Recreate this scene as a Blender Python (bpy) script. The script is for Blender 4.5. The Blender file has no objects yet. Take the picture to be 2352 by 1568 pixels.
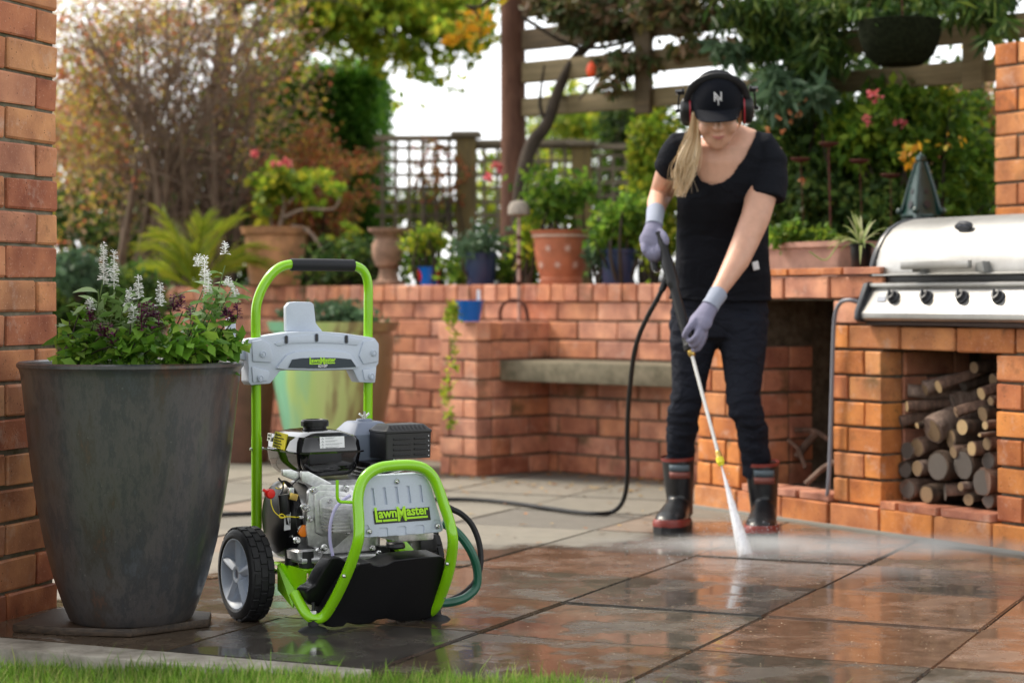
import bpy, math, random
import numpy as np
from mathutils import Vector, Matrix, noise
from math import radians, sin, cos, pi, sqrt
random.seed(7); RNG = np.random.default_rng(7)
scn = bpy.context.scene
COL = scn.collection
# ------------------------------------------------------------------ camera
F = 4573.0; CX = 1176.0; HY = 690.0; H = 0.80      # 70 mm lens on a 2352 px wide frame, eye 0.8 m up
cd = bpy.data.cameras.new('camera'); cam = bpy.data.objects.new('camera', cd); COL.objects.link(cam)
cam.location = (0, 0, H); cam.rotation_euler = (radians(90), 0, 0)
cd.sensor_width = 36; cd.lens = 70; cd.shift_y = -(784 - HY) / 2352.0
cd.clip_start = 0.05; cd.clip_end = 2000
cd.dof.use_dof = True; cd.dof.focus_distance = 4.90; cd.dof.aperture_fstop = 3.1; cd.dof.aperture_blades = 0
scn.camera = cam
# ------------------------------------------------------------------ world, sun, exposure
SUN_EL, SUN_AZ = radians(50), radians(-62)          # azimuth measured from +Y clockwise: light from behind-left of the camera
w = bpy.data.worlds.new('World'); scn.world = w; w.use_nodes = True
nt = w.node_tree; nt.nodes.clear()
sky = nt.nodes.new('ShaderNodeTexSky'); sky.sky_type = 'NISHITA'; sky.sun_disc = False
sky.sun_elevation = SUN_EL; sky.sun_rotation = SUN_AZ; sky.air_density = 1.0; sky.dust_density = 1.0; sky.ozone_density = 1.0
hs = nt.nodes.new('ShaderNodeHueSaturation'); hs.inputs['Saturation'].default_value = 0.10
bg = nt.nodes.new('ShaderNodeBackground'); bg.inputs['Strength'].default_value = 0.11
ow = nt.nodes.new('ShaderNodeOutputWorld')
nt.links.new(sky.outputs[0], hs.inputs['Color']); nt.links.new(hs.outputs[0], bg.inputs[0]); nt.links.new(bg.outputs[0], ow.inputs[0])
sd = bpy.data.lights.new('sun', 'SUN'); sun = bpy.data.objects.new('sun', sd); COL.objects.link(sun)
sd.energy = 1.5; sd.angle = radians(14); sd.color = (1.0, 0.90, 0.74)
sdir = Vector((sin(SUN_AZ) * cos(SUN_EL), cos(SUN_AZ) * cos(SUN_EL), sin(SUN_EL)))
sun.rotation_euler = sdir.to_track_quat('Z', 'Y').to_euler()
scn.view_settings.view_transform = 'Standard'; scn.view_settings.look = 'None'
scn.view_settings.exposure = 1.72; scn.view_settings.gamma = 1.0; scn.view_settings.use_curve_mapping = False
scn.render.engine = 'CYCLES'
cy = scn.cycles
cy.max_bounces = 7; cy.diffuse_bounces = 3; cy.glossy_bounces = 4; cy.transmission_bounces = 6; cy.transparent_max_bounces = 10
cy.volume_bounces = 0; cy.use_denoising = True; cy.sample_clamp_indirect = 6.0; cy.caustics_reflective = False; cy.caustics_refractive = False
cy.volume_step_rate = 2.0
# ------------------------------------------------------------------ geometry of the view
def at(px, py, Y): return Vector(((px - CX) / F * Y, Y, H - (py - HY) / F * Y))
def g(px, py, z=0.0):
    Y = (H - z) * F / (py - HY); return Vector(((px - CX) / F * Y, Y, z))
class Fr:                                             # a frame standing on the ground, turned about the vertical
    def __init__(s, ox, oy, ang, oz=0):
        s.o = Vector((ox, oy, oz)); s.a = ang; s.M = Matrix.Translation(s.o) @ Matrix.Rotation(ang, 4, 'Z'); s.I = s.M.inverted()
    def w(s, x, y, z=0): return s.M @ Vector((x, y, z))
    def l(s, p): return s.I @ Vector(p)
    def _hit(s, px, py, ax, val):
        c = s.I @ Vector((0, 0, H)); d = (s.I.to_3x3() @ Vector(((px - CX) / F, 1, -(py - HY) / F)))
        t = (val - c[ax]) / d[ax]; return c + d * t
    def px(s, px, py, x): return s._hit(px, py, 0, x)
    def py(s, px, py, y): return s._hit(px, py, 1, y)
    def pz(s, px, py, z): return s._hit(px, py, 2, z)
FW = Fr(-.48, 4.81, radians(31))                      # pressure washer
FB = Fr(.7185, 7.735, math.atan2(-.848, .53))         # barbecue block
FK = Fr(.178, 9.36, radians(-45))                     # garden wall with pier and bench
FP = Fr(-1.192, 5.226, math.atan2(.947, .322))        # pillar
# ------------------------------------------------------------------ object helpers
WMAT = {}
def setp(o, label=None, cat=None, group=None, kind=None):
    if label: o['label'] = label
    if cat: o['category'] = cat
    if group: o['group'] = group
    if kind: o['kind'] = kind
    return o
def thing(name, label, cat, loc=(0, 0, 0), rz=0.0, group=None, kind=None, fr=None):
    if fr is not None: loc, rz = fr.o, fr.a
    o = bpy.data.objects.new(name, None); COL.objects.link(o); o.empty_display_size = .05
    o.location = loc; o.rotation_euler = (0, 0, rz); WMAT[o.name] = Matrix.Translation(Vector(loc)) @ Matrix.Rotation(rz, 4, 'Z')
    return setp(o, label, cat, group, kind)
def wm(o): return WMAT.get(o.name, Matrix.Identity(4)) if o is not None else Matrix.Identity(4)
def link(name, me, parent=None, label=None):
    o = bpy.data.objects.new(name, me); COL.objects.link(o)
    if parent is not None: o.parent = parent
    WMAT[o.name] = wm(parent)
    if label: o['label'] = label
    return o
def sharp(me, ang=35):
    n = len(me.polygons); me.polygons.foreach_set('use_smooth', [True] * n)
    me.set_sharp_from_angle(angle=radians(ang))
def evald(o):                                          # bake the modifiers of o into its mesh
    dg = bpy.context.evaluated_depsgraph_get(); me = bpy.data.meshes.new_from_object(o.evaluated_get(dg))
    old = o.data; o.modifiers.clear(); o.data = me; bpy.data.meshes.remove(old); return o
class MB:
    def __init__(s): s.v = []; s.f = []; s.mi = []; s.m = 0
    def add(s, vs, fs):
        b = len(s.v); s.v += [tuple(v) for v in vs]; s.f += [tuple(i + b for i in f) for f in fs]; s.mi += [s.m] * len(fs); return s
    def box(s, c, size, R=None):
        hx, hy, hz = [k / 2 for k in size]
        vs = [Vector((x, y, z)) for z in (-hz, hz) for y in (-hy, hy) for x in (-hx, hx)]
        if R is not None: vs = [R @ v for v in vs]
        c = Vector(c)
        return s.add([v + c for v in vs], [(0, 2, 3, 1), (4, 5, 7, 6), (0, 1, 5, 4), (2, 6, 7, 3), (0, 4, 6, 2), (1, 3, 7, 5)])
    def box2(s, a, b):
        return s.box([(a[i] + b[i]) / 2 for i in range(3)], [abs(b[i] - a[i]) for i in range(3)])
    def loft(s, rings, cap=True, closed=True):
        n = len(rings[0]); vs = [v for r in rings for v in r]; fs = []
        for i in range(len(rings) - 1):
            for j in range(n if closed else n - 1):
                k = (j + 1) % n; fs.append((i * n + j, i * n + k, (i + 1) * n + k, (i + 1) * n + j))
        if cap: fs.append(tuple(range(n))[::-1]); fs.append(tuple(range((len(rings) - 1) * n, len(rings) * n)))
        return s.add(vs, fs)
    def tube(s, path, r, n=8, cap=True, ref=(1, 0.03, 0.02), dome=0):
        P = [Vector(p) for p in path]; rs = r if isinstance(r, (list, tuple)) and len(r) == len(P) and not (len(P) == 2 and isinstance(r, tuple)) else [r] * len(P)
        if dome:
            e = [(0.0, .0), (.35, .55), (.7, .85)]
            def rr(q, k): return (q[0] * k, q[1] * k) if isinstance(q, tuple) else q * k
            def mx(q): return max(q) if isinstance(q, tuple) else q
            d0 = (P[0] - P[1]).normalized(); d1 = (P[-1] - P[-2]).normalized()
            A = [(P[0] + d0 * mx(rs[0]) * dome * (1 - a), rr(rs[0], max(b, .05))) for a, b in e]
            B = [(P[-1] + d1 * mx(rs[-1]) * dome * (1 - a), rr(rs[-1], max(b, .05))) for a, b in e][::-1]
            P = [a for a, _ in A] + P + [a for a, _ in B]; rs = [b for _, b in A] + list(rs) + [b for _, b in B]
        ref = Vector(ref); rings = []; side = None
        for i, p in enumerate(P):
            t = (P[min(i + 1, len(P) - 1)] - P[max(i - 1, 0)])
            t = t.normalized() if t.length > 1e-9 else Vector((0, 0, 1))
            q = ref if side is None else side
            q = q - t * q.dot(t)
            if q.length < 1e-3: q = Vector((0, 0, 1)) - t * t.z
            q.normalize(); side = q; b = t.cross(q)
            rx, ry = rs[i] if isinstance(rs[i], (tuple, list)) else (rs[i], rs[i])
            rings.append([p + q * (cos(2 * pi * j / n) * rx) + b * (sin(2 * pi * j / n) * ry) for j in range(n)])
        return s.loft(rings, cap)
    def lathe(s, prof, n=32, c=(0, 0, 0), axis='Z', rmod=None, cap=True):
        rings = []
        for r, z in prof:
            ring = []
            for j in range(n):
                a = 2 * pi * j / n; q = r * (rmod(a, z) if rmod else 1)
                x, y = q * cos(a), q * sin(a)
                v = {'Z': (x, y, z), 'X': (z, x, y), 'Y': (x, z, y)}[axis]
                ring.append((v[0] + c[0], v[1] + c[1], v[2] + c[2]))
            rings.append(ring if axis != 'Y' else ring[::-1])
        return s.loft(rings, cap)
    def prism(s, front, ext):
        n = len(front); e = Vector(ext) if not isinstance(ext, list) else None
        back = [Vector(p) + (e if e is not None else Vector(ext[i])) for i, p in enumerate(front)]
        return s.add(list(front) + back, [tuple(range(n)), tuple(range(n, 2 * n))[::-1]] + [((i + 1) % n, i, n + i, n + (i + 1) % n) for i in range(n)])
    def sphere(s, c, r, n=10, m=6, sc=(1, 1, 1)):
        c = Vector(c); rings = []
        for i in range(1, m):
            ph = pi * i / m
            rings.append([c + Vector((r * sin(ph) * cos(2 * pi * j / n) * sc[0], r * sin(ph) * sin(2 * pi * j / n) * sc[1], -r * cos(ph) * sc[2])) for j in range(n)])
        return s.loft(rings)
    def build(s, name, mat=None, parent=None, world=False, smooth=35, bevel=0, label=None, fix=True, seg=2):
        vs = s.v
        if world:
            I = wm(parent).inverted(); vs = [tuple(I @ Vector(v)) for v in vs]
        me = bpy.data.meshes.new(name); me.from_pydata(vs, [], s.f)
        mats = mat if isinstance(mat, (list, tuple)) else [mat]
        for m in mats: me.materials.append(m)
        if len(mats) > 1: me.polygons.foreach_set('material_index', s.mi)
        if fix:
            import bmesh
            bm = bmesh.new(); bm.from_mesh(me); bmesh.ops.recalc_face_normals(bm, faces=bm.faces)
            if bevel:
                eds = [e for e in bm.edges if len(e.link_faces) == 2 and e.calc_face_angle(0) > radians(30)]
                bmesh.ops.bevel(bm, geom=eds, offset=bevel, segments=seg, profile=.6, affect='EDGES', clamp_overlap=True)
            bm.to_mesh(me); bm.free()
        me.update()
        if smooth: sharp(me, smooth)
        return link(name, me, parent, label)
def cat_rom(pts, k=6):
    P = [Vector(p) for p in pts]; P = [P[0] * 2 - P[1]] + P + [P[-1] * 2 - P[-2]]; out = []
    for i in range(1, len(P) - 2):
        for j in range(k):
            t = j / k; a, b, c, d = P[i - 1], P[i], P[i + 1], P[i + 2]
            out.append(.5 * ((2 * b) + (c - a) * t + (2 * a - 5 * b + 4 * c - d) * t * t + (3 * b - a - 3 * c + d) * t ** 3))
    out.append(P[-2]); return out
def rrect(x0, x1, y0, y1, rad, z, k=4):
    out = []; rad = min(rad, (x1 - x0) / 2 - 1e-4, (y1 - y0) / 2 - 1e-4)
    for cx, cyy, a0 in ((x1 - rad, y1 - rad, 0), (x0 + rad, y1 - rad, 90), (x0 + rad, y0 + rad, 180), (x1 - rad, y0 + rad, 270)):
        for i in range(k + 1):
            a = radians(a0 + 90 * i / k); out.append(Vector((cx + rad * cos(a), cyy + rad * sin(a), z)))
    return out
def text_mesh(txt, size, ext=.0006, off=0.0, align='CENTER', sx=1.0):
    cu = bpy.data.curves.new('text', 'FONT'); cu.body = txt; cu.size = size; cu.extrude = ext; cu.offset = off; cu.align_x = align; cu.resolution_u = 3
    o = bpy.data.objects.new('text', cu); COL.objects.link(o); bpy.context.view_layer.update()
    dg = bpy.context.evaluated_depsgraph_get(); me = bpy.data.meshes.new_from_object(o.evaluated_get(dg))
    bpy.data.objects.remove(o); bpy.data.curves.remove(cu)
    if sx != 1.0:
        for v in me.vertices: v.co.x *= sx
    return me
def text(name, txt, size, mat, parent, origin, ux, uy, ext=.0006, off=0.0, align='CENTER', sx=1.0):
    me = text_mesh(txt, size, ext, off, align, sx); me.materials.clear(); me.materials.append(mat)
    ux = Vector(ux).normalized(); uy = Vector(uy); uy = (uy - ux * uy.dot(ux)).normalized(); n = ux.cross(uy)
    M = Matrix((ux, uy, n)).transposed().to_4x4(); M.translation = Vector(origin)
    me.transform(M); o = link(name, me, parent); return o
# ------------------------------------------------------------------ materials
def N(nt, t, **k):
    n = nt.nodes.new(t)
    for a, b in k.items():
        if a.startswith('i_'): n.inputs[a[2:].replace('_', ' ')].default_value = b
        else: setattr(n, a, b)
    return n
def mat(name, col=(.5, .5, .5), rough=.5, metal=0.0, **k):
    m = bpy.data.materials.new(name); m.use_nodes = True; b = m.node_tree.nodes['Principled BSDF']
    b.inputs['Base Color'].default_value = (*col, 1); b.inputs['Roughness'].default_value = rough; b.inputs['Metallic'].default_value = metal
    for a, v in k.items(): b.inputs[a.replace('_', ' ')].default_value = v
    return m
def ramp(nt, stops, interp='LINEAR'):
    r = nt.nodes.new('ShaderNodeValToRGB'); r.color_ramp.interpolation = interp; e = r.color_ramp.elements
    while len(e) < len(stops): e.new(.5)
    for i, (p, c) in enumerate(stops): e[i].position = p; e[i].color = (*c, 1) if len(c) == 3 else c
    return r
def grain(m, amt=.25, scale=60, bump=.15, rvar=.15, dist=.002, detail=6, coord='Object', second=None):
    """mottle the colour and roughness of a plain material and give it fine relief"""
    nt = m.node_tree; b = nt.nodes['Principled BSDF']; L = nt.links.new
    tc = N(nt, 'ShaderNodeTexCoord'); nz = N(nt, 'ShaderNodeTexNoise'); nz.inputs['Scale'].default_value = scale; nz.inputs['Detail'].default_value = detail; nz.inputs['Roughness'].default_value = .65
    L(tc.outputs[coord], nz.inputs['Vector'])
    c = b.inputs['Base Color'].default_value[:3]
    lo = tuple(x * (1 - amt) for x in c); hi = tuple(min(1, x * (1 + amt)) for x in c)
    if second: lo = second
    r = ramp(nt, [(.32, lo), (.68, hi)]); L(nz.outputs[0], r.inputs[0]); L(r.outputs[0], b.inputs['Base Color'])
    ro = b.inputs['Roughness'].default_value
    mr = N(nt, 'ShaderNodeMapRange'); mr.inputs[3].default_value = max(.02, ro - rvar); mr.inputs[4].default_value = min(1, ro + rvar)
    n2 = N(nt, 'ShaderNodeTexNoise'); n2.inputs['Scale'].default_value = scale * .37; n2.inputs['Detail'].default_value = 4; L(tc.outputs[coord], n2.inputs['Vector'])
    L(n2.outputs[0], mr.inputs[0]); L(mr.outputs[0], b.inputs['Roughness'])
    if bump:
        bp = N(nt, 'ShaderNodeBump'); bp.inputs['Strength'].default_value = bump; bp.inputs['Distance'].default_value = dist
        L(nz.outputs[0], bp.inputs['Height']); L(bp.outputs[0], b.inputs['Normal'])
    return m
def brick_mat(name, cols, wet_z=None, moss=.0, dark=1.0):
    m = bpy.data.materials.new(name); m.use_nodes = True; nt = m.node_tree; L = nt.links.new; b = nt.nodes['Principled BSDF']
    oi = N(nt, 'ShaderNodeObjectInfo'); tc = N(nt, 'ShaderNodeTexCoord'); geo = N(nt, 'ShaderNodeNewGeometry')
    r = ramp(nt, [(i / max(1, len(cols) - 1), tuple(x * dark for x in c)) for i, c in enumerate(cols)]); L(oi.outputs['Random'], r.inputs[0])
    va = N(nt, 'ShaderNodeVectorMath', operation='ADD'); sc = N(nt, 'ShaderNodeVectorMath', operation='SCALE'); sc.inputs['Scale'].default_value = 1
    L(geo.outputs['Position'], va.inputs[0]); L(oi.outputs['Location'], va.inputs[1])
    n1 = N(nt, 'ShaderNodeTexNoise'); n1.inputs['Scale'].default_value = 9; n1.inputs['Detail'].default_value = 5; L(va.outputs[0], n1.inputs['Vector'])
    n2 = N(nt, 'ShaderNodeTexNoise'); n2.inputs['Scale'].default_value = 160; n2.inputs['Detail'].default_value = 3; L(va.outputs[0], n2.inputs['Vector'])
    vo = N(nt, 'ShaderNodeTexVoronoi'); vo.inputs['Scale'].default_value = 95; L(va.outputs[0], vo.inputs['Vector'])
    hv = N(nt, 'ShaderNodeHueSaturation'); mr = N(nt, 'ShaderNodeMapRange'); mr.inputs[1].default_value = .25; mr.inputs[2].default_value = .75; mr.inputs[3].default_value = .55; mr.inputs[4].default_value = 1.35
    L(n1.outputs[0], mr.inputs[0]); L(mr.outputs[0], hv.inputs['Value']); L(r.outputs[0], hv.inputs['Color'])
    mh = N(nt, 'ShaderNodeMapRange'); mh.inputs[3].default_value = .485; mh.inputs[4].default_value = .515; L(n1.outputs[0], mh.inputs[0]); L(mh.outputs[0], hv.inputs['Hue'])
    # dark pits and pale specks
    pit = ramp(nt, [(.0, (1, 1, 1)), (.13, (1, 1, 1)), (.20, (0, 0, 0))]); L(vo.outputs['Distance'], pit.inputs[0])
    gate = ramp(nt, [(.52, (0, 0, 0)), (.6, (1, 1, 1))]); n3 = N(nt, 'ShaderNodeTexNoise'); n3.inputs['Scale'].default_value = 30; L(va.outputs[0], n3.inputs['Vector']); L(n3.outputs[0], gate.inputs[0])
    mu = N(nt, 'ShaderNodeMath', operation='MULTIPLY'); L(pit.outputs[0], mu.inputs[0]); L(gate.outputs[0], mu.inputs[1])
    mx = N(nt, 'ShaderNodeMixRGB'); mx.inputs[2].default_value = (.06, .025, .015, 1); L(mu.outputs[0], mx.inputs[0]); L(hv.outputs[0], mx.inputs[1])
    pale = ramp(nt, [(.62, (0, 0, 0)), (.75, (.55, .55, .55))]); L(n2.outputs[0], pale.inputs[0])
    mx2 = N(nt, 'ShaderNodeMixRGB'); mx2.inputs[2].default_value = (.72, .45, .32, 1); L(pale.outputs[0], mx2.inputs[0]); L(mx.outputs[0], mx2.inputs[1])
    ef = N(nt, 'ShaderNodeTexNoise'); ef.inputs['Scale'].default_value = 13; ef.inputs['Detail'].default_value = 9; ef.inputs['Roughness'].default_value = .72; L(geo.outputs['Position'], ef.inputs['Vector'])
    er = ramp(nt, [(.56, (0, 0, 0)), (.72, (.5, .5, .5))]); L(ef.outputs[0], er.inputs[0]); mE = N(nt, 'ShaderNodeMixRGB'); mE.inputs[2].default_value = tuple(x * dark for x in (.62, .47, .38)) + (1,); L(er.outputs[0], mE.inputs[0]); L(mx2.outputs[0], mE.inputs[1])
    sr = ramp(nt, [(.30, (.6, .6, .6)), (.42, (0, 0, 0))]); L(ef.outputs[0], sr.inputs[0]); mS = N(nt, 'ShaderNodeMixRGB'); mS.inputs[2].default_value = (.09, .05, .03, 1); L(sr.outputs[0], mS.inputs[0]); L(mE.outputs[0], mS.inputs[1])
    last = mS
    if moss:
        mg = ramp(nt, [(1 - moss - .12, (0, 0, 0)), (1 - moss, (.8, .8, .8))]); n4 = N(nt, 'ShaderNodeTexNoise'); n4.inputs['Scale'].default_value = 5; n4.inputs['Detail'].default_value = 8; L(va.outputs[0], n4.inputs['Vector']); L(n4.outputs[0], mg.inputs[0])
        m3 = N(nt, 'ShaderNodeMixRGB'); m3.inputs[2].default_value = (.07, .065, .03, 1); L(mg.outputs[0], m3.inputs[0]); L(last.outputs[0], m3.inputs[1]); last = m3
    b.inputs['Roughness'].default_value = .78; b.inputs['Specular IOR Level'].default_value = .25
    if wet_z:                                          # splashed by the washer: darker and smoother low down
        sx = N(nt, 'ShaderNodeSeparateXYZ'); L(geo.outputs['Position'], sx.inputs[0])
        ad = N(nt, 'ShaderNodeMath', operation='MULTIPLY_ADD'); ad.inputs[1].default_value = .5; L(n1.outputs[0], ad.inputs[0]); L(sx.outputs[2], ad.inputs[2])
        wr = N(nt, 'ShaderNodeMapRange'); wr.inputs[1].default_value = wet_z + .05; wr.inputs[2].default_value = wet_z + .45; wr.inputs[3].default_value = 1; wr.inputs[4].default_value = 0; L(ad.outputs[0], wr.inputs[0])
        m4 = N(nt, 'ShaderNodeMixRGB', blend_type='MULTIPLY'); m4.inputs[2].default_value = (.62, .47, .40, 1); L(wr.outputs[0], m4.inputs[0]); L(last.outputs[0], m4.inputs[1]); last = m4
        rr = N(nt, 'ShaderNodeMapRange'); rr.inputs[3].default_value = .78; rr.inputs[4].default_value = .42; L(wr.outputs[0], rr.inputs[0]); L(rr.outputs[0], b.inputs['Roughness'])
    L(last.outputs[0], b.inputs['Base Color'])
    ma = N(nt, 'ShaderNodeMath', operation='MULTIPLY_ADD'); ma.inputs[1].default_value = -1.2; L(mu.outputs[0], ma.inputs[0]); L(n2.outputs[0], ma.inputs[2])
    bp = N(nt, 'ShaderNodeBump'); bp.inputs['Strength'].default_value = .35; bp.inputs['Distance'].default_value = .0025; L(ma.outputs[0], bp.inputs['Height']); L(bp.outputs[0], b.inputs['Normal'])
    return m
def leaf_mat(name, cols, transl=.4, rough=.5):
    m = bpy.data.materials.new(name); m.use_nodes = True; nt = m.node_tree; L = nt.links.new; b = nt.nodes['Principled BSDF']; out = nt.nodes['Material Output']
    geo = N(nt, 'ShaderNodeNewGeometry'); oi = N(nt, 'ShaderNodeObjectInfo')
    ad = N(nt, 'ShaderNodeMath', operation='ADD'); fr = N(nt, 'ShaderNodeMath', operation='FRACT'); L(geo.outputs['Random Per Island'], ad.inputs[0]); L(oi.outputs['Random'], ad.inputs[1]); L(ad.outputs[0], fr.inputs[0])
    r = ramp(nt, [(i / max(1, len(cols)), c) for i, c in enumerate(cols)], 'CONSTANT'); L(fr.outputs[0], r.inputs[0])
    nz = N(nt, 'ShaderNodeTexNoise'); nz.inputs['Scale'].default_value = 3.0; L(geo.outputs['Position'], nz.inputs['Vector'])
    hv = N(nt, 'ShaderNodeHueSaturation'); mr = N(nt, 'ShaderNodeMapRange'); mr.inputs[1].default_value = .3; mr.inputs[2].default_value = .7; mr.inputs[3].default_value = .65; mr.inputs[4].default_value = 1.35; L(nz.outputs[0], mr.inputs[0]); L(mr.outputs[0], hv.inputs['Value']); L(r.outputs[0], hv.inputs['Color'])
    L(hv.outputs[0], b.inputs['Base Color']); b.inputs['Roughness'].default_value = rough; b.inputs['Specular IOR Level'].default_value = .22
    tr = N(nt, 'ShaderNodeBsdfTranslucent'); L(hv.outputs[0], tr.inputs[0]); mx = N(nt, 'ShaderNodeMixShader'); mx.inputs[0].default_value = transl
    L(b.outputs[0], mx.inputs[1]); L(tr.outputs[0], mx.inputs[2]); L(mx.outputs[0], out.inputs[0]); return m
def bark_mat(name, a, b_, scale=14, bump=.6):
    m = mat(name, a, .85, 0, Specular_IOR_Level=.15); nt = m.node_tree; L = nt.links.new; b = nt.nodes['Principled BSDF']
    tc = N(nt, 'ShaderNodeTexCoord'); mp = N(nt, 'ShaderNodeMapping'); mp.inputs['Scale'].default_value = (1, 1, .25); L(tc.outputs['Object'], mp.inputs[0])
    nz = N(nt, 'ShaderNodeTexNoise'); nz.inputs['Scale'].default_value = scale; nz.inputs['Detail'].default_value = 8; nz.inputs['Roughness'].default_value = .7; L(mp.outputs[0], nz.inputs['Vector'])
    r = ramp(nt, [(.3, b_), (.7, a)]); L(nz.outputs[0], r.inputs[0]); L(r.outputs[0], b.inputs['Base Color'])
    bp = N(nt, 'ShaderNodeBump'); bp.inputs['Strength'].default_value = bump; bp.inputs['Distance'].default_value = .006; L(nz.outputs[0], bp.inputs['Height']); L(bp.outputs[0], b.inputs['Normal']); return m
def wood_mat(name, a, b_, axis=(1, 12, 12), rough=.75):
    m = mat(name, a, rough); nt = m.node_tree; L = nt.links.new; b = nt.nodes['Principled BSDF']
    tc = N(nt, 'ShaderNodeTexCoord'); mp = N(nt, 'ShaderNodeMapping'); mp.inputs['Scale'].default_value = axis; L(tc.outputs['Object'], mp.inputs[0])
    nz = N(nt, 'ShaderNodeTexNoise'); nz.inputs['Scale'].default_value = 4; nz.inputs['Detail'].default_value = 8; nz.inputs['Roughness'].default_value = .65; L(mp.outputs[0], nz.inputs['Vector'])
    r = ramp(nt, [(.3, b_), (.7, a)]); L(nz.outputs[0], r.inputs[0]); L(r.outputs[0], b.inputs['Base Color'])
    bp = N(nt, 'ShaderNodeBump'); bp.inputs['Strength'].default_value = .4; bp.inputs['Distance'].default_value = .003; L(nz.outputs[0], bp.inputs['Height']); L(bp.outputs[0], b.inputs['Normal']); return m
def slab_mat(name, wet, dry):
    """paving: soaked near the jet and the machine, dry at the far left and the near left corner"""
    m = mat(name, wet, .3); nt = m.node_tree; L = nt.links.new; b = nt.nodes['Principled BSDF']
    geo = N(nt, 'ShaderNodeNewGeometry'); oi = N(nt, 'ShaderNodeObjectInfo')
    def noise_(s, d=6, r=.6):
        n = N(nt, 'ShaderNodeTexNoise'); n.inputs['Scale'].default_value = s; n.inputs['Detail'].default_value = d; n.inputs['Roughness'].default_value = r; L(geo.outputs['Position'], n.inputs['Vector']); return n
    nA, nB, nC, nD = noise_(2.1), noise_(14), noise_(230, 3), noise_(5.0, 4)
    sx = N(nt, 'ShaderNodeSeparateXYZ'); L(geo.outputs['Position'], sx.inputs[0])
    def M_(op, a, c=None, v=None):
        n = N(nt, 'ShaderNodeMath', operation=op)
        for i, q in enumerate((a, c, v)):
            if q is None: continue
            if isinstance(q, (int, float)): n.inputs[i].default_value = q
            else: L(q, n.inputs[i])
        return n.outputs[0]
    # far side: dry when Y is large and X small ; near-left corner dry ; noisy boundary
    X, Yy = sx.outputs[0], sx.outputs[1]
    far = M_('SUBTRACT', Yy, M_('MULTIPLY_ADD', X, .75, 6.45))             # >0 far and left
    near = M_('MULTIPLY_ADD', M_('SUBTRACT', 4.38, Yy), 2.2, M_('MULTIPLY', M_('ADD', X, .86), -1.3))
    d = M_('MAXIMUM', far, near)
    d = M_('MULTIPLY_ADD', M_('SUBTRACT', nA.outputs[0], .5), 1.5, d)
    dr = N(nt, 'ShaderNodeMapRange'); dr.inputs[1].default_value = -.02; dr.inputs[2].default_value = .20; L(d, dr.inputs[0])
    # colours
    def var(c, k):
        r = ramp(nt, [(.3, tuple(x * (1 - k) for x in c)), (.7, tuple(min(1, x * (1 + k)) for x in c))]); L(nB.outputs[0], r.inputs[0]); return r
    cw, cdv = var(wet, .32), var(dry, .12)
    mx = N(nt, 'ShaderNodeMixRGB'); L(dr.outputs[0], mx.inputs[0]); L(cw.outputs[0], mx.inputs[1]); L(cdv.outputs[0], mx.inputs[2])
    hv = N(nt, 'ShaderNodeHueSaturation'); rv = N(nt, 'ShaderNodeMapRange'); rv.inputs[3].default_value = .8; rv.inputs[4].default_value = 1.2; L(oi.outputs['Random'], rv.inputs[0]); L(rv.outputs[0], hv.inputs['Value']); L(mx.outputs[0], hv.inputs['Color'])
    sp = ramp(nt, [(.60, (0, 0, 0)), (.72, (.5, .5, .5))]); L(nC.outputs[0], sp.inputs[0])
    m2 = N(nt, 'ShaderNodeMixRGB'); m2.inputs[2].default_value = (.42, .37, .30, 1); L(M_('MULTIPLY', sp.outputs[0], .55), m2.inputs[0]); L(hv.outputs[0], m2.inputs[1]); L(m2.outputs[0], b.inputs['Base Color'])  # pale grit flecks, also painting wet glints into the colour
    # film of water: smooth pools where nD is high
    pool = N(nt, 'ShaderNodeMapRange'); pool.inputs[1].default_value = .40; pool.inputs[2].default_value = .52; L(nD.outputs[0], pool.inputs[0])
    rw = N(nt, 'ShaderNodeMapRange'); rw.inputs[3].default_value = .30; rw.inputs[4].default_value = .07; L(pool.outputs[0], rw.inputs[0])
    rmx = N(nt, 'ShaderNodeMix'); L(dr.outputs[0], rmx.inputs[0]); L(rw.outputs[0], rmx.inputs[2]); rmx.inputs[3].default_value = .85; L(rmx.outputs[0], b.inputs['Roughness'])
    n5 = noise_(38, 2); n5s = M_('MULTIPLY', n5.outputs[0], .35)
    hgt = M_('ADD', M_('MULTIPLY', nC.outputs[0], M_('SUBTRACT', 2.6, M_('MULTIPLY', pool.outputs[0], 2.45))), n5s)
    bp = N(nt, 'ShaderNodeBump'); bp.inputs['Strength'].default_value = .30; bp.inputs['Distance'].default_value = .0014; L(hgt, bp.inputs['Height']); L(bp.outputs[0], b.inputs['Normal'])
    b.inputs['Specular IOR Level'].default_value = .62
    return m
BR = [(.50, .195, .095), (.58, .27, .13), (.43, .15, .08), (.60, .30, .165), (.47, .195, .12)]
BO = [(.52, .170, .050), (.62, .23, .065), (.42, .135, .045), (.58, .25, .10), (.46, .15, .065)]
BP = [(.54, .225, .130), (.66, .31, .20), (.44, .17, .105), (.58, .24, .125), (.50, .24, .17)]
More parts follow.
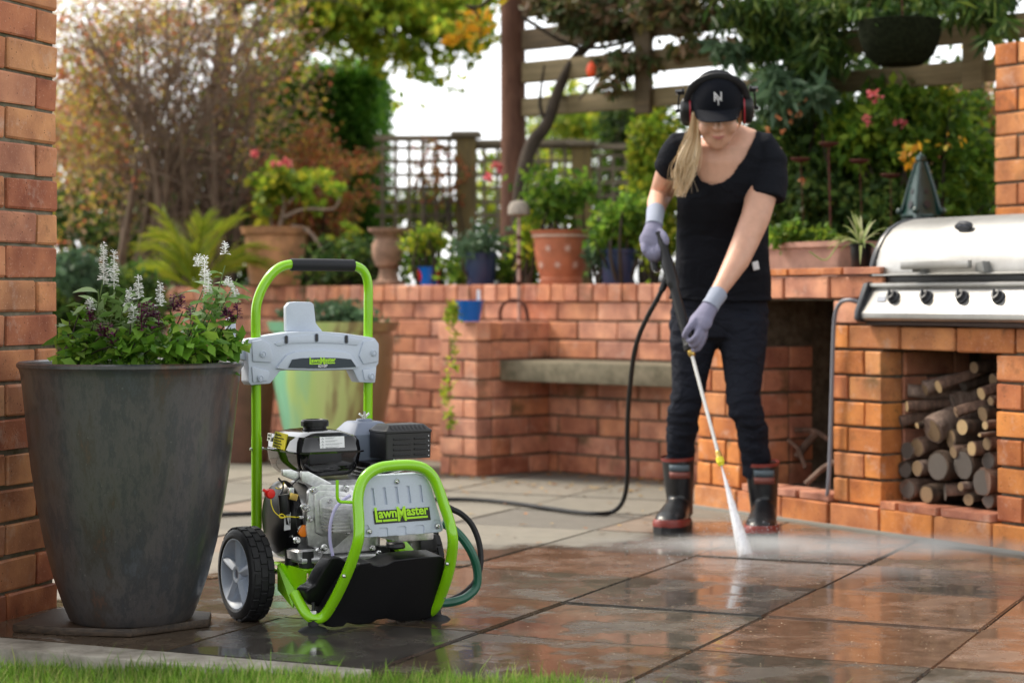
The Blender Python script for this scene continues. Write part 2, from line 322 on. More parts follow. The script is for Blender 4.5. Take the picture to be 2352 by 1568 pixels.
M = dict(
    brickP=brick_mat('brick_pillar', BR, wet_z=.12), brickB=brick_mat('brick_barbecue', BO, wet_z=.0, moss=.27), brickK=brick_mat('brick_wall', BP, wet_z=.02, moss=.27),
    brickS=brick_mat('brick_inner', BP, moss=.3, dark=.22),  # wall brick colours darkened for the backs of the openings
    mortar=grain(mat('mortar', (.12, .10, .07), .9), .5, 25, .5), mortar_grey=grain(mat('mortar_grey', (.17, .15, .115), .9), .5, 14, .5, second=(.05, .055, .02)),
    concrete=grain(mat('concrete', (.16, .135, .09), .85), .35, 12, .4, dist=.004, second=(.085, .075, .045)),
    green=mat('green_paint', (.235, .56, .004), .24, 0, Coat_Weight=.35, Coat_Roughness=.08),
    greyp=grain(mat('grey_plastic', (.50, .555, .65), .48), .04, 300, .10, .05, dist=.0004), greyd=mat('grey_plastic_dark', (.17, .20, .27), .45),
    black=mat('black_gloss', (.004, .004, .005), .07, 0, Coat_Weight=.5), blackm=grain(mat('black_plastic', (.008, .008, .009), .38, 0, Specular_IOR_Level=.35), .2, 200, .12, .08, dist=.0004),
    rubber=grain(mat('rubber', (.010, .010, .011), .6, 0, Specular_IOR_Level=.4), .3, 90, .2, .12), foam=mat('foam_grip', (.010, .011, .015), .6, 0, Specular_IOR_Level=.4),
    alu=grain(mat('cast_aluminium', (.62, .62, .62), .34, .8), .18, 90, .35, .1, dist=.0012), steel=mat('steel', (.62, .62, .62), .22, 1.0),
    white=mat('white_print', (.78, .78, .8), .5), yellow=mat('yellow_print', (.78, .68, .02), .45), lime=mat('lime_print', (.42, .78, .02), .4), ink=mat('ink', (.01, .01, .012), .4),
    red=mat('red_plastic', (.70, .015, .01), .35), orange=mat('orange_plastic', (.85, .22, .01), .4), brass=mat('brass', (.62, .42, .12), .3, .9),
    clear=mat('clear_tube', (.55, .52, .80), .25, 0, Alpha=.75), hoseg=mat('green_hose', (.012, .10, .06), .35),
    glaze=None)
# ================================================================== SETTING
# ---- lawn / earth sheet
me = bpy.data.meshes.new('ground'); R_ = 900
me.from_pydata([(-R_, -R_, -.06), (R_, -R_, -.06), (R_, R_, -.06), (-R_, R_, -.06)], [], [(0, 1, 2, 3)])
me.materials.append(grain(mat('lawn_earth', (.045, .075, .018), .95), .5, 3, .6, dist=.02)); setp(link('ground', me), kind='structure')
# ---- patio: bed, slabs
S0 = Vector((-.297, 4.314)); SU = Vector((.41, .912)).normalized(); SV = Vector((.912, -.41)).normalized(); LU, LV = .53, .548
patio = thing('patio', None, None, (S0.x, S0.y, 0), math.atan2(SV.y, SV.x), kind='structure')
MB().box2((-5.0, -.06, -.12), (6.5, 9.5, -.022)).build('mortar_bed', grain(mat('joint', (.085, .070, .050), .8), .4, 40, .5), patio)
SM = {'g': slab_mat('slab_grey', (.075, .065, .052), (.155, .14, .112)), 'r': slab_mat('slab_red', (.125, .075, .050), (.18, .135, .10)),
      't': slab_mat('slab_tan', (.092, .066, .044), (.165, .145, .115)), 'd': slab_mat('slab_dark', (.052, .046, .040), (.15, .135, .112))}
def slab_me(var):
    mb = MB(); mb.box2((.0028, .0035, -.04), (LV - .0028, LU - .0025, 0)); import bmesh
    me = bpy.data.meshes.new('slab'); me.from_pydata([Vector(v) for v in mb.v], [], mb.f); bm = bmesh.new(); bm.from_mesh(me)
    bmesh.ops.recalc_face_normals(bm, faces=bm.faces)
    bmesh.ops.bevel(bm, geom=[e for e in bm.edges if all(v.co.z > -.01 for v in e.verts)], offset=.004, segments=2, affect='EDGES'); bm.to_mesh(me); bm.free()
    me.materials.append(SM[var]); sharp(me, 50); return me
SME = {k: slab_me(k) for k in SM}
# rows away from the camera (first index) and columns to the right (second index), colours as laid
# observed lattice: p1=(1,0)
LAY = {(0, -1): 'd', (0, 0): 't', (0, 1): 'g', (0, 2): 'g', (1, -1): 't', (1, 0): 'g', (1, 1): 'r', (1, 2): 'r', (2, -1): 'g', (2, 0): 'd', (2, 1): 'r', (2, 2): 'r',
       (3, -1): 'r', (3, 0): 'r', (3, 1): 'd', (3, 2): 't', (4, -1): 'g', (4, 0): 'd', (4, 1): 't', (5, 0): 'g', (5, 1): 'g', (-1, 1): 'g', (-1, 2): 'g', (-1, 0): 'g'}
rs = random.Random(3)
for i in range(-3, 15):
    for j in range(-7, 8):
        if i < 0 and j < 1: continue                   # lawn corner
        x, y = j * LV, i * LU
        c = S0 + SV * (x + LV / 2) + SU * (y + LU / 2)
        if abs(c.x) > .36 * c.y + .8 or c.y > 11.2 or c.y < 3.1: continue
        k = LAY.get((i, j)) or rs.choice('ggtdgrt' if i < 6 else 'gtggt')
        o = link('slab', SME[k], patio); o.location = (x, y, rs.uniform(-.0022, .0022)); o.rotation_euler = (rs.uniform(-.002, .002), rs.uniform(-.002, .002), rs.uniform(-.003, .003))
# concrete edging strip between slabs and lawn
strip = MB().box2((-4.2, -.13, -.05), (-.004, -.006, .003)).build('edging_strip', grain(mat('edging', (.36, .33, .275), .8), .25, 9, .3, second=(.16, .14, .11)), patio, bevel=.004)
# ---- bricks
import bmesh as _bm
def brick_mesh(matl, seed):
    r = random.Random(seed); me = bpy.data.meshes.new('brick'); bm = _bm.new(); _bm.ops.create_cube(bm, size=1)
    for v in bm.verts: v.co = Vector((v.co.x * .23, v.co.y * .11, v.co.z * .078))
    _bm.ops.bevel(bm, geom=bm.edges[:], offset=.0042, segments=1, affect='EDGES')
    for v in bm.verts: v.co += Vector((r.uniform(-1, 1), r.uniform(-1, 1), r.uniform(-1, 1))) * .0020
    bm.to_mesh(me); bm.free(); me.materials.append(matl); sharp(me, 20); return me
BMESH = {k: [brick_mesh(M[k], hash(k) % 97 + i) for i in range(8)] for k in ('brickP', 'brickB', 'brickK', 'brickS')}
def brick(root, c, L, Hh, D, turn, kind, r):
    o = link('brick', r.choice(BMESH[kind]), root); o.location = (c[0] + (0), c[1] + r.uniform(-.0025, .0025), c[2] + r.uniform(-.0012, .0012))
    o.rotation_euler = (r.uniform(-.006, .006), r.uniform(-.004, .004), radians(turn) + r.uniform(-.006, .006)); o.scale = (L / .23, D / .11, Hh / .078); return o
def run(root, a0, a1, plane, z0, z1, face, kind, r, mod=.24, off=0.0, D=.10, joint=.010):
    """lay one course along the root's x (face '-y') or y (faces '+x','-x'), front surface on `plane`"""
    k0 = math.floor((a0 - off) / mod); p = off + k0 * mod; lead = 0
    while p < a1 - .012:
        s, e = max(p, a0), min(p + mod, a1); p += mod
        if 0 < a1 - e < .032: e = a1; p = a1
        if e - s < .032: lead = e - s; continue
        if lead: s -= lead; lead = 0
        L = e - s - joint; m = (s + e) / 2; zc = (z0 + z1) / 2; Hh = z1 - z0 - joint
        if face == '-y': brick(root, (m, plane + D / 2, zc), L, Hh, D, 0, kind, r)
        elif face == '+x': brick(root, (plane - D / 2, m, zc), L, Hh, D, 90, kind, r)
        elif face == '-x': brick(root, (plane + D / 2, m, zc), L, Hh, D, 90, kind, r)
r = random.Random(11)
# left pillar
pil = thing('brick_pillar', 'orange brick pillar cropped by the left edge, behind the dark planter', 'brick pillar', fr=FP)
MB().box2((-.86, .010, -.05), (-.010, .40, 1.9)).build('mortar', M['mortar_grey'], pil)
z = -.0208; P_ = .0875
for k in range(22):
    o_ = -.11 if k % 2 else 0.0
    run(pil, -.72, 0, 0, z, z + P_, '-y', 'brickP', r, mod=.24, off=(-.1 if k % 2 else 0))
    run(pil, .11, .40, 0, z, z + P_, '+x', 'brickP', r, mod=.24, off=.11 if k % 2 else 0)
    z += P_
# garden wall, pier and slab bench
K = thing('garden_wall', 'low orange brick retaining wall behind the bench, carrying the row of flower pots', 'wall', fr=FK)
CH = .0885
MB().box2((-3.2, .012, -.05), (1.35, .23, .865)).build('mortar', M['mortar'], K)
for k in range(9):
    run(K, -3.1, 1.3, 0, k * CH - .003, (k + 1) * CH - .003, '-y', 'brickK', r, mod=.25, off=(k % 2) * .125 + .05)
x = -3.15
i = 0
while x < 1.3:
    brick(K, (x + .0405, .0 + .105, .835), .081, .080, .235, 0, 'brickK', r); x += .0905
pier = thing('brick_pier', 'square brick pier at the left end of the bench, with a blue pot on top', 'brick pier', fr=FK)
MB().box2((-.238, -.466, -.05), (-.012, -.002, .690)).build('mortar', M['mortar'], pier)
for k in range(7):
    z0, z1 = k * CH - .003, (k + 1) * CH - .003
    run(pier, -.25, 0, -.476, z0, z1, '-y', 'brickK', r, mod=.16, off=-.25 + (0 if k % 2 else .07), D=.1)
    run(pier, -.376, 0, 0, z0, z1, '+x', 'brickK', r, mod=.24, off=(k % 2) * .12 - .376)
    run(pier, -.376, 0, -.25, z0, z1, '-x', 'brickK', r, mod=.24, off=(k % 2) * .12 - .376)
y = -.476
for k in range(6):
    brick(pier, (-.125, y + .0395, .660), .082, .084, .25, 90, 'brickK', r); y += .0795
bench = thing('concrete_bench', 'thick weathered concrete bench slab spanning from the brick pier toward the barbecue', 'bench', fr=FK)
MB().box2((.003, -.335, .434), (1.28, -.004, .526)).build('seat', M['concrete'], bench, bevel=.008)
# ---- barbecue block
B = thing('brick_barbecue', 'orange brick barbecue block with two openings, under the steel gas grill', 'barbecue', fr=FB)
DEP = .62
m_ = MB()
for a, b in (((.012, .015, -.05), (.258, DEP, .80)), ((.802, .015, -.05), (1.032, DEP, .70)), ((1.588, .015, -.05), (2.30, DEP, .70)),
             ((.012, .48, .0), (2.3, DEP, .70)), ((.012, .012, -.05), (2.3, DEP, .075)), ((.258, .02, .80), (.80, DEP, .872)), ((.80, .02, .70), (1.05, DEP, .872)), ((1.032, .02, .636), (2.3, DEP, .706))):
    m_.box2(a, b)
m_.build('mortar', M['mortar'], B)
# projecting plinth course
MB().box2((-.012, -.024, -.02), (2.35, .03, .010)).build('mortar_fillet', mat('fillet_grey', (.20, .19, .165), .8), B, bevel=.004)
run(B, 0, 2.35, -.016, .0, .089, '-y', 'brickB', r, mod=.262, off=.0)
run(B, 0, .5, -.012, .0, .089, '-x', 'brickB', r, mod=.24, off=0)
zc = [.089 + k * .0898 for k in range(7)]
for k in range(6):
    a = k % 2
    run(B, 0, .268, 0, zc[k], zc[k + 1], '-y', 'brickB', r, mod=.18, off=0 if a else -.09)
    run(B, .79, 1.044, 0, zc[k], zc[k + 1], '-y', 'brickB', r, mod=.165, off=.79 if a else .79 - .085)
    run(B, 1.576, 2.32, 0, zc[k], zc[k + 1], '-y', 'brickB', r, mod=.235, off=1.576 if a else 1.576 - .12)
    run(B, .105, .36, .268, zc[k], zc[k + 1], '+x', 'brickK', r, mod=.24, off=0)
    run(B, .102, .42, 1.044, zc[k], zc[k + 1], '+x', 'brickK', r, mod=.24, off=(.1 if a else -.02))
    run(B, .11, .5, 0, zc[k], zc[k + 1], '-x', 'brickB', r, mod=.24, off=.1 * a)
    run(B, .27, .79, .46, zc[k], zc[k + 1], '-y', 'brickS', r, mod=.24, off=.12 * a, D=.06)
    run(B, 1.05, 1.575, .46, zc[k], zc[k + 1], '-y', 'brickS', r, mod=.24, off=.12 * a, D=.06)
run(B, .79, 2.32, -.004, .628, .716, '-y', 'brickB', r, mod=.262, off=.875)
run(B, 0, .268, 0, .628, .716, '-y', 'brickB', r, mod=.18, off=0); run(B, 0, .268, 0, .716, .803, '-y', 'brickB', r, mod=.18, off=-.09)
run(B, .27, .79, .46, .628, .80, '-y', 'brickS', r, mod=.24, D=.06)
run(B, .79, 1.0, 0, .716, .803, '-y', 'brickK', r, mod=.21, off=.79)
run(B, 0, 1.06, -.006, .803, .888, '-y', 'brickK', r, mod=.25, off=.03)
run(B, .12, .6, -.0, .803, .888, '-x', 'brickK', r, mod=.25, off=.03)
# thin cap tiles and worn sills
for s_, e_, c in ((.0, .26, 'brickK'), (.26, .56, 'brickB'), (.56, .86, 'brickB'), (.86, 1.06, 'brickK')):
    brick(B, ((s_ + e_) / 2, .07, .903), e_ - s_ - .01, .024, .17, 0, c, r)
for s_, e_ in ((.29, .46), (.47, .61), (.62, .79), (1.05, 1.13), (1.14, 1.33), (1.34, 1.57)):
    brick(B, ((s_ + e_) / 2, .045, .100), e_ - s_ - .008, .026, .12, 0, 'brickK', r)
setp(MB().box2((.27, .1, .092), (.79, .46, .098)).build('ash_floor', grain(mat('ash', (.07, .05, .035), .95), .5, 60, .8), B))
MB().box2((1.05, .1, .092), (1.575, .46, .098)).build('ash_floor', bpy.data.materials['ash'], B)
# right chimney pillar behind the grill
rp = thing('brick_pillar', 'narrower brick pillar rising behind the grill at the right edge', 'brick pillar', (FB.w(1.82, .62)), FB.a)
RPX = FB.l(at(2283, 400, 7.65)); 
rp.location = FB.w(RPX.x, RPX.y, 0); WMAT[rp.name] = Matrix.Translation(rp.location) @ Matrix.Rotation(FB.a, 4, 'Z')
MB().box2((.010, .010, .0), (.69, .33, 1.775)).build('mortar', M['mortar'], rp)
z = 1.785; k = 0
while z > .55:
    run(rp, 0, .7, 0, z - .0893, z, '-y', 'brickB', r, mod=.235, off=(0 if k % 2 else -.115), D=.1); run(rp, .1, .34, 0, z - .0893, z, '-x', 'brickB', r, mod=.24, off=.02); z -= .0893; k += 1
# ---- raised garden bed behind the wall
bed = MB()
a, b_, c, d = FK.w(-3.25, .23), FK.w(1.3, .23), Vector((8, 6.4, 0)), Vector((20, 60, 0))
for q in (a, b_, c): q.z = .80
bed.prism([Vector((-30, a.y + 1.2, .80)), a, b_, Vector((1.9, 8.6, .80)), Vector((9, 6.2, .80)), Vector((60, 200, .80)), Vector((-60, 200, .80))], (0, 0, -.9))
setp(bed.build('garden_bed', grain(mat('soil', (.045, .03, .018), .95), .5, 12, .8, dist=.02)), kind='structure')
# terracotta-faced planter behind the barbecue, left of the grill
# ---- pergola: post, horizontal boards, uprights
W1 = wood_mat('weathered_board', (.23, .17, .085), (.10, .075, .032), (1, 14, 14)); W2 = bark_mat('post_wood', (.19, .095, .065), (.075, .038, .028), 16, .8); W3 = wood_mat('board_dark', (.13, .085, .04), (.05, .035, .018), (1, 14, 14))
FT = Fr(.005, 10.2, math.atan2(-.643, .766))
per = thing('pergola', 'weathered timber pergola screen of wide horizontal boards overgrown with vines', 'pergola', fr=FT)
MB().tube([(0, 0, .6), (.002, 0, 1.6), (-.002, 0, 2.55)], [.068, .066, .064], n=14).build('post', W2, per)
for u_, z_, hh in ((0, 1.780, .094), (0, 1.958, .106), (0, 2.125, .105), (0, 2.29, .10), (0, 2.45, .10)):
    MB().box2((.075 + u_, -.022, z_ - hh / 2), (3.2, .018, z_ + hh / 2)).build('board', W1 if z_ < 2.1 else W3, per, bevel=.004)
for u_ in (.86, 1.72, 2.60):
    MB().box2((u_ - .045, -.062, 1.70), (u_ + .045, -.025, 2.5)).build('upright', W3 if u_ < 2 else W1, per, bevel=.004)
for u_ in (-.3, .5, 1.3, 2.1, 2.9):
    MB().box2((u_ - .025, -1.5, 2.42), (u_ + .025, .45, 2.54)).build('rafter', W3, per, bevel=.004)
# ---- lattice fence
FL = Fr(-.85, 12.3, radians(-4)); WL = wood_mat('lattice_wood', (.24, .19, .125), (.11, .09, .06), (1, 8, 8)); WG = wood_mat('post_olive', (.18, .125, .035), (.08, .055, .02), (6, 6, 1))
fen = thing('lattice_fence', 'square-lattice timber fence with capped posts behind the blue pots', 'fence', fr=FL)
def slats(x0, x1, z0, z1, p=.083, w_=.022):
    x = x0 + p * .6
    while x < x1: MB().box2((x - w_ / 2, -.006, z0), (x + w_ / 2, .004, z1)).build('slat', WL, fen, smooth=0); x += p
    z = z0 + p * .5
    while z < z1: MB().box2((x0, .004, z - w_ / 2), (x1, .014, z + w_ / 2)).build('slat', WL, fen, smooth=0); z += p
zt = .8 + 365 * 12.3 / F
slats(.0, .53, 1.20, zt); slats(.63, 1.22, 1.20, zt - .03); slats(1.34, 1.62, 1.15, zt - .08)
for a_, b__, zz in ((0, .52, zt), (.62, 1.25, zt - .03), (1.22, 1.66, zt - .06)): MB().box2((a_, -.03, zz), (b__, .03, zz + .035)).build('rail', WL, fen, bevel=.004)
for xx, tt in ((.57, zt + .02), (1.28, zt - .04)):
    MB().box2((xx - .062, -.06, .7), (xx + .062, .06, tt)).build('post', WG, fen, bevel=.005)
    MB().box2((xx - .09, -.09, tt), (xx + .09, .09, tt + .035)).build('post_cap', WL, fen, bevel=.01)
# ================================================================== PRESSURE WASHER
PW = thing('pressure_washer', 'lime green petrol pressure washer with grey panels and two wheels, beside the dark planter', 'pressure washer', fr=FW)
def poly(fr, o, s, pts, y):                            # crop coordinates -> points on the local plane y
    return [fr.py((o[0] + a / s) / 1.08844, (o[1] + b / s) / 1.08844, y(a, b) if callable(y) else y) for a, b in pts]
def fpt(px, py, y): return FW.py(px, py, y)
# --- handle
hy = .339
hp = [fpt(x, y, hy) for x, y in ((589.5, 1225), (589.5, 1100), (589, 1000), (588.5, 900), (588, 800), (587.5, 730), (590, 698), (601, 665), (620, 634), (640, 616), (662, 608), (690, 607.5), (740, 608), (795, 609), (815, 611), (832, 620), (842, 636), (846, 660), (846, 700), (845.5, 780), (845.5, 900), (845, 1000), (845, 1090))]
MB().tube(cat_rom(hp, 5), .0125, 14, ref=(0, 1, 0)).build('handle_tube', M['green'], PW)
MB().tube([fpt(668, 607.8, hy), fpt(740, 608.2, hy), fpt(812, 609.8, hy)], .0162, 16, ref=(0, 1, 0)).build('grip', M['foam'], PW, bevel=.001)
for px in (589.6, 845):
    low = MB().tube([fpt(px, 1003, hy), fpt(px, 1003 + 100, hy), fpt(px, 1212 if px < 600 else 1160, hy)], .0138, 16, ref=(0, 1, 0)).build('socket_tube', M['green'], PW)
    a = fpt(px, 1030, hy)
    MB().tube([a + Vector((-.019, 0, 0)), a + Vector((.019, 0, 0))], .0035, 8).build('pin', M['steel'], low)
# --- grey cross bracket with tool holders
O7, S7 = (560, 620), 3.5636
out = [(218, 812), (330, 795), (430, 772), (560, 752), (700, 741), (880, 742), (1060, 757), (1240, 783), (1345, 800), (1382, 850), (1380, 1030), (1362, 1048), (1350, 1200), (1205, 1195), (1150, 1082), (1050, 1088), (800, 1094), (560, 1088), (505, 1092), (415, 1207), (240, 1221), (218, 1190), (218, 1040), (208, 870)]
bo = poly(FW, O7, S7, out, .312)
brk = MB().prism(bo, (0, .048, 0)).build('handle_bracket', M['greyp'], PW, bevel=.006)
def onb(pts, y, d, name, m, par=brk, bev=.002): return MB().prism(poly(FW, O7, S7, pts, y), (0, d, 0)).build(name, m, par, bevel=bev)
onb([(470, 1070), (560, 955), (640, 925), (780, 913), (930, 914), (1080, 925), (1130, 945), (1205, 1055), (1150, 1078), (800, 1088), (560, 1083)], .3035, .012, 'label_housing', M['greyp'])
onb([(440, 850), (540, 800), (680, 775), (860, 768), (1080, 785), (1210, 812), (1180, 868), (1000, 850), (800, 845), (600, 850), (470, 875)], .3165, -.0075, 'raised_band', M['greyp'], bev=.003)
onb([(235, 830), (330, 812), (395, 850), (430, 960), (410, 1020), (245, 1010)], .3165, -.010, 'clamp_pad', M['greyp'], bev=.004)
onb([(1230, 830), (1330, 815), (1368, 860), (1366, 1010), (1230, 1035), (1190, 960)], .3165, -.010, 'clamp_pad', M['greyp'], bev=.004)
onb([(236, 1052), (400, 1098), (380, 1180), (248, 1200)], .3165, -.009, 'clamp_pad', M['greyp'], bev=.004)
onb([(1222, 1080), (1345, 1060), (1336, 1180), (1240, 1178)], .3165, -.009, 'clamp_pad', M['greyp'], bev=.004)
onb([(572, 1065), (607, 993), (690, 980), (850, 975), (1010, 978), (1132, 990), (1178, 1058), (1000, 1068), (800, 1071)], .302, -.0012, 'label_plate', M['greyd'] if 0 else mat('label_navy', (.012, .025, .04), .3), bev=0)
for cx, cyy in ((555, 815), (825, 798), (1090, 812)):
    pts = [(cx + 17 * cos(t) , cyy + 17 * sin(t) + (22 if sin(t) > 0 else -22)) for t in [pi * k / 8 + .01 for k in range(16)]]
    onb(pts, .3085, -.0012, 'slot', M['greyd'], bev=0)
    pts2 = [(cx + 11 * cos(t), cyy + 11 * sin(t) + (22 if sin(t) > 0 else -22)) for t in [pi * k / 8 + .01 for k in range(16)]]
    onb(pts2, .3071, -.001, 'slot', M['ink'], bev=0)
for cx, cyy in ((348, 945), (325, 1160), (1335, 935), (1315, 1140)):
    c = poly(FW, O7, S7, [(cx, cyy)], .3055)[0]
    MB().lathe([(.0086, 0), (.0086, -.002), (.0068, -.0032), (.006, -.0012), (.0044, -.0012), (.0040, -.0035), (.001, -.0037)], 16, c, 'Y').build('bolt', M['greyp'], brk)
ls = poly(FW, O7, S7, [(762, 1034), (996, 1030), (880, 1061), (762, 990)], .3004)
ux = ls[1] - ls[0]; wd = ux.length
def logo(par, o, ux, uz, width, m, nm='lettering', e=.0006):
    """LawnMaster: tall L and M, small letters between, bars under them"""
    k = width / 10.0; ux = Vector(ux).normalized(); uz = Vector(uz).normalized(); o = Vector(o)
    n = ux.cross(uz)
    mb = MB()
    def P(x, z): return o + ux * (x * k) + uz * (z * k)
    def q(pts): mb.prism([P(*p) - n * e for p in pts], n * (2 * e))
    q([(0, -.05), (.42, -.05), (.42, 2.4), (0, 2.4)]); q([(.42, -.05), (1.15, -.05), (1.15, .33), (.42, .33)])
    q([(1.3, -.05), (3.95, -.05), (3.95, .30), (1.3, .30)]); q([(5.75, .10), (9.7, .10), (9.7, .42), (5.75, .42)])
    mb.build(nm, m, par, smooth=0)
    for tx, x0, x1, zb, sz in (('awn', .62, 3.98, .62, 2.15), ('M', 4.1, 5.72, -.05, 3.3), ('aster', 5.85, 9.95, .72, 2.15)):
        me = text_mesh(tx, 1.0, .001, .028, 'LEFT'); xs = [v.co.x for v in me.vertices]; wdt = max(xs) - min(xs); mn = min(xs)
        M4 = Matrix((ux, uz, n)).transposed().to_4x4(); M4.translation = P(x0, zb)
        for v in me.vertices: v.co = Vector(((v.co.x - mn) / wdt * (x1 - x0) * k, v.co.y * sz * k, v.co.z * e / .001))
        me.transform(M4); me.materials.clear(); me.materials.append(m); link(nm, me, par)
logo(brk, ls[0], ux, (0, 0, 1), wd, M['lime'])
text('lettering', '6210P', .0105, M['white'], brk, ls[2], ux, (0, 0, 1), .0004, .0002)
# holder tongue and the hook over the planter rim
onb([(555, 742), (553, 520), (582, 484), (640, 478), (782, 481), (803, 500), (822, 668), (885, 745), (700, 760)], .345, .018, 'tool_holder', M['greyp'], PW, .006)
onb([(266, 898), (140, 884), (112, 830), (110, 622), (60, 618), (42, 650), (40, 890), (52, 936), (150, 990), (266, 1028)], .330, .028, 'hose_hook', M['greyp'], PW, .006)
# --- engine: fuel tank
def tring(z, i, rad): return rrect(.033 + i, .212 - i, .144 + i, .371 - i, rad, z, 6)
tk = [tring(.357, .034, .02), tring(.360, .022, .026), tring(.372, .011, .028), tring(.395, .004, .028), tring(.4165, .001, .028), tring(.4175, -.007, .034), tring(.4215, -.007, .034), tring(.4225, .001, .028), tring(.446, .004, .028), tring(.458, .010, .030), tring(.4655, .026, .03), tring(.471, .046, .025), tring(.474, .07, .015)]
tank = MB().loft(tk).build('fuel_tank', M['black'], PW, smooth=30)
cc = Vector((.128, .262, .470))
MB().lathe([(.030, 0), (.030, .008), (.036, .009), (.036, .021), (.033, .025), (.024, .0265), (.022, .0245), (.002, .0245)], 48, cc, rmod=lambda a, z: 1 - .035 * (1 + cos(a * 16)) / 2 if .008 < z < .0245 else 1).build('fuel_cap', M['blackm'], tank, smooth=25)
# stickers on the tank
def tquad(name, px, m, y=None, x=None, off=.0008, thick=.0008, par=tank):
    P_ = [FW.py(a, b, y) if y is not None else FW.px(a, b, x) for a, b in px]
    n = (P_[1] - P_[0]).cross(P_[3] - P_[0]).normalized()
    c = Vector((.12, .26, .42)); ctr = sum(P_, Vector()) / 4
    if n.dot(ctr - c) < 0: n = -n
    return MB().prism([p + n * (off) for p in P_], n * thick).build(name, m, par, smooth=0), [p + n * (off + thick) for p in P_], n
o_, P_, n_ = tquad('sticker', [(733 + 14, 1003), (805 - 14, 1000), (791, 1037), (735, 1040)], M['white'], y=.146)
P_ = [FW.py(a, b, .1475) for a, b in ((734, 1003), (790, 1001), (791.5, 1037), (735, 1040))]
bpy.data.objects.remove(o_)
wst = MB().prism(P_, (0, -.0015, 0)).build('sticker', M['white'], tank, smooth=0)
ink = MB()
ux = (P_[1] - P_[0]); uz = (P_[0] - P_[3])
for k in range(5):
    bpt = P_[3] + uz * (.08 + .19 * k); y_ = Vector((0, -.0018, 0))
    tri = [bpt + ux * .06, bpt + ux * .16, bpt + ux * .11 + uz * .13]; c = sum(tri, Vector()) / 3
    for q in range(3):
        a, b = tri[q], tri[(q + 1) % 3]; ai, bi = a.lerp(c, .35), b.lerp(c, .35); ink.prism([a + y_, b + y_, bi + y_, ai + y_], (0, -.0002, 0))
    ln = (.45, .66, .82, .58, .48)[k]
    for d_, l_ in ((.09, ln), (.03, ln * .8)):
        a = bpt + ux * .22 + uz * d_ + y_; b = a + ux * l_ * .85; ink.prism([a, b, b + uz * .018, a + uz * .018], (0, -.0002, 0))
ink.build('print', mat('print_grey', (.18, .19, .21), .5), wst, smooth=0)
# left face of the tank (x = const plane): yellow caution sticker, small white pictogram; near corner reflection strip
yl = [FW.px(a, b, .034) for a, b in ((634, 990), (662, 997), (655, 1033), (627, 1026))]
ysk = MB().prism(yl, (-.0025, 0, 0)).build('sticker', M['yellow'], tank, smooth=0)
uy_ = (yl[1] - yl[0]); uzz = (yl[0] - yl[3])
for k, t_ in enumerate(('  Caution! filling', 'engine in excess of max', 'line may cause oil', 'malfunction and may', 'invalidate warranty')):
    text('lettering', t_, .0058, M['ink'], ysk, yl[0] + uy_ * .07 - uzz * (.2 + .175 * k) + Vector((-.0029, 0, 0)), uy_, uzz, .0002, .00015, 'LEFT')
tri = [yl[0] + uy_ * .08 - uzz * .22, yl[0] + uy_ * .22 - uzz * .22, yl[0] + uy_ * .15 - uzz * .06]
MB().prism([p + Vector((-.0029, 0, 0)) for p in tri], (-.0002, 0, 0)).build('print', M['ink'], ysk, smooth=0)
ws = [FW.px(a, b, .034) for a, b in ((617, 994), (625, 995), (623, 1012), (615, 1011))]
w2 = MB().prism(ws, (-.002, 0, 0)).build('sticker', M['white'], tank, smooth=0)
for a, b in ((.3, .75), (.7, .75), (.3, .3), (.7, .3)):
    p = ws[3] + (ws[2] - ws[3]) * a + (ws[0] - ws[3]) * b; MB().box(p + Vector((-.0024, 0, 0)), (.0008, .005, .006)).build('print', M['ink'], w2, smooth=0)
# --- air filter housing with wing nut
def bring(x0, x1, y0, y1, z, i, rad=.012): return rrect(x0 + i, x1 - i, y0 + i, y1 - i, rad, z, 4)
af = MB().loft([bring(.218, .338, .212, .345, .375, .004), bring(.218, .338, .212, .345, .40, .002), bring(.218, .338, .212, .345, .455, .0), bring(.218, .338, .212, .345, .462, .004), bring(.218, .338, .212, .345, .482, .020), bring(.218, .338, .212, .345, .486, .026)]).build('air_filter', M['greyd'], PW, smooth=30, label='slate grey air filter box')
MB().lathe([(.022, 0), (.020, .006), (.012, .007)], 20, (.276, .275, .486)).build('boss', M['greyd'], af)
wn = MB().tube([(.276, .275, .49), (.276, .275, .512)], .0042, 10)
for s in (-1, 1): wn.prism([(.276 + s * .003, .273, .494), (.276 + s * .016, .273, .504), (.276 + s * .013, .273, .508), (.276 + s * .004, .273, .501)], (0, .0035, 0))
wn.build('wing_nut', M['steel'], af)
# --- muffler guard: bevelled box with rows of slots
x0, x1, y0, y1 = .255, .386, .110, .206
mf = MB().loft([bring(x0, x1, y0, y1, .398, .001, .006), bring(x0, x1, y0, y1, .462, .0, .006), bring(x0, x1, y0, y1, .4645, -.0018, .006), bring(x0, x1, y0, y1, .469, -.0018, .006), bring(x0, x1, y0, y1, .4835, .014, .004), bring(x0, x1, y0, y1, .4845, .016, .004)]).build('muffler_guard', grain(mat('guard_black', (.010, .010, .011), .40), .2, 200, .1), PW, smooth=30)
sl = MB()
dz, dd = .0155, .0165
for k in range(9):                                     # slots on the front chamfer
    x = .272 + k * .0118; a = Vector((x, y0 + .0005 - .002 + .003, .4715)); b = Vector((x - .003, y0 + .0115, .4815)); nrm = Vector((0, -.7, .7)) * .0009
    sl.prism([a + nrm, a + Vector((.0042, 0, 0)) + nrm, b + Vector((.0042, 0, 0)) + nrm, b + nrm], nrm * .4)
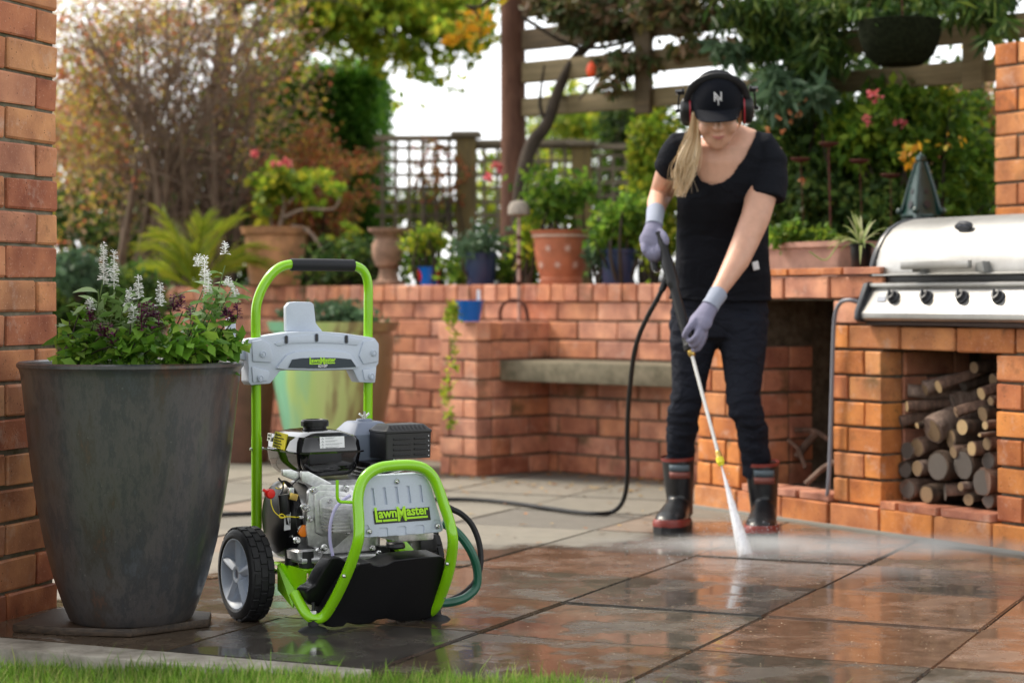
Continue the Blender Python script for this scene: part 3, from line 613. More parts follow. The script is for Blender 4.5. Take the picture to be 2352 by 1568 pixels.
for k in range(7):
    y = .124 + k * .0098; a = Vector((x0 + .001, y, .4715)); b = Vector((x0 + .0115, y + .002, .4815)); nrm = Vector((-.7, 0, .7)) * .0009
    sl.prism([a + nrm, a + Vector((0, .0035, 0)) + nrm, b + Vector((0, .0035, 0)) + nrm, b + nrm], nrm * .4)
sl.build('vent_slot', M['ink'], mf, smooth=0)
ri = MB()
for k in range(4):
    z = .408 + k * .0135
    ri.box((.300, y0 - .0005, z), (.050, .004, .0045)); ri.box((.352, y0 - .0005, z), (.034, .004, .0045))
ri.build('rib', M['blackm'], mf, bevel=.0012)
for k in range(5): MB().sphere((.3765, y0 - .0005, .404 + k * .0125), .0021).build('rivet', M['steel'], mf)
MB().tube([(.31, .16, .33), (.305, .165, .40)], .006, 8).build('stay', M['steel'], mf)
# --- crankcase, covers, cylinder fins
cr = MB().loft([bring(.072, .26, .135, .33, .160, .012, .02), bring(.072, .26, .135, .33, .168, .0, .025), bring(.072, .26, .135, .33, .26, .0, .025), bring(.072, .26, .135, .33, .335, .006, .03), bring(.072, .26, .135, .33, .348, .02, .03)]).build('crankcase', M['alu'], PW, smooth=35)
O5, S5 = (650, 1220), 6.272
cvp = [(770, 60), (820, -10), (900, -35), (960, -70), (1300, -55), (1400, -10), (1500, 60), (1520, 600), (1400, 740), (1180, 930), (900, 960), (760, 900), (720, 620), (740, 400)]
cv = MB().prism(poly(FW, O5, S5, cvp, .122), (0, .018, 0)).build('crankcase_cover', M['alu'], cr, bevel=.004)
cv2 = [(850, 90), (930, 30), (1330, 40), (1400, 120), (1400, 560), (1180, 700), (1000, 760), (880, 700), (860, 420)]
MB().prism(poly(FW, O5, S5, cv2, .113), (0, .012, 0)).build('crankcase_cover', M['alu'], cr, bevel=.005)
MB().prism(poly(FW, O5, S5, [(930, 180), (1010, 120), (1400, 130), (1420, 620), (1100, 660), (960, 560)], .103), (0, .014, 0)).build('pump_flange', M['alu'], cr, bevel=.005)
def capbolt(c, r=.0062, par=cr):
    o = MB().lathe([(r * 1.45, .004), (r * 1.45, -.001), (r, -.0015), (r, -.007), (r * .92, -.0085), (r * .5, -.0085), (r * .45, -.005), (.0003, -.005)], 14, c, 'Y').build('bolt', M['steel'], par); return o
for cx, cyy, yy in ((840, 30, .118), (1350, 10, .118), (1085, 195, .105), (785, 480, .118), (1045, 600, .105), (1380, 315, .100), (1365, 670, .104), (915, 985, .118), (750, 310, .122), (690, 290, .125)):
    capbolt(poly(FW, O5, S5, [(cx, cyy)], yy)[0])
# pump body with fins
pb = poly(FW, O5, S5, [(1060, 290), (1060, 700)], .075)
pz0, pz1, px0 = pb[1].z, pb[0].z, pb[0].x
pump = MB().box2((px0 + .004, .052, pz0), (px0 + .12, .11, pz1)).build('pump', M['alu'], PW, bevel=.004)
for k in range(7):
    z = pz0 + .008 + (pz1 - pz0 - .014) * k / 6; MB().box2((px0 - .003, .046, z - .0016), (px0 + .052, .108, z + .0016)).build('fin', M['alu'], pump, smooth=0)
MB().box2((px0 + .05, .02, pz0 + .004), (px0 + .14, .1, pz1 - .01)).build('pump_head', M['alu'], pump, bevel=.006)
# cylinder with cooling fins, behind the tank and the guard
cyl = MB().box2((.22, .13, .30), (.30, .26, .39)).build('cylinder', M['blackm'], PW, bevel=.004)
for k in range(8):
    z = .316 + k * .0095; MB().box((.262, .165, z), (.095, .13, .0022), Matrix.Rotation(radians(-10), 3, 'Y')).build('fin', M['alu'], cyl, smooth=0)
# fan shroud (recoil side)
fc = Vector((0, .238, .250))
sh = MB().lathe([(.02, -.002), (.06, .000), (.085, .008), (.095, .020), (.0965, .034), (.092, .040), (.088, .042), (.088, .060), (.06, .074)], 40, fc, 'X').build('recoil_cover', mat('cover_black', (.004, .004, .005), .3, 0, Specular_IOR_Level=.25), PW, smooth=30)
MB().lathe([(.0885, .043), (.091, .055), (.090, .078), (.05, .08)], 40, fc, 'X').build('fan_housing', M['alu'], PW)
stk = [FW.px(a, b, .006) for a, b in ((632, 1158), (648, 1168), (650, 1212), (636, 1196))]
stk = [fc + Vector((.004, -.066, .035)), fc + Vector((.013, -.083, .024)), fc + Vector((.013, -.083, -.018)), fc + Vector((.004, -.066, -.022))]
st_ = MB().prism(stk, (-.004, -.003, 0)).build('sticker', M['white'], sh, smooth=0)
MB().prism([s + Vector((-.0045, -.0034, 0)) for s in (stk[0].lerp(stk[2], .2), stk[0].lerp(stk[2], .8), stk[3].lerp(stk[1], .35))], (-.0004, -.0004, 0)).build('print', M['ink'], st_, smooth=0)
# ignition switch, coil cover, brass bracket, wires
def wp(px, py, y): return FW.py(px, py, y)
kn = MB(); c = wp(619, 1133, .17); kn.lathe([(.0105, -.012), (.0125, -.008), (.0125, .006), (.009, .010)], 12, c, 'Y'); kn.box(c + Vector((-.014, -.002, .008)), (.012, .008, .007), Matrix.Rotation(radians(35), 3, 'Y')); kn.build('switch_knob', M['red'], PW, bevel=.0012)
a, b = wp(651, 1135, .150), wp(654, 1180, .150)
MB().tube([a, b], .0135, 16, ref=(0, 1, 0)).build('coil_cover', M['blackm'], PW, bevel=.001)
MB().box(wp(673, 1140, .140), (.022, .012, .017), Matrix.Rotation(radians(15), 3, 'Y')).build('bracket', M['brass'], PW, bevel=.002)
MB().box(wp(668, 1128, .142), (.014, .01, .02)).build('bracket', M['steel'], PW, bevel=.002)
def wire(pts, r_, m, name='wire'): return MB().tube(cat_rom([wp(*p) for p in pts], 6), r_, 6).build(name, m, PW)
Yw = mat('wire_yellow', (.75, .60, .02), .4)
wire([(622, 1146, .16), (624, 1160, .155), (630, 1174, .15), (641, 1184, .145), (650, 1187, .14), (655, 1184, .14), (648, 1180, .14), (641, 1183, .138), (646, 1189, .135), (660, 1186, .132), (680, 1187, .13), (688, 1187, .13)], .0014, Yw)
wire([(633, 1119, .2), (640, 1122, .19), (649, 1118, .18), (652, 1108, .17)], .0014, Yw)
wire([(690, 1095, .15), (672, 1112, .15), (664, 1130, .148), (668, 1146, .145), (678, 1152, .142)], .0017, M['ink'])
wire([(640, 1098, .2), (650, 1112, .18), (648, 1126, .17), (640, 1140, .165)], .0025, M['ink'])
wire([(686, 1155, .13), (681, 1175, .13), (680, 1200, .13), (686, 1222, .13), (690, 1235, .13)], .0013, M['ink'])
MB().box(wp(691, 1187, .128), (.011, .01, .008)).build('terminal', M['steel'], PW, bevel=.001)
# tank straps
for q in (((649, 1078), (668, 1077), (745, 1105), (752, 1122), (735, 1124), (692, 1108), (650, 1092)), ((693, 1082), (709, 1082), (760, 1108), (772, 1125), (745, 1130), (708, 1112), (693, 1104))):
    MB().prism([wp(a, b, .155 if q[0][0] < 660 else .138) for a, b in q], (0, .012, 0)).build('tank_bracket', M['greyp'] if 0 else M['alu'], PW, bevel=.002)
# oil filler
oc = wp(699, 1219, .126)
oil = MB().prism([oc + Vector((.0165 * cos(t), 0, .0165 * sin(t))) for t in [radians(d) for d in (10, 55, 100, 190, 235, 280)]], (0, .010, 0)).build('oil_plug', M['orange'], PW, bevel=.004)
MB().tube([oc + Vector((0, .008, 0)), oc + Vector((.012, .03, 0))], .014, 14).build('filler_neck', M['alu'], PW)
# engine feet and rubber mounts
MB().loft([bring(.012, .085, .115, .19, .158, .002, .01), bring(.012, .085, .115, .19, .178, .0, .01), bring(.012, .085, .115, .19, .184, .006, .01)]).build('mounting_foot', M['alu'], PW, smooth=30)
MB().box2((.02, .108, .150), (.26, .33, .163)).build('sump_base', M['alu'], PW, bevel=.003)
for px, py in ((682, 1240), (745, 1257)): capbolt(wp(px, py, .108))
for px in (671, 706): p = wp(px, 1232, .13 if px > 680 else .16); MB().lathe([(.008, 0), (.008, .005), (.005, .006), (.005, .009)], 6, p).build('nut', M['steel'], PW)
for (a, b, y, rr_) in ((669, 1285, .19, .0165), (704, 1298, .125, .0185), (880, 1285, .12, .0175)):
    p = wp(a, b, y); MB().lathe([(rr_, 0), (rr_ * 1.02, .004), (rr_ * .97, .018), (rr_ * 1.0, .040)], 20, (p.x, p.y, .139)).build('rubber_mount', M['rubber'], PW)
# --- base plate and side gusset
MB().box2((.018, .083, .130), (.33, .275, .138)).build('base_plate', M['green'], PW, bevel=.0015)
O8, S8 = (520, 1300), 5.227
def p8(pts, x): return [FW.px((O8[0] + a / S8) / 1.08844, (O8[1] + b / S8) / 1.08844, x) for a, b in pts]
gs = p8([(935, 548), (1280, 662), (1262, 1010), (1225, 1026), (1180, 1012)], .016)
gu = MB().prism(gs, (.003, 0, 0)).build('gusset', M['green'], PW, smooth=0)
g2 = p8([(935, 548), (1180, 1012)], .016) + p8([(1180, 1012), (1122, 1028), (1105, 1143), (908, 905), (905, 580)], -.004)
g2 = [g2[0], g2[1]] + g2[3:]
MB().prism(g2, (.003, 0, .001)).build('gusset', M['green'], PW, smooth=0)
fl = [wp(709, 1311, .083), wp(775, 1308, .083), wp(760, 1342, .083), wp(722, 1346, .083), wp(710, 1348, .083)]
MB().prism(fl, (0, .003, 0)).build('gusset', M['green'], PW, smooth=0)
MB().box2((.30, .083, .075), (.303, .26, .135)).build('gusset', M['green'], PW, smooth=0)
# --- front loop frame
def ly(py): return float(np.interp(py, [1068, 1120, 1245, 1330, 1400, 1432], [-.112, -.118, -.140, -.085, -.018, 0.0]))
lp = [(676, 1362, .055), (690, 1388, .03), (703, 1408, .012), (719, 1419, .0), (737, 1418, -.004), (752, 1404, None), (775, 1364, None), (798, 1314, None), (815, 1268, None), (824, 1232, None), (824, 1190, None), (822, 1146, None), (829, 1112, None), (846, 1088, None), (872, 1074, None), (905, 1069, None), (942, 1068, None), (972, 1075, None), (993, 1093, None), (1007, 1122, None), (1020, 1160, None), (1033, 1200, None), (1040, 1238, None), (1036, 1285, None), (1027, 1325, None), (1013, 1366, None), (1001, 1392, None)]
path = [wp(a, b, ly(b) if y is None else y) for a, b, y in lp]
e = path[-1]; path += [Vector((e.x - .004, e.y + .03, .020)), Vector((e.x - .008, e.y + .06, .024)), Vector((e.x - .01, e.y + .10, .060))]
MB().tube(cat_rom(path, 5), .0135, 14, ref=(0, 1, 0)).build('front_frame', M['green'], PW)
for a, b in ((790, 1322), (769, 1393), (1027, 1294), (1019, 1386 - 15)):
    p = wp(a, b, ly(b) - .0125); MB().sphere(p, .0048).build('screw', M['steel'], PW)
# right rear leg seen under the panel
MB().prism([wp(875, 1210, .12), wp(905, 1208, .12), wp(952, 1262, .05), wp(920, 1268, .05)], (0, .025, -.004)).build('rear_strut', M['green'], PW, bevel=.003)
# J hook
MB().tube(cat_rom([wp(774.5, 1102, -.10), wp(774.5, 1125, -.10), wp(775, 1143, -.10), wp(781, 1151, -.10), wp(795, 1152.5, -.11), wp(815, 1153, -.118)], 5), .0040, 8).build('gun_hook', M['green'], PW)
# --- grey front panel with recessed slots (cut)
O4, S4 = (860, 1120), 5.227
pan = [(246, 1125), (247, 800), (252, 570), (275, 450), (330, 378), (420, 355), (700, 340), (955, 322), (1035, 342), (1100, 405), (1150, 510), (1225, 780), (1305, 1038), (1292, 1082), (1240, 1100), (760, 1138), (300, 1168), (258, 1155)]
PY = -.102
pn = MB().prism(poly(FW, O4, S4, pan, PY), (0, .030, 0)).build('front_panel', M['greyp'], PW, bevel=.004, seg=3)
cut = MB()
for k, (cx, c0) in enumerate(((392, 525), (548, 515), (705, 505), (862, 495), (1018, 484))):
    cut.prism(poly(FW, O4, S4, [(cx - 20, c0), (cx + 20, c0), (cx + 46, c0 + 224), (cx + 10, c0 + 226)], PY - .01), (0, .0145, 0))
for cx, c0 in ((480, 1042), (720, 1024), (955, 1008)):
    cut.prism(poly(FW, O4, S4, [(cx, c0 + 15), (cx + 12, c0), (cx + 100, c0 - 5), (cx + 120, c0 + 12), (cx + 122, c0 + 140), (cx, c0 + 150)], PY - .01), (0, .0128, 0))
for cx, c0 in ((270, 1008), (1165, 940)):
    cut.prism(poly(FW, O4, S4, [(cx, c0 + 10), (cx + 65, c0 - 6), (cx + 100, c0 + 55), (cx + 95, c0 + 150), (cx - 10, c0 + 150)] if cx < 500 else [(cx, c0 + 60), (cx + 40, c0 - 5), (cx + 110, c0 - 5), (cx + 150, c0 + 150), (cx, c0 + 160)], PY - .01), (0, .0125, 0))
co = cut.build('cutter', M['greyp'], PW, smooth=0)
md = pn.modifiers.new('b', 'BOOLEAN'); md.object = co; md.operation = 'DIFFERENCE'; md.solver = 'EXACT'
bpy.context.view_layer.update(); evald(pn); bpy.data.objects.remove(co); sharp(pn.data, 30)
for cx, cyy in ((688, 432), (330, 1085), (1217, 1015)):
    c = poly(FW, O4, S4, [(cx, cyy)], PY)[0]
    MB().lathe([(.0072, .002), (.0068, -.003), (.005, -.006), (.0028, -.0072), (.0024, -.005), (.0002, -.005)], 16, c, 'Y').build('bolt', M['steel'], pn)
lq = poly(FW, O4, S4, [(378, 818), (1112, 765), (1132, 935), (400, 992)], PY - .0006)
lb = MB().prism(lq, (0, -.0010, 0)).build('nameplate', M['ink'], pn, smooth=0)
uz = (lq[0] - lq[3]); ux = lq[2] - lq[3]
o0 = lq[3] + ux * .022 + uz * .17 + Vector((0, -.0022, 0))
logo(lb, o0, ux, uz, ux.length * .955, M['lime'], e=.0005)
# --- black detergent tank under the panel
O3, S3 = (640, 1000), 2.45
def ty(a, b):
    py = (O3[1] + b / S3) / 1.08844; return float(np.interp(py, [1262, 1430], [-.112, -.006]))
ft = [(640, 1000), (700, 992), (722, 1006), (760, 1014), (800, 1006), (850, 980), (1000, 962), (1140, 954), (1165, 972), (1150, 1070), (1110, 1270), (1080, 1330), (1000, 1345), (900, 1358), (860, 1350), (800, 1338), (740, 1345), (715, 1364), (640, 1376), (595, 1372), (560, 1362), (540, 1385), (470, 1392), (420, 1382), (440, 1290), (520, 1160), (600, 1040)]
MB().prism(poly(FW, O3, S3, ft, ty), (0, .085, .008)).build('detergent_tank', M['blackm'], PW, bevel=.008, seg=3)
lob = [(465, 962), (520, 962), (560, 985), (575, 1100), (500, 1250), (440, 1275), (330, 1252), (306, 1225), (304, 1170), (330, 1146), (362, 1132), (400, 1060)]
MB().prism(poly(FW, O3, S3, lob, lambda a, b: ty(a, b) + .06), (0, .06, 0)).build('detergent_tank', M['blackm'], PW, bevel=.009, seg=3)
MB().lathe([(.022, 0), (.024, .004), (.022, .012), (.018, .015)], 20, (.19, -.065, .197)).build('filler_cap', M['blackm'], PW)
# clear suction tube
tb = [((O5[0] + a / S5) / 1.08844, (O5[1] + b / S5) / 1.08844) for a, b in ((1420, 110), (1340, 160), (1240, 240), (1170, 340), (1130, 450), (1100, 590), (1095, 760), (1110, 900), (1140, 1050))]
MB().tube(cat_rom([wp(a, b, -.03 + .02 * k / 8) for k, (a, b) in enumerate(tb)], 5), .0042, 10).build('suction_tube', M['clear'], PW)
# engine clutter between panel and tank
MB().box2((.20, -.06, .21), (.30, .05, .27)).build('pump_manifold', M['alu'], PW, bevel=.006)
for a, b in ((855, 1258), (870, 1270)): capbolt(wp(a, b, .03), .005)
MB().tube(cat_rom([wp(890, 1212, .02), wp(900, 1240, .02), wp(905, 1256, .02), wp(915, 1240, .02), wp(922, 1214, .02)], 5), .0012, 6).build('wire_clip', M['steel'], PW)
MB().box(wp(975, 1245, .12), (.05, .05, .045)).build('valve_block', M['blackm'], PW, bevel=.005)
# --- hoses at the right side
def htube(pts, r_, m, name): return MB().tube(cat_rom([wp(*p) for p in pts], 7), r_, 10).build(name, m, PW)
htube([(1010, 1150, .12), (1033, 1166, .10), (1060, 1180, .09), (1084, 1205, .08), (1100, 1245, .07), (1104, 1290, .06), (1094, 1330, .06), (1070, 1358, .06), (1045, 1373, .06), (1020, 1382, .05), (985, 1385, .05)], .0078, M['rubber'], 'pressure_hose')
htube([(1015, 1200, .05), (1040, 1214, .04), (1064, 1238, .03), (1085, 1272, .02), (1096, 1310, .02), (1094, 1346, .02), (1074, 1368, .02), (1050, 1379, .02), (1020, 1384, .03), (985, 1384, .03)], .0112, M['hoseg'], 'inlet_hose')
# --- wheels
def wheel(x_out, sgn):
    c = Vector((x_out, .2496, .117)); R = .117; Wd = .065 * sgn
    def q(pr): return [(r_, z * sgn) for r_, z in pr]
    ty_ = MB().lathe(q([(.088, .002), (.094, -.002), (.104, -.001), (.110, .004), (.1135, .010), (.1135, .055), (.110, .061), (.100, .064), (.088, .062)]), 56, c, 'X', cap=False)
    hub = thing_part('wheel', ty_, M['rubber'])
    lg = MB()
    for k in range(22):
        for row, (za, zb) in enumerate(((.006, .0225), (.024, .041), (.0425, .059))):
            a = 2 * pi * (k + .5 * (row % 2)) / 22; da = 2 * pi / 22 * .40
            ring = []
            for rr_ in (.112, .1178):
                for zz in (za, zb):
                    for t in (a - da, a + da): ring.append(c + Vector((zz * sgn, rr_ * cos(t), rr_ * sin(t))))
            lg.add(ring, [(0, 1, 3, 2), (4, 6, 7, 5), (0, 4, 5, 1), (2, 3, 7, 6), (0, 2, 6, 4), (1, 5, 7, 3)])
    lg.build('tread', M['rubber'], hub, bevel=.0012, seg=1)
    dish = MB().lathe(q([(.089, .001), (.0855, .0005), (.083, .006), (.070, .020), (.045, .026), (.024, .022), (.023, .006), (.0205, .004), (.013, .005), (.0125, .022), (.001, .022)]), 50, c, 'X', cap=False)
    rim = dish.build('rim', [M['greyp']], hub)
    sp = MB()
    for k in range(5):
        a = 2 * pi * k / 5 + .35
        def pt(rr_, t, z): return c + Vector((z * sgn, rr_ * cos(t), rr_ * sin(t)))
        A = [pt(.021, a - .50, .012), pt(.084, a - .17, .010), pt(.084, a + .17, .010), pt(.021, a + .50, .012)]
        Rg = [pt(.022, a - .05, .003), pt(.084, a - .03, .002), pt(.084, a + .03, .002), pt(.022, a + .05, .003)]
        sp.add(A + Rg, [(0, 1, 5, 4), (4, 5, 6, 7), (7, 6, 2, 3), (1, 2, 6, 5)])
        B_ = [pt(.084, a - .17, .010), pt(.084, a + .17, .010), pt(.084, a + .17, .03), pt(.084, a - .17, .03), pt(.021, a + .5, .03), pt(.021, a - .5, .03)]
        sp.add([A[0], A[1], B_[3], B_[5]], [(0, 1, 2, 3)]); sp.add([A[3], A[2], B_[2], B_[4]], [(0, 1, 2, 3)])
    sp.build('spoke', M['greyp'], hub, smooth=0, fix=False)
    MB().lathe(q([(.0118, .010), (.011, .008), (.001, .008)]), 8, c, 'X').build('axle_end', mat('axle_cap', (.02, .03, .08), .4), hub)
def thing_part(name, mb, m): return mb.build(name, m, PW, smooth=35)
wheel(-.099, 1); wheel(.443, -1)
MB().tube([(-.08, .2496, .117), (.425, .2496, .117)], .008, 12, ref=(0, 1, 0)).build('axle', M['steel'], PW)
# --- feet
for x in (.0, .338):
    ft_ = MB().lathe([(.036, .0), (.037, .003), (.030, .009), (.018, .013), (.013, .016), (.0125, .028), (.016, .031)], 24, (x, .0, .0)).build('foot', M['rubber'], PW)
    MB().tube([(x, 0, .045), (x, .0, .072)], .0042, 8).build('stud', M['ink'], ft_)
    MB().lathe([(.0085, .040), (.0085, .052), (.006, .053)], 6, (x, 0, 0)).build('nut', M['steel'], ft_)
# ================================================================== PERSON
SKIN = mat('skin', (.60, .335, .235), .48, 0, Subsurface_Weight=.12, Subsurface_Scale=.01); SKIN.node_tree.nodes['Principled BSDF'].inputs['Subsurface Radius'].default_value = (1, .35, .2)
grain(SKIN, .10, 22, .15, .06, dist=.001)
def cloth(name, col, sc=9, st=.6, dist=.012, rough=.85):
    m = mat(name, col, rough); nt = m.node_tree; L = nt.links.new; b = nt.nodes['Principled BSDF']; tc = N(nt, 'ShaderNodeTexCoord')
    mp = N(nt, 'ShaderNodeMapping'); mp.inputs['Scale'].default_value = (1, 1, 1.8); L(tc.outputs['Object'], mp.inputs[0])
    n = N(nt, 'ShaderNodeTexNoise'); n.inputs['Scale'].default_value = sc; n.inputs['Detail'].default_value = 3; n.inputs['Distortion'].default_value = .8; L(mp.outputs[0], n.inputs['Vector'])
    bp = N(nt, 'ShaderNodeBump'); bp.inputs['Strength'].default_value = st; bp.inputs['Distance'].default_value = dist; L(n.outputs[0], bp.inputs['Height']); L(bp.outputs[0], b.inputs['Normal'])
    b.inputs['Specular IOR Level'].default_value = .12; return m
TSH = cloth('tshirt_black', (.008, .009, .013), 8, .8, .018); JEA = cloth('jeans_black', (.014, .016, .024), 11, 1, .025)
GLV = cloth('glove_grey', (.21, .205, .29), 30, .4, .003); GLC = cloth('glove_cuff', (.30, .33, .41), 40, .3, .002)
BOOT = grain(mat('boot_rubber', (.008, .009, .011), .32), .4, 30, .2, .1); BRED = mat('boot_red', (.20, .028, .02), .45); CAPM = cloth('cap_black', (.006, .007, .011), 30, .3, .003)
PR0 = Vector((at(1645, 1200, 6.78).x, 6.78, 0))
PS = thing('person', 'woman in black t-shirt, cap and ear defenders aiming the spray lance at the paving', 'person', PR0)
def remesh(o, vox, smooth_it=6, fac=.5):
    m = o.modifiers.new('r', 'REMESH'); m.mode = 'VOXEL'; m.voxel_size = vox; m.use_smooth_shade = True
    if smooth_it: s = o.modifiers.new('s', 'SMOOTH'); s.iterations = smooth_it; s.factor = fac
    bpy.context.view_layer.update(); evald(o); o.data.polygons.foreach_set('use_smooth', [True] * len(o.data.polygons)); return o
SC = lambda Y: Y / F
def rings(rows, k=1.0, dy=0.0, n=28):                  # rows: y px, left px, right px, depth, half thickness
    P_ = [at((l + r_) / 2, y, Y + dy) for y, l, r_, Y, t in rows]
    R_ = [((r_ - l) / 2 * SC(Y) * k, t * k) for y, l, r_, Y, t in rows]
    return P_, R_
TOR = [(760, 1540, 1766, 6.86, .105), (720, 1536, 1768, 6.86, .112), (680, 1541, 1769, 6.85, .112), (630, 1551, 1768, 6.83, .105), (570, 1556, 1766, 6.81, .10), (515, 1558, 1765, 6.79, .10), (465, 1558, 1763, 6.75, .11), (425, 1558, 1764, 6.71, .118), (390, 1557, 1768, 6.68, .112), (355, 1556, 1772, 6.66, .095), (330, 1564, 1765, 6.65, .075), (314, 1586, 1742, 6.65, .058), (304, 1615, 1705, 6.64, .045)]
LR = [(735, 1536, 1652, 6.87, .098), (783, 1537, 1650, 6.87, .095), (844, 1540, 1631, 6.88, .082), (899, 1541, 1618, 6.88, .070), (930, 1537, 1611, 6.89, .064), (962, 1532, 1606, 6.92, .062), (1005, 1530, 1600, 6.96, .058), (1050, 1529, 1594, 7.0, .050)]
LL = [(735, 1650, 1767, 6.84, .098), (783, 1650, 1764, 6.83, .095), (861, 1662, 1752, 6.80, .080), (910, 1667, 1748, 6.78, .070), (935, 1669, 1750, 6.78, .066), (962, 1683, 1760, 6.80, .064), (1005, 1692, 1767, 6.83, .060), (1060, 1702, 1770, 6.86, .052)]
armR = [(1566, 338, 6.67, .050), (1545, 372, 6.70, .046), (1530, 410, 6.78, .042), (1519, 446, 6.83, .040), (1510, 466, 6.78, .036), (1506, 486, 6.70, .028), (1503, 505, 6.63, .026)]
armL = [(1760, 345, 6.66, .054), (1762, 385, 6.65, .054), (1751, 440, 6.62, .052), (1735, 500, 6.60, .049), (1713, 553, 6.58, .045), (1692, 600, 6.54, .041), (1665, 645, 6.50, .031), (1648, 672, 6.47, .026), (1640, 686, 6.455, .026)]
Hc = at(1647, 252, 6.54); HT = radians(27); HR_ = Matrix.Rotation(radians(-4), 3, 'Z') @ Matrix.Rotation(radians(-2), 3, 'Y') @ Matrix.Rotation(HT, 3, 'X')
def hd(x, y, z): return Hc + HR_ @ Vector((x, y, z))
body = MB()
P_, R_ = rings(TOR, .95); R_[:4] = [(a * .9, b * .9) for a, b in R_[:4]]; body.tube(P_, R_, 28, dome=.3)
for LG in (LR, LL): P_, R_ = rings(LG, .86); R_ = R_[:4] + [(a * .82, b * .82) for a, b in R_[4:]]; e = P_[-1]; body.tube(P_[:-1] + [e + Vector((.012 if LG is LL else .004, .0, .01)), e + Vector((.018 if LG is LL else .004, .0, -.04))], R_ + [(.034, .036)], 20, dome=.3)
body.tube([at(a, b, Y) for a, b, Y, q in armR], [q for *_, q in armR], 18, dome=.6); body.tube([at(a, b, Y) for a, b, Y, q in armL], [q for *_, q in armL], 18, dome=.6)
body.tube([at(1655, 330, 6.67), at(1653, 305, 6.64), hd(0, .035, -.06)], [(.062, .055), (.056, .052), (.054, .055)], 20)
# head: skull, jaw, nose, lips, cheeks, ears
def hs_(c, r_, sc): body.add(*(lambda q: (q.v, q.f))(_hsph(c, r_, sc)))
def _hsph(c, r_, sc):
    q = MB(); q.sphere((0, 0, 0), r_, 20, 14, sc); q.v = [tuple(hd(*(Vector(v) + Vector(c)))) for v in q.v]; return q
for c, sc in (((0, .014, .020), (.075, .092, .094)), ((0, -.026, -.048), (.061, .060, .066)), ((0, -.040, -.074), (.047, .045, .046)), ((0, -.058, -.094), (.026, .025, .024)), ((0, -.035, .0), (.066, .058, .07)), ((.036, -.052, -.038), (.028, .03, .03)), ((-.036, -.052, -.038), (.028, .03, .03)),
              ((0, -.098, -.026), (.0125, .015, .012)), ((.009, -.090, -.029), (.009, .01, .008)), ((-.009, -.090, -.029), (.009, .01, .008)), ((0, -.083, -.055), (.020, .012, .0055)), ((0, -.081, -.064), (.017, .012, .006)), ((.079, .012, -.01), (.01, .02, .03)), ((-.079, .012, -.01), (.01, .02, .03))):
    hs_(c, 1.0, sc)
body.tube([hd(0, -.080, .018), hd(0, -.090, -.004), hd(0, -.099, -.022)], [(.008, .010), (.009, .011), (.011, .011)], 10)
for s in (-1, 1): body.tube([hd(s * .012, -.083, .012), hd(s * .035, -.078, .016), hd(s * .055, -.062, .012)], [.006, .007, .005], 8)
bo_ = body.build('body', SKIN, PS, world=True, smooth=0, fix=False); remesh(bo_, .0042, 7, .5)
FX = HR_ ; 
for s in (-1, 1):
    q = _hsph((s * .031, -.0775, .004), 1.0, (.014, .008, .006)); q.build('eyelid', mat('lid', (.42, .2, .15), .5), bo_, world=True)
    q = MB(); q.tube([hd(s * .014, -.089, .014), hd(s * .034, -.0855, .018), hd(s * .054, -.070, .013)], [.0022, .003, .0015], 6); q.build('eyebrow', mat('brow', (.22, .12, .06), .8), bo_, world=True)
    q = MB(); q.tube([hd(s * .018, -.0845, -.001), hd(s * .031, -.088, -.004), hd(s * .045, -.079, -.001)], [.001, .0015, .001], 5); q.build('eyelash', M['ink'], bo_, world=True)
q = MB(); q.tube([hd(-.021, -.086, -.058), hd(-.010, -.0935, -.0575), hd(0, -.0945, -.059), hd(.010, -.0935, -.0575), hd(.021, -.086, -.058)], [.001, .0022, .0024, .0022, .001], 6)
q.tube([hd(-.017, -.085, -.063), hd(0, -.0935, -.065), hd(.017, -.085, -.063)], [.001, .0035, .001], 6); q.build('lips', mat('lip', (.48, .16, .13), .4), bo_, world=True)
# safety glasses
gl = MB()
for s in (-1, 1):
    ring = [hd(s * (.034 + .027 * cos(t)), -.102 - .012 * cos(t) * 0 + abs(.034 + .027 * cos(t)) ** 2 * 4, .004 + .017 * sin(t)) for t in [2 * pi * k / 14 for k in range(15)]]
    gl.tube(ring, .0009, 5)
gl.tube([hd(-.06, -.085, .008), hd(-.082, .01, .01)], .0013, 5); gl.tube([hd(.06, -.085, .008), hd(.082, .01, .01)], .0013, 5); gl.tube([hd(-.008, -.1, .008), hd(.008, -.1, .008)], .001, 5)
gl.build('safety_glasses', mat('glasses', (.5, .45, .4), .15), PS, world=True)
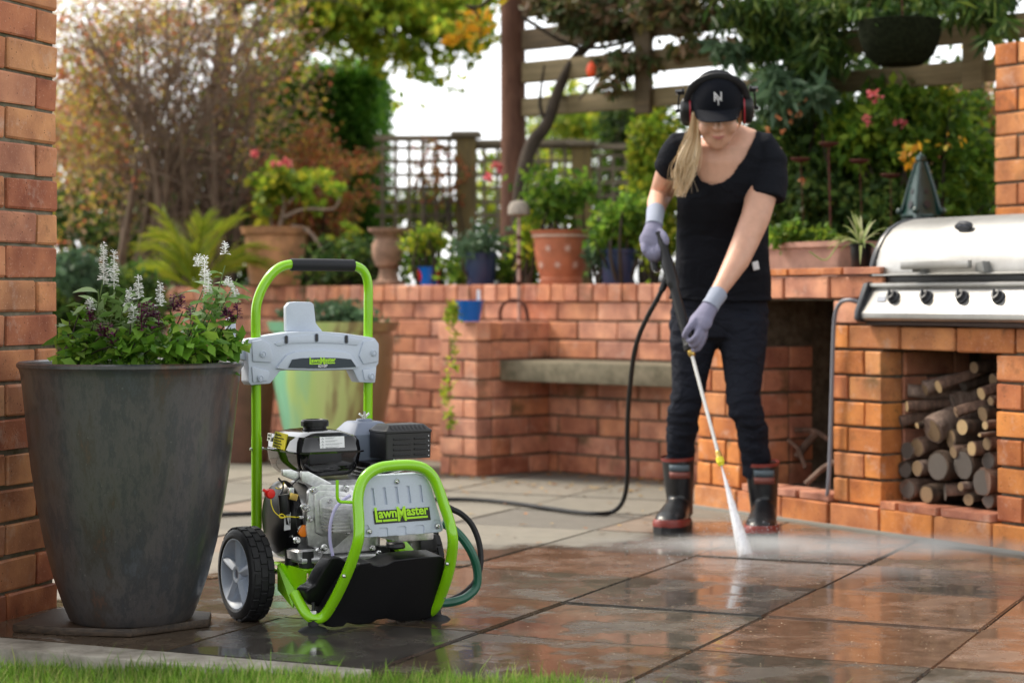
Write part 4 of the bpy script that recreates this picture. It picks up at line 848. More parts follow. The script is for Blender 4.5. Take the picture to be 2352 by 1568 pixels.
# hair: long blond lock over the right shoulder and a little at the other side
hair = MB(); rh = random.Random(5)
HM = mat('hair_blond', (.56, .38, .20), .5); hn = HM.node_tree; hi_ = N(hn, 'ShaderNodeNewGeometry'); hr_ = ramp(hn, [(0, (.72, .54, .33)), (.3, (.40, .25, .12)), (.6, (.80, .66, .46)), (1, (.60, .42, .24))]); hn.links.new(hi_.outputs['Random Per Island'], hr_.inputs[0]); hn.links.new(hr_.outputs[0], hn.nodes['Principled BSDF'].inputs['Base Color'])
for k in range(190):
    u_ = rh.uniform(-1, 1); d_ = rh.uniform(-1, 1)
    p0 = hd(-.070 + .012 * u_, .0 + .03 * d_, -.015 + rh.uniform(-.02, .02)); 
    p1 = at(1594 + 15 * u_, 320, 6.56 + .02 * d_); p2 = at(1581 + 25 * u_, 365, 6.545 + .02 * d_); ln = rh.uniform(.30, 1.15)
    p3 = at(1573 + 19 * u_ + rh.uniform(-8, 8), 365 + 42 * ln, 6.55 + .015 * d_); p4 = at(1561 + 5 * u_ + rh.uniform(-12, 14), 365 + 78 * ln, 6.56 + .015 * d_)
    hair.tube(cat_rom([p0, p1, p2, p3, p4], 4), [.0032 - .0026 * (i / 16) for i in range(17)], 4, cap=False)
for k in range(60):
    u_ = rh.uniform(-1, 1); d_ = rh.uniform(0, 1)
    hair.tube(cat_rom([hd(.072 + .006 * u_, .01 + .03 * d_, -.01), hd(.078 + .006 * u_, .02 + .03 * d_, -.045), hd(.074, .05 + .02 * d_, -.085)], 3), [.0035, .0035, .003, .003, .003, .002, .001], 4, cap=False)
for k in range(46):                                    # loose wisps
    u_ = rh.uniform(-1, 1); a_ = at(1590 + 14 * u_, 300 + rh.uniform(-8, 14), 6.545); b_ = at(1583 + 26 * u_ + rh.uniform(-8, 8), 350, 6.54); c_ = at(1572 + 26 * u_ + rh.uniform(-14, 14), 400 + rh.uniform(-20, 10), 6.54); d_ = at(1562 + 20 * u_ + rh.uniform(-22, 22), 425 + rh.uniform(-25, 30), 6.55)
    hair.tube(cat_rom([a_, b_, c_, d_], 4), [.0013 - .0009 * (i / 12) for i in range(13)], 3, cap=False)
hair.build('hair', HM, PS, world=True, smooth=60, fix=False)
# t-shirt with sleeves, scooped neck cut out
ts = MB(); P_, R_ = rings(TOR[2:], 1.03); ts.tube([P_[0] + Vector((0, 0, -.012))] + P_, [(R_[0][0] * 1.03, R_[0][1] * 1.05)] + R_, 32, dome=.0)
ts.tube([at(1600, 333, 6.66), at(1562, 338, 6.665), at(1546, 362, 6.69), at(1536, 386, 6.74)], [.05, .056, .053, .052], 20)
ts.tube([at(1700, 335, 6.66), at(1752, 340, 6.66), at(1766, 372, 6.65), at(1763, 412, 6.64), at(1757, 455, 6.625)], [.05, .060, .064, .067, .066], 20)
to = ts.build('t_shirt', TSH, PS, world=True, smooth=0, fix=False); remesh(to, .0052, 4, .5)
bm = _bm.new(); bm.from_mesh(to.data); W_ = wm(PS); kill = []
for f in bm.faces:
    c = W_ @ f.calc_center_median(); px_ = CX + c.x / c.y * F; py_ = HY - (c.z - H) / c.y * F; 
    if py_ < 300: kill.append(f); continue
    if 1588 < px_ < 1736 and c.y < 6.74:
        lim = float(np.interp(px_, [1588, 1597, 1610, 1634, 1658, 1680, 1710, 1736], [318, 392, 415, 424, 420, 404, 362, 308]))
        if py_ < lim: kill.append(f)
    if 1612 < px_ < 1712 and py_ < 322: kill.append(f)
_bm.ops.delete(bm, geom=list(set(kill)), context='FACES')
ed = [v for v in bm.verts if v.is_boundary]
for v in ed:                                           # true the cut up to the neckline
    c = W_ @ v.co; px_ = CX + c.x / c.y * F; py_ = HY - (c.z - H) / c.y * F
    if 1590 < px_ < 1734 and c.y < 6.74:
        lim = float(np.interp(px_, [1588, 1597, 1610, 1634, 1658, 1680, 1710, 1736], [318, 392, 415, 424, 420, 404, 362, 308]))
        if abs(py_ - lim) < 12: v.co.z += (py_ - lim) / F * c.y
for _ in range(5): _bm.ops.smooth_vert(bm, verts=ed, factor=.5, use_axis_x=True, use_axis_y=False, use_axis_z=True)
# drape folds
for v in bm.verts:
    p = v.co; f_ = noise.noise(Vector((p.x * 14 + 3, p.y * 6, p.z * 4))) * .006 + noise.noise(Vector((p.x * 5, p.y * 5, p.z * 22))) * .003
    v.co += v.normal * f_
bm.to_mesh(to.data); bm.free()
m_ = to.modifiers.new('s', 'SOLIDIFY'); m_.thickness = .004; m_.offset = -1; bpy.context.view_layer.update(); evald(to); to.data.polygons.foreach_set('use_smooth', [True] * len(to.data.polygons))
tq = [at(1728, 602, 6.6), at(1741, 599, 6.6), at(1745, 618, 6.6), at(1732, 621, 6.6)]
for i, q in enumerate(tq): tq[i] = Vector((q.x * 6.715 / 6.6, 6.715, H + (q.z - H) * 6.715 / 6.6))
MB().prism(tq, (0, .02, 0)).build('hem_tag', M['white'], to, world=True, bevel=.001)
# jeans
je = MB()
P_, R_ = rings([(655, 1560, 1758, 6.85, .098), (680, 1550, 1762, 6.855, .102), (705, 1541, 1765, 6.86, .104), (735, 1537, 1767, 6.86, .104), (770, 1540, 1764, 6.86, .098)], 1.0); je.tube(P_, R_, 28, dome=.25)
for LG in (LR, LL): P_, R_ = rings(LG, .985); e = P_[-1]; je.tube(P_ + [e + Vector((0, .01, -.05))], R_ + [(R_[-1][0] * .95, R_[-1][1])], 24, dome=.2)
jo = je.build('jeans', JEA, PS, world=True, smooth=0, fix=False); remesh(jo, .0075, 3, .5)
for v in jo.data.vertices:
    p = v.co; knee = math.exp(-((p.z - .42) / .10) ** 2) + math.exp(-((p.z - .72) / .08) ** 2) * .8 + math.exp(-((p.z - .28) / .08) ** 2) * .7
    v.co += v.normal * (noise.noise(Vector((p.x * 9, p.y * 9, p.z * 42))) * .010 * knee + noise.noise(Vector((p.x * 7, p.y * 7, p.z * 7 + 5))) * .003)
# gumboots
def gumboot(top, ankle, heel, toe, wid):
    """top, ankle: centre points; heel, toe on the ground"""
    d = (toe - heel).normalized(); side = Vector((-d.y, d.x, 0))
    sh = MB(); sh.tube([top, top.lerp(ankle, .5) , ankle, Vector((ankle.x, ankle.y, .05))], [(.0575, .062), (.053, .058), (.046, .052), (.046, .055)], 24, cap=True)
    L_ = (toe - heel).length; st = []
    for t, w_, h_ in ((.0, .030, .085), (.1, .040, .10), (.3, .042, .105), (.5, .046, .090), (.68, .051, .074), (.82, .049, .064), (.93, .040, .052), (1.0, .018, .035)):
        c = heel.lerp(toe, t); st.append([c + side * (w_ * wid * (abs(cos(a)) ** .8) * (1 if cos(a) > 0 else -1)) + Vector((0, 0, .012 + h_ / 2 + h_ / 2 * sin(a))) for a in [2 * pi * k / 20 for k in range(20)]])
    sh.loft(st); o = sh.build('gumboot', BOOT, PS, world=True, smooth=0, fix=False); remesh(o, .006, 3, .5)
    so = MB()
    prof = [(-.02, .020), (.0, .034), (.12, .041), (.3, .041), (.5, .046), (.7, .053), (.85, .050), (.95, .040), (1.03, .015)]
    def outl(z, k): return [heel + d * (L_ * t) + side * (w_ * wid * k) + Vector((0, 0, z)) for t, w_ in prof] + [heel + d * (L_ * t) - side * (w_ * wid * k) + Vector((0, 0, z)) for t, w_ in reversed(prof)]
    so.loft([outl(.001, 1.02), outl(.024, 1.05), outl(.028, .9)]); so.build('sole', M['rubber'], o, world=True)
    rd = MB()
    tp = [(.62, .058), (.74, .055), (.86, .052), (.95, .043), (1.025, .018)]
    rr_ = []
    for z, k in ((.026, 1.0), (.036, 1.02), (.046, .97), (.050, .85)):
        rr_.append([heel + d * (L_ * t) + side * (w_ * wid * k) + Vector((0, 0, z)) for t, w_ in tp] + [heel + d * (L_ * t) - side * (w_ * wid * k) + Vector((0, 0, z)) for t, w_ in reversed(tp)])
    rd.loft(rr_); rd.build('toe_cap', BRED, o, world=True, smooth=50)
    rr2 = []
    for z, k in ((.026, 1.035), (.033, 1.035)):
        rr2.append([heel + d * (L_ * t) + side * (w_ * wid * k * .98) + Vector((0, 0, z)) for t, w_ in prof] + [heel + d * (L_ * t) - side * (w_ * wid * k * .98) + Vector((0, 0, z)) for t, w_ in reversed(prof)])
    MB().loft(rr2).build('rand', BRED, o, world=True)
    ax = (ankle - top).normalized()
    MB().tube([top + ax * -.004, top + ax * .008], [(.060, .065), (.0595, .064)], 24, cap=False).build('rim', BRED, o, world=True)
    # two-colour label on the front of the shaft
    for z0, z1, mm in ((-.022, -.045, mat('boot_label_grey', (.09, .12, .14), .5)), (-.047, -.070, mat('boot_label_red', (.20, .06, .045), .5))):
        q = MB(); ring0, ring1 = [], []
        for k in range(9):
            a = radians(-90 - 38 + 76 * k / 8); f0 = top + ax * (-z0); f1 = top + ax * (-z1)
            ring0.append(f0 + Vector((.0585 * cos(a), .063 * sin(a), 0))); ring1.append(f1 + Vector((.0575 * cos(a), .062 * sin(a), 0)))
        q.loft([ring0, ring1], cap=False, closed=False); oo = q.build('label', mm, o, world=True)
        md = oo.modifiers.new('s', 'SOLIDIFY'); md.thickness = .0015
gumboot(at(1557, 1050, 6.99), at(1562, 1155, 7.0), Vector((at(1566, 1190, 7.03).x, 7.04, 0)), Vector((g(1530, 1228).x, 6.795, 0)), 1.06)
gumboot(at(1750, 1062, 6.86), at(1754, 1165, 6.87), Vector((at(1758, 1190, 6.87).x, 6.88, 0)), Vector((g(1745, 1243).x, 6.615, 0)), 1.04)
# cap
cp = MB(); Rg = []
for i in range(11):
    t = i / 10 * pi / 2; k = cos(t) ** .82; zz = .022 + .108 * sin(t)
    Rg.append([hd(.085 * k * cos(a), .012 + .104 * k * sin(a), zz - .012 * k * sin(a)) for a in [2 * pi * j / 36 for j in range(36)]] if i < 10 else [hd(.006 * cos(a), .012 + .006 * sin(a), zz) for a in [2 * pi * j / 36 for j in range(36)]])
Rg = [[hd(.0845 * cos(a), .012 + .1035 * sin(a), .006 - .012 * sin(a)) for a in [2 * pi * j / 36 for j in range(36)]]] + Rg
cp.loft(Rg); cap_ = cp.build('cap', CAPM, PS, world=True, smooth=60)
bmv, top_, bot_ = MB(), [], []
gu_, gv_ = 16, 6
V_ = []
for s_, off_ in ((0, 0), (1, -.003)):
    for i in range(gv_ + 1):
        for j in range(gu_ + 1):
            u = -1 + 2 * j / gu_; v = i / gv_; a = u * radians(66)
            x = .0855 * sin(a) * (1 - .10 * v); y = .012 - .1045 * cos(a) - .072 * v * (1 - .62 * u * u) ** .5 * (1 - abs(u) ** 4 * .8)
            z = .022 + .012 * cos(a) - .020 * u * u * (0.4 + .9 * v) - .010 * v + off_
            V_.append(hd(x, y, z))
n_ = (gu_ + 1) * (gv_ + 1); fs = []
for i in range(gv_):
    for j in range(gu_):
        a = i * (gu_ + 1) + j; fs.append((a, a + 1, a + gu_ + 2, a + gu_ + 1)); fs.append((n_ + a, n_ + a + gu_ + 1, n_ + a + gu_ + 2, n_ + a + 1))
for j in range(gu_): a = gv_ * (gu_ + 1) + j; fs.append((a, a + 1, n_ + a + 1, n_ + a)); fs.append((j, n_ + j, n_ + j + 1, j + 1))
bmv.add(V_, fs).build('brim', CAPM, cap_, world=True, smooth=50)
for t_, dx, dz in (('N', 0, .004), ('Y', .001, -.009)):
    me = text_mesh(t_, .040 if t_ == 'N' else .040, .0012, .0004, 'CENTER', 1.0)
    for v in me.vertices: 
        x, z = v.co.x + dx, .060 + v.co.y + dz; k = sqrt(max(0, 1 - min(1, ((z - .034) / .108)) ** 2)) ** .82
        v.co = wm(PS).inverted() @ hd(x, .012 - .104 * k * sqrt(max(0, 1 - (x / (.085 * max(k, .2))) ** 2)) - .0055, z + .002)
    me.materials.clear(); me.materials.append(M['white']); link('lettering', me, cap_)
# ear defenders
eb = MB(); arc = [hd(.100 * cos(a) * (1 + .03 * abs(sin(2 * a))), .012 - .048 * sin(a), -.005 + .133 * max(0.0, sin(a)) ** .85) for a in [pi * k / 18 for k in range(19)]]
eb.tube(arc, [(.005, .012)] * 4 + [(.008, .016)] * 11 + [(.005, .012)] * 4, 10, ref=(0, 1, 0)); hb = eb.build('headband', M['foam'], PS, world=True)
for s in (-1, 1):
    q = MB(); Rg = []
    for xx, k in ((.079, .75), (.084, 1.0), (.098, 1.02), (.112, .92), (.120, .62), (.122, .2)):
        Rg.append([hd(s * xx, .012 + .036 * k * cos(a), -.008 + .048 * k * sin(a)) for a in [2 * pi * j / 20 for j in range(20)]])
    cup = q.loft(Rg).build('ear_cup', M['blackm'], hb, world=True, smooth=50)
    q = MB(); q.loft([[hd(s * xx, .012 + .038 * cos(a), -.008 + .050 * sin(a)) for a in [2 * pi * j / 20 for j in range(20)]] for xx in (.0865, .091)]); q.build('ear_ring', M['red'] if 0 else mat('cup_red', (.42, .02, .04), .4), hb, world=True)
    q = MB(); q.tube([hd(s * .108, .01, .075), hd(s * .124, .012, .045), hd(s * .127, .012, .0)], .003, 6); q.box(hd(s * .120, .012, .062), (.03, .02, .012), HR_); q.tube([hd(s * .122, .012, -.002), hd(s * .136, .008, -.004)], .006, 8); q.build('bracket', M['steel'] if 0 else M['blackm'], hb, world=True)
    q = MB(); q.box(hd(s * .131, .008, .060), (.006, .014, .009), HR_); q.build('clip', M['steel'], hb, world=True)
# ------------------------------------------------ lance line
A0 = at(1518, 548, 6.57); B0_ = g(1712, 1275)
def LP(py):
    lo, hi = -.2, 1.2
    for _ in range(40):
        m = (lo + hi) / 2; p = A0.lerp(B0_, m); y = HY - (p.z - H) / p.y * F
        if y < py: lo = m
        else: hi = m
    return A0.lerp(B0_, lo)
LD = (B0_ - A0).normalized()
# gloves: palm, four bent fingers and a thumb each, merged into one skin
def glove(wrist, palm0, palm1, fingers, thumb, cuff0, wd=.040):
    q = MB(); side = (palm1 - wrist).cross(Vector((0, 1, 0))).normalized()
    q.tube([wrist, palm0, palm0.lerp(palm1, .55), palm1], [(.026, .024), (.034, .026), (.042, .024), (.038, .019)], 16, dome=.5, ref=tuple(fingers['ref']))
    for ch in fingers['f']: q.tube(cat_rom(ch, 3), [.0115 - .0025 * i / (3 * (len(ch) - 1)) for i in range(3 * (len(ch) - 1) + 1)], 8, dome=.9)
    q.tube(cat_rom(thumb, 3), [.0145 - .004 * i / (3 * (len(thumb) - 1)) for i in range(3 * (len(thumb) - 1) + 1)], 8, dome=.9)
    o = q.build('glove', GLV, PS, world=True, smooth=0, fix=False); remesh(o, .0034, 3, .5)
    q = MB(); q.tube([cuff0, wrist, wrist.lerp(palm0, .35)], [(.031, .031), (.028, .028), (.0305, .029)], 18, cap=False); c = q.build('cuff', GLC, o, world=True, smooth=60); return o
# right hand (left in the picture): back of the hand toward the camera, fingers closing round the grip
wr = at(1503, 510, 6.62); p0 = at(1499, 535, 6.595); p1 = at(1495, 562, 6.575)
fs_ = []
for k, (a, b) in enumerate(((1511, 555), (1499, 563), (1487, 566), (1478, 560))):
    fs_.append([at(a, b, 6.575), at(a + 1 + k * .5, b + 22 - k * 2, 6.553), at(a + 6 + k * 2, b + 37 - 3 * k, 6.572), at(a + 10 + k * 3, b + 33 - 3 * k, 6.60)])
glove(wr, p0, p1, dict(ref=(1, 0, 0), f=fs_), [at(1512, 530, 6.59), at(1524, 541, 6.565), at(1530, 553, 6.555), at(1527, 562, 6.56)], at(1506, 484, 6.69))
# left hand (right in the picture): reaching down, thumb and fingers either side of the lance
wl = at(1637, 694, 6.44); q0 = at(1618, 724, 6.42); q1 = at(1603, 750, 6.405)
c_ = LP(775)
fl_ = [[at(1613, 752, 6.40), at(1607, 775, 6.385), at(1596, 792, 6.39), at(1586, 790, 6.42)], [at(1605, 752, 6.395), at(1600, 770, 6.378), at(1588, 782, 6.385), at(1580, 780, 6.41)], [at(1615, 745, 6.41), at(1614, 775, 6.395), at(1604, 800, 6.40), at(1592, 803, 6.425)], [at(1618, 742, 6.42), at(1619, 768, 6.41), at(1611, 790, 6.415), at(1601, 800, 6.43)]]
glove(wl, q0, q1, dict(ref=(1, 0, .6), f=fl_), [at(1600, 732, 6.41), at(1588, 746, 6.395), at(1578, 760, 6.395), at(1572, 772, 6.405)], at(1650, 674, 6.47))
# ================================================================== SPRAY LANCE AND HOSE
SL = thing('spray_lance', 'black pressure washer gun with slim steel lance and yellow tip, held by the woman', 'spray gun', A0)
MB().tube(cat_rom([LP(535) + Vector((-.004, 0, .002)), LP(560), LP(600), LP(640), LP(660), LP(700), LP(760), LP(775)], 3), [.013] * 3 + [.017] * 3 + [.021] * 3 + [.021] * 3 + [.016] * 3 + [.0165] * 3 + [.016] * 3 + [.018], 12).build('gun_body', M['blackm'], SL, world=True)
MB().tube([LP(775), LP(790), LP(793), LP(803)], [.018, .019, .022, .021], 14).build('fore_grip', M['rubber'], SL, world=True)
MB().tube(cat_rom([LP(545), at(1506, 575, 6.585), at(1502, 600, 6.58), at(1506, 622, 6.57)], 4), .0125, 10).build('grip', M['blackm'], SL, world=True)
MB().tube(cat_rom([at(1498, 592, 6.58), at(1499, 612, 6.575), at(1504, 624, 6.57), at(1512, 624, 6.57), at(1519, 615, 6.56), at(1521, 596, 6.56)], 4), .0028, 8).build('trigger_guard', M['steel'], SL, world=True)
MB().tube([LP(803), LP(805), LP(815), LP(818)], [.012, .013, .0115, .008], 12).build('collar', M['brass'], SL, world=True)
MB().tube([LP(815), LP(930), LP(1048)], .0062, 12).build('lance_tube', mat('lance_steel', (.74, .72, .68), .3, .6), SL, world=True)
MB().tube([LP(1035), LP(1037), LP(1048), LP(1050)], [.007, .0095, .0095, .011], 12).build('coupling', M['brass'], SL, world=True)
MB().tube([LP(1050), LP(1062), LP(1064), LP(1069)], [.0125, .0130, .0105, .009], 12).build('nozzle', mat('nozzle_yellow', (.80, .72, .04), .4), SL, world=True)
q = MB(); q.tube([LP(636), at(1535, 642, 6.56), at(1527, 650, 6.56), at(1519, 668, 6.56)], [.016, .014, .012, .011], 10); q.build('hose_connector', M['blackm'], SL, world=True)
hs_pts = [at(1519, 668, 6.56), at(1508, 690, 6.58), at(1490, 722, 6.63), at(1470, 765, 6.72), at(1457, 810, 6.82), at(1449, 870, 6.95), at(1443, 940, 7.08), at(1441, 1010, 7.18), at(1442, 1080, 7.26)]
gp = lambda a, b: g(a, b, .010)
hs_pts += [at(1437, 1130, 7.34), at(1425, 1160, 7.38), gp(1403, 1176), gp(1370, 1179), gp(1320, 1175), gp(1250, 1165), gp(1180, 1155), gp(1110, 1148), gp(1030, 1146), gp(940, 1150), gp(820, 1160), gp(700, 1170), gp(580, 1178), gp(515, 1181), gp(440, 1186), gp(330, 1195)]
HS = MB().tube(cat_rom(hs_pts, 7), .0085, 10).build('high_pressure_hose', M['rubber'], None)
setp(HS, 'long thin black hose looping across the paving up to the spray gun', 'hose')
# lie of the hose in front of the wheel
# ================================================================== DARK PLANTER
PC = Vector((-.930, 4.865, 0))
gz = mat('glaze_dark', (.035, .035, .038), .2, 0, Coat_Weight=.5, Coat_Roughness=.18); nt = gz.node_tree; b = nt.nodes['Principled BSDF']; L = nt.links.new
tc = N(nt, 'ShaderNodeTexCoord'); mp = N(nt, 'ShaderNodeMapping'); mp.inputs['Scale'].default_value = (1, 1, .35); L(tc.outputs['Object'], mp.inputs[0])
n1 = N(nt, 'ShaderNodeTexNoise'); n1.inputs['Scale'].default_value = 7; n1.inputs['Detail'].default_value = 10; n1.inputs['Roughness'].default_value = .78; L(mp.outputs[0], n1.inputs['Vector'])
rp_ = ramp(nt, [(.33, (.100, .048, .030)), (.43, (.040, .034, .031)), (.50, (.060, .055, .055)), (.57, (.030, .031, .034)), (.65, (.050, .056, .066)), (.76, (.088, .076, .058))]); L(n1.outputs[0], rp_.inputs[0])
n2 = N(nt, 'ShaderNodeTexNoise'); n2.inputs['Scale'].default_value = 140; n2.inputs['Detail'].default_value = 3; L(tc.outputs['Object'], n2.inputs['Vector']); sp_ = ramp(nt, [(.70, (0, 0, 0)), (.80, (.5, .5, .5))]); L(n2.outputs[0], sp_.inputs[0])
mx = N(nt, 'ShaderNodeMixRGB'); mx.inputs[2].default_value = (.22, .23, .22, 1); L(sp_.outputs[0], mx.inputs[0]); L(rp_.outputs[0], mx.inputs[1]); L(mx.outputs[0], b.inputs['Base Color'])
mr = N(nt, 'ShaderNodeMapRange'); mr.inputs[3].default_value = .28; mr.inputs[4].default_value = .6; L(n1.outputs[0], mr.inputs[0]); L(mr.outputs[0], b.inputs['Roughness'])
bp = N(nt, 'ShaderNodeBump'); bp.inputs['Strength'].default_value = .15; bp.inputs['Distance'].default_value = .002; L(n2.outputs[0], bp.inputs['Height']); L(bp.outputs[0], b.inputs['Normal'])
pt = thing('planter', 'large dark glazed tapering planter filled with white and purple flowering plants', 'planter', PC)
MB().lathe([(.02, .024), (.142, .024), (.150, .032), (.162, .060), (.186, .13), (.207, .21), (.225, .30), (.240, .40), (.251, .50), (.259, .58), (.264, .620), (.2675, .634), (.2735, .641), (.2735, .648), (.268, .652), (.258, .648), (.250, .620), (.248, .60)], 72, (0, 0, 0), cap=True).build('pot', gz, pt, smooth=40)
SOIL = grain(mat('potting_soil', (.03, .02, .012), .95), .5, 60, .8, dist=.006)
MB().lathe([(.001, .612), (.249, .608), (.249, .58)], 40, (0, 0, 0), cap=False).build('soil', SOIL, pt)
wet_wood = wood_mat('wet_timber', (.085, .055, .034), (.010, .007, .005), (5, 45, 45), .55)
bd = MB()
def slabp(pts, z0, z1, name, m, lab, cat_, bev=.004):
    P_ = [g(a, b, z1) for a, b in pts]; o = MB().prism([Vector((p.x, p.y, z0)) for p in P_], (0, 0, z1 - z0)).build(name, m, None, bevel=bev); return setp(o, lab, cat_) if cat_ else o
slabp([(28, 1432), (120, 1397), (300, 1385), (486, 1404), (480, 1420), (300, 1443), (160, 1440)], -.002 + .004, .022, 'timber_base', wet_wood, 'flat weathered timber board on the paving under the dark planter', 'board')
# ================================================================== GRILL
GR = thing('gas_grill', 'stainless steel hooded gas grill with four black knobs, set on the barbecue', 'grill', fr=FB)
ss = mat('stainless', (.40, .39, .37), .40, .8); grain(ss, .16, 7, .06, .10, dist=.001); sd_ = grain(mat('enamel_dark', (.02, .022, .028), .35), .2, 40, .1)
X0 = FB.py(2003, 655, 0.0).x + .012; X1 = X0 + 1.02
def ext(prof, x0, x1, name, m, par, bev=.003, **k):
    return MB().prism([Vector((x0, y, z)) for y, z in prof], (x1 - x0, 0, 0)).build(name, m, par, bevel=bev, **k)
lidp = [(.0, .884), (.0, .905), (.006, .935), (.022, .975), (.048, 1.015), (.082, 1.048), (.125, 1.070), (.18, 1.084), (.26, 1.090), (.36, 1.080), (.44, 1.04), (.47, .96), (.47, .884)]
def grow(p, k): cy_, cz_ = .235, .96; return [(cy_ + (a - cy_) * k, max(.880, cz_ + (b - cz_) * k)) for a, b in p]
lid = ext(lidp, X0, X1, 'hood', ss, GR, .002, smooth=30)
ext(grow(lidp, 1.035), X0 - .022, X0, 'hood_end', sd_, GR, .006)
ext([(-.012, .884), (-.012, .890), (0, .892), (.0, .884)], X0, X1, 'hood_lip', ss, GR, .001)
ext([(.01, .862), (.01, .8835), (.46, .8835), (.46, .862)], X0 - .02, X1, 'hood_gap', M['ink'], GR, .001)  # black bar painting the shaded gap between panel and hood
fp = [(-.008, .861), (-.020, .858), (-.020, .846), (-.006, .842), (-.052, .765), (-.058, .758), (-.058, .740), (-.045, .731), (.45, .731), (.45, .861)]
ext(fp, X0 - .005, X1, 'control_panel', ss, GR, .0015, smooth=30)
ext([(-.002, .866), (-.026, .860), (-.066, .762), (-.068, .735), (-.05, .724), (.3, .724), (.3, .866)], X0 - .030, X0 - .006, 'side_cap', sd_, GR, .004)
ext([(-.03, .716), (-.03, .729), (.45, .729), (.45, .716)], X0 - .01, X1, 'base_rail', mat('rusty_rail', (.05, .025, .018), .6), GR, .001)
pn_ = Vector((0, -.077, .046)).normalized() * -1
pn_ = Vector((0, -.86, .51))
def onpanel(px, py): 
    # intersect the sloping control panel
    for k in range(60):
        y = -.006 - .046 * k / 60; p = FB.py(px, py, y); zz = .842 - .077 * k / 60
        if p.z >= zz: return p
    return p
for px in (2054, 2130, 2212, 2295, 2378):
    p = onpanel(px, 684); e = pn_
    MB().tube([p, p + e * .008, p + e * .010, p + e * .026], [.024, .023, .019, .016], 20).build('knob', sd_, GR, smooth=40)
    MB().box(p + e * .028, (.006, .008, .030)).build('knob_ridge', sd_, GR, bevel=.002)
a = [onpanel(*q) for q in ((1978, 692), (2014, 693), (2018, 681), (1983, 680))]
a = [onpanel(2006 + 8, 693), onpanel(2040 - 6, 693), onpanel(2040 - 4, 681), onpanel(2006 + 10, 681)]
MB().prism([q + pn_ * .001 for q in a], pn_ * .0015).build('badge', M['greyd'], GR)
hb_ = MB(); p, q = FB.py(2072, 608, -.045), FB.py(2228, 608, -.045)
hb_.box((p + q) / 2, ((q - p).length, .022, .028)).build('handle', ss, lid, bevel=.006)
for px in (2100, 2245):
    p = FB.py(px, 612, -.03); MB().prism([p + Vector((-.012, 0, -.018)), p + Vector((.03, 0, -.02)), p + Vector((.02, 0, .018)), p + Vector((-.010, 0, .014))], (0, .036, 0)).build('handle_bracket', mat('zinc_grey', (.25, .25, .24), .5, .5), lid, bevel=.003)
p = FB.py(2213, 521, .060)
MB().tube([p + Vector((0, -.004, -.003)), p + Vector((0, .008, .008))], [(.036, .018), (.034, .017)], 24, ref=(1, 0, 0)).build('thermometer', sd_, lid)
MB().tube([p + Vector((0, -.0055, -.0045)), p + Vector((0, -.004, -.003))], [(.028, .0125), (.030, .014)], 24, ref=(1, 0, 0)).build('thermometer_glass', mat('dial', (.10, .11, .14), .1), lid)
gh = MB().tube(cat_rom([FB.py(*q_) for q_ in ((1972, 694, -.01), (1952, 689, -.03), (1932, 694, -.035), (1920, 715, -.035), (1915, 760, -.030), (1912, 850, -.026), (1909, 950, -.024), (1906, 1050, -.024), (1902, 1120, -.02), (1896, 1160, .02))], 6), .0075, 10).build('gas_hose', mat('hose_grey', (.22, .22, .25), .5), None)
gh.location = FB.o; gh.rotation_euler = (0, 0, FB.a); setp(gh, 'grey gas hose running down the brick column from the grill', 'hose')
# ================================================================== FIREWOOD
barks = [bark_mat('bark_a', (.25, .155, .115), (.04, .028, .022), 40, 1), bark_mat('bark_b', (.34, .25, .20), (.08, .05, .04), 45, 1), bark_mat('bark_c', (.11, .075, .055), (.02, .015, .012), 34, 1)]
endm = {}
for nm_, c in (('pale', (.55, .38, .19)), ('brown', (.26, .17, .09)), ('grey', (.12, .10, .085))):
    m = mat('log_end_' + nm_, c, .8); nt = m.node_tree; b = nt.nodes['Principled BSDF']; L = nt.links.new
    tc = N(nt, 'ShaderNodeTexCoord'); vm = N(nt, 'ShaderNodeVectorMath', operation='LENGTH'); sx = N(nt, 'ShaderNodeVectorMath', operation='MULTIPLY'); sx.inputs[1].default_value = (1, 0, 1); L(tc.outputs['Object'], sx.inputs[0]); L(sx.outputs[0], vm.inputs[0])
    ml = N(nt, 'ShaderNodeMath', operation='MULTIPLY'); ml.inputs[1].default_value = 900; si = N(nt, 'ShaderNodeMath', operation='SINE'); L(vm.outputs['Value'], ml.inputs[0]); L(ml.outputs[0], si.inputs[0])
    rr_ = ramp(nt, [(.0, tuple(x * .6 for x in c)), (.6, c)]); L(si.outputs[0], rr_.inputs[0]); L(rr_.outputs[0], b.inputs['Base Color']); endm[nm_] = m
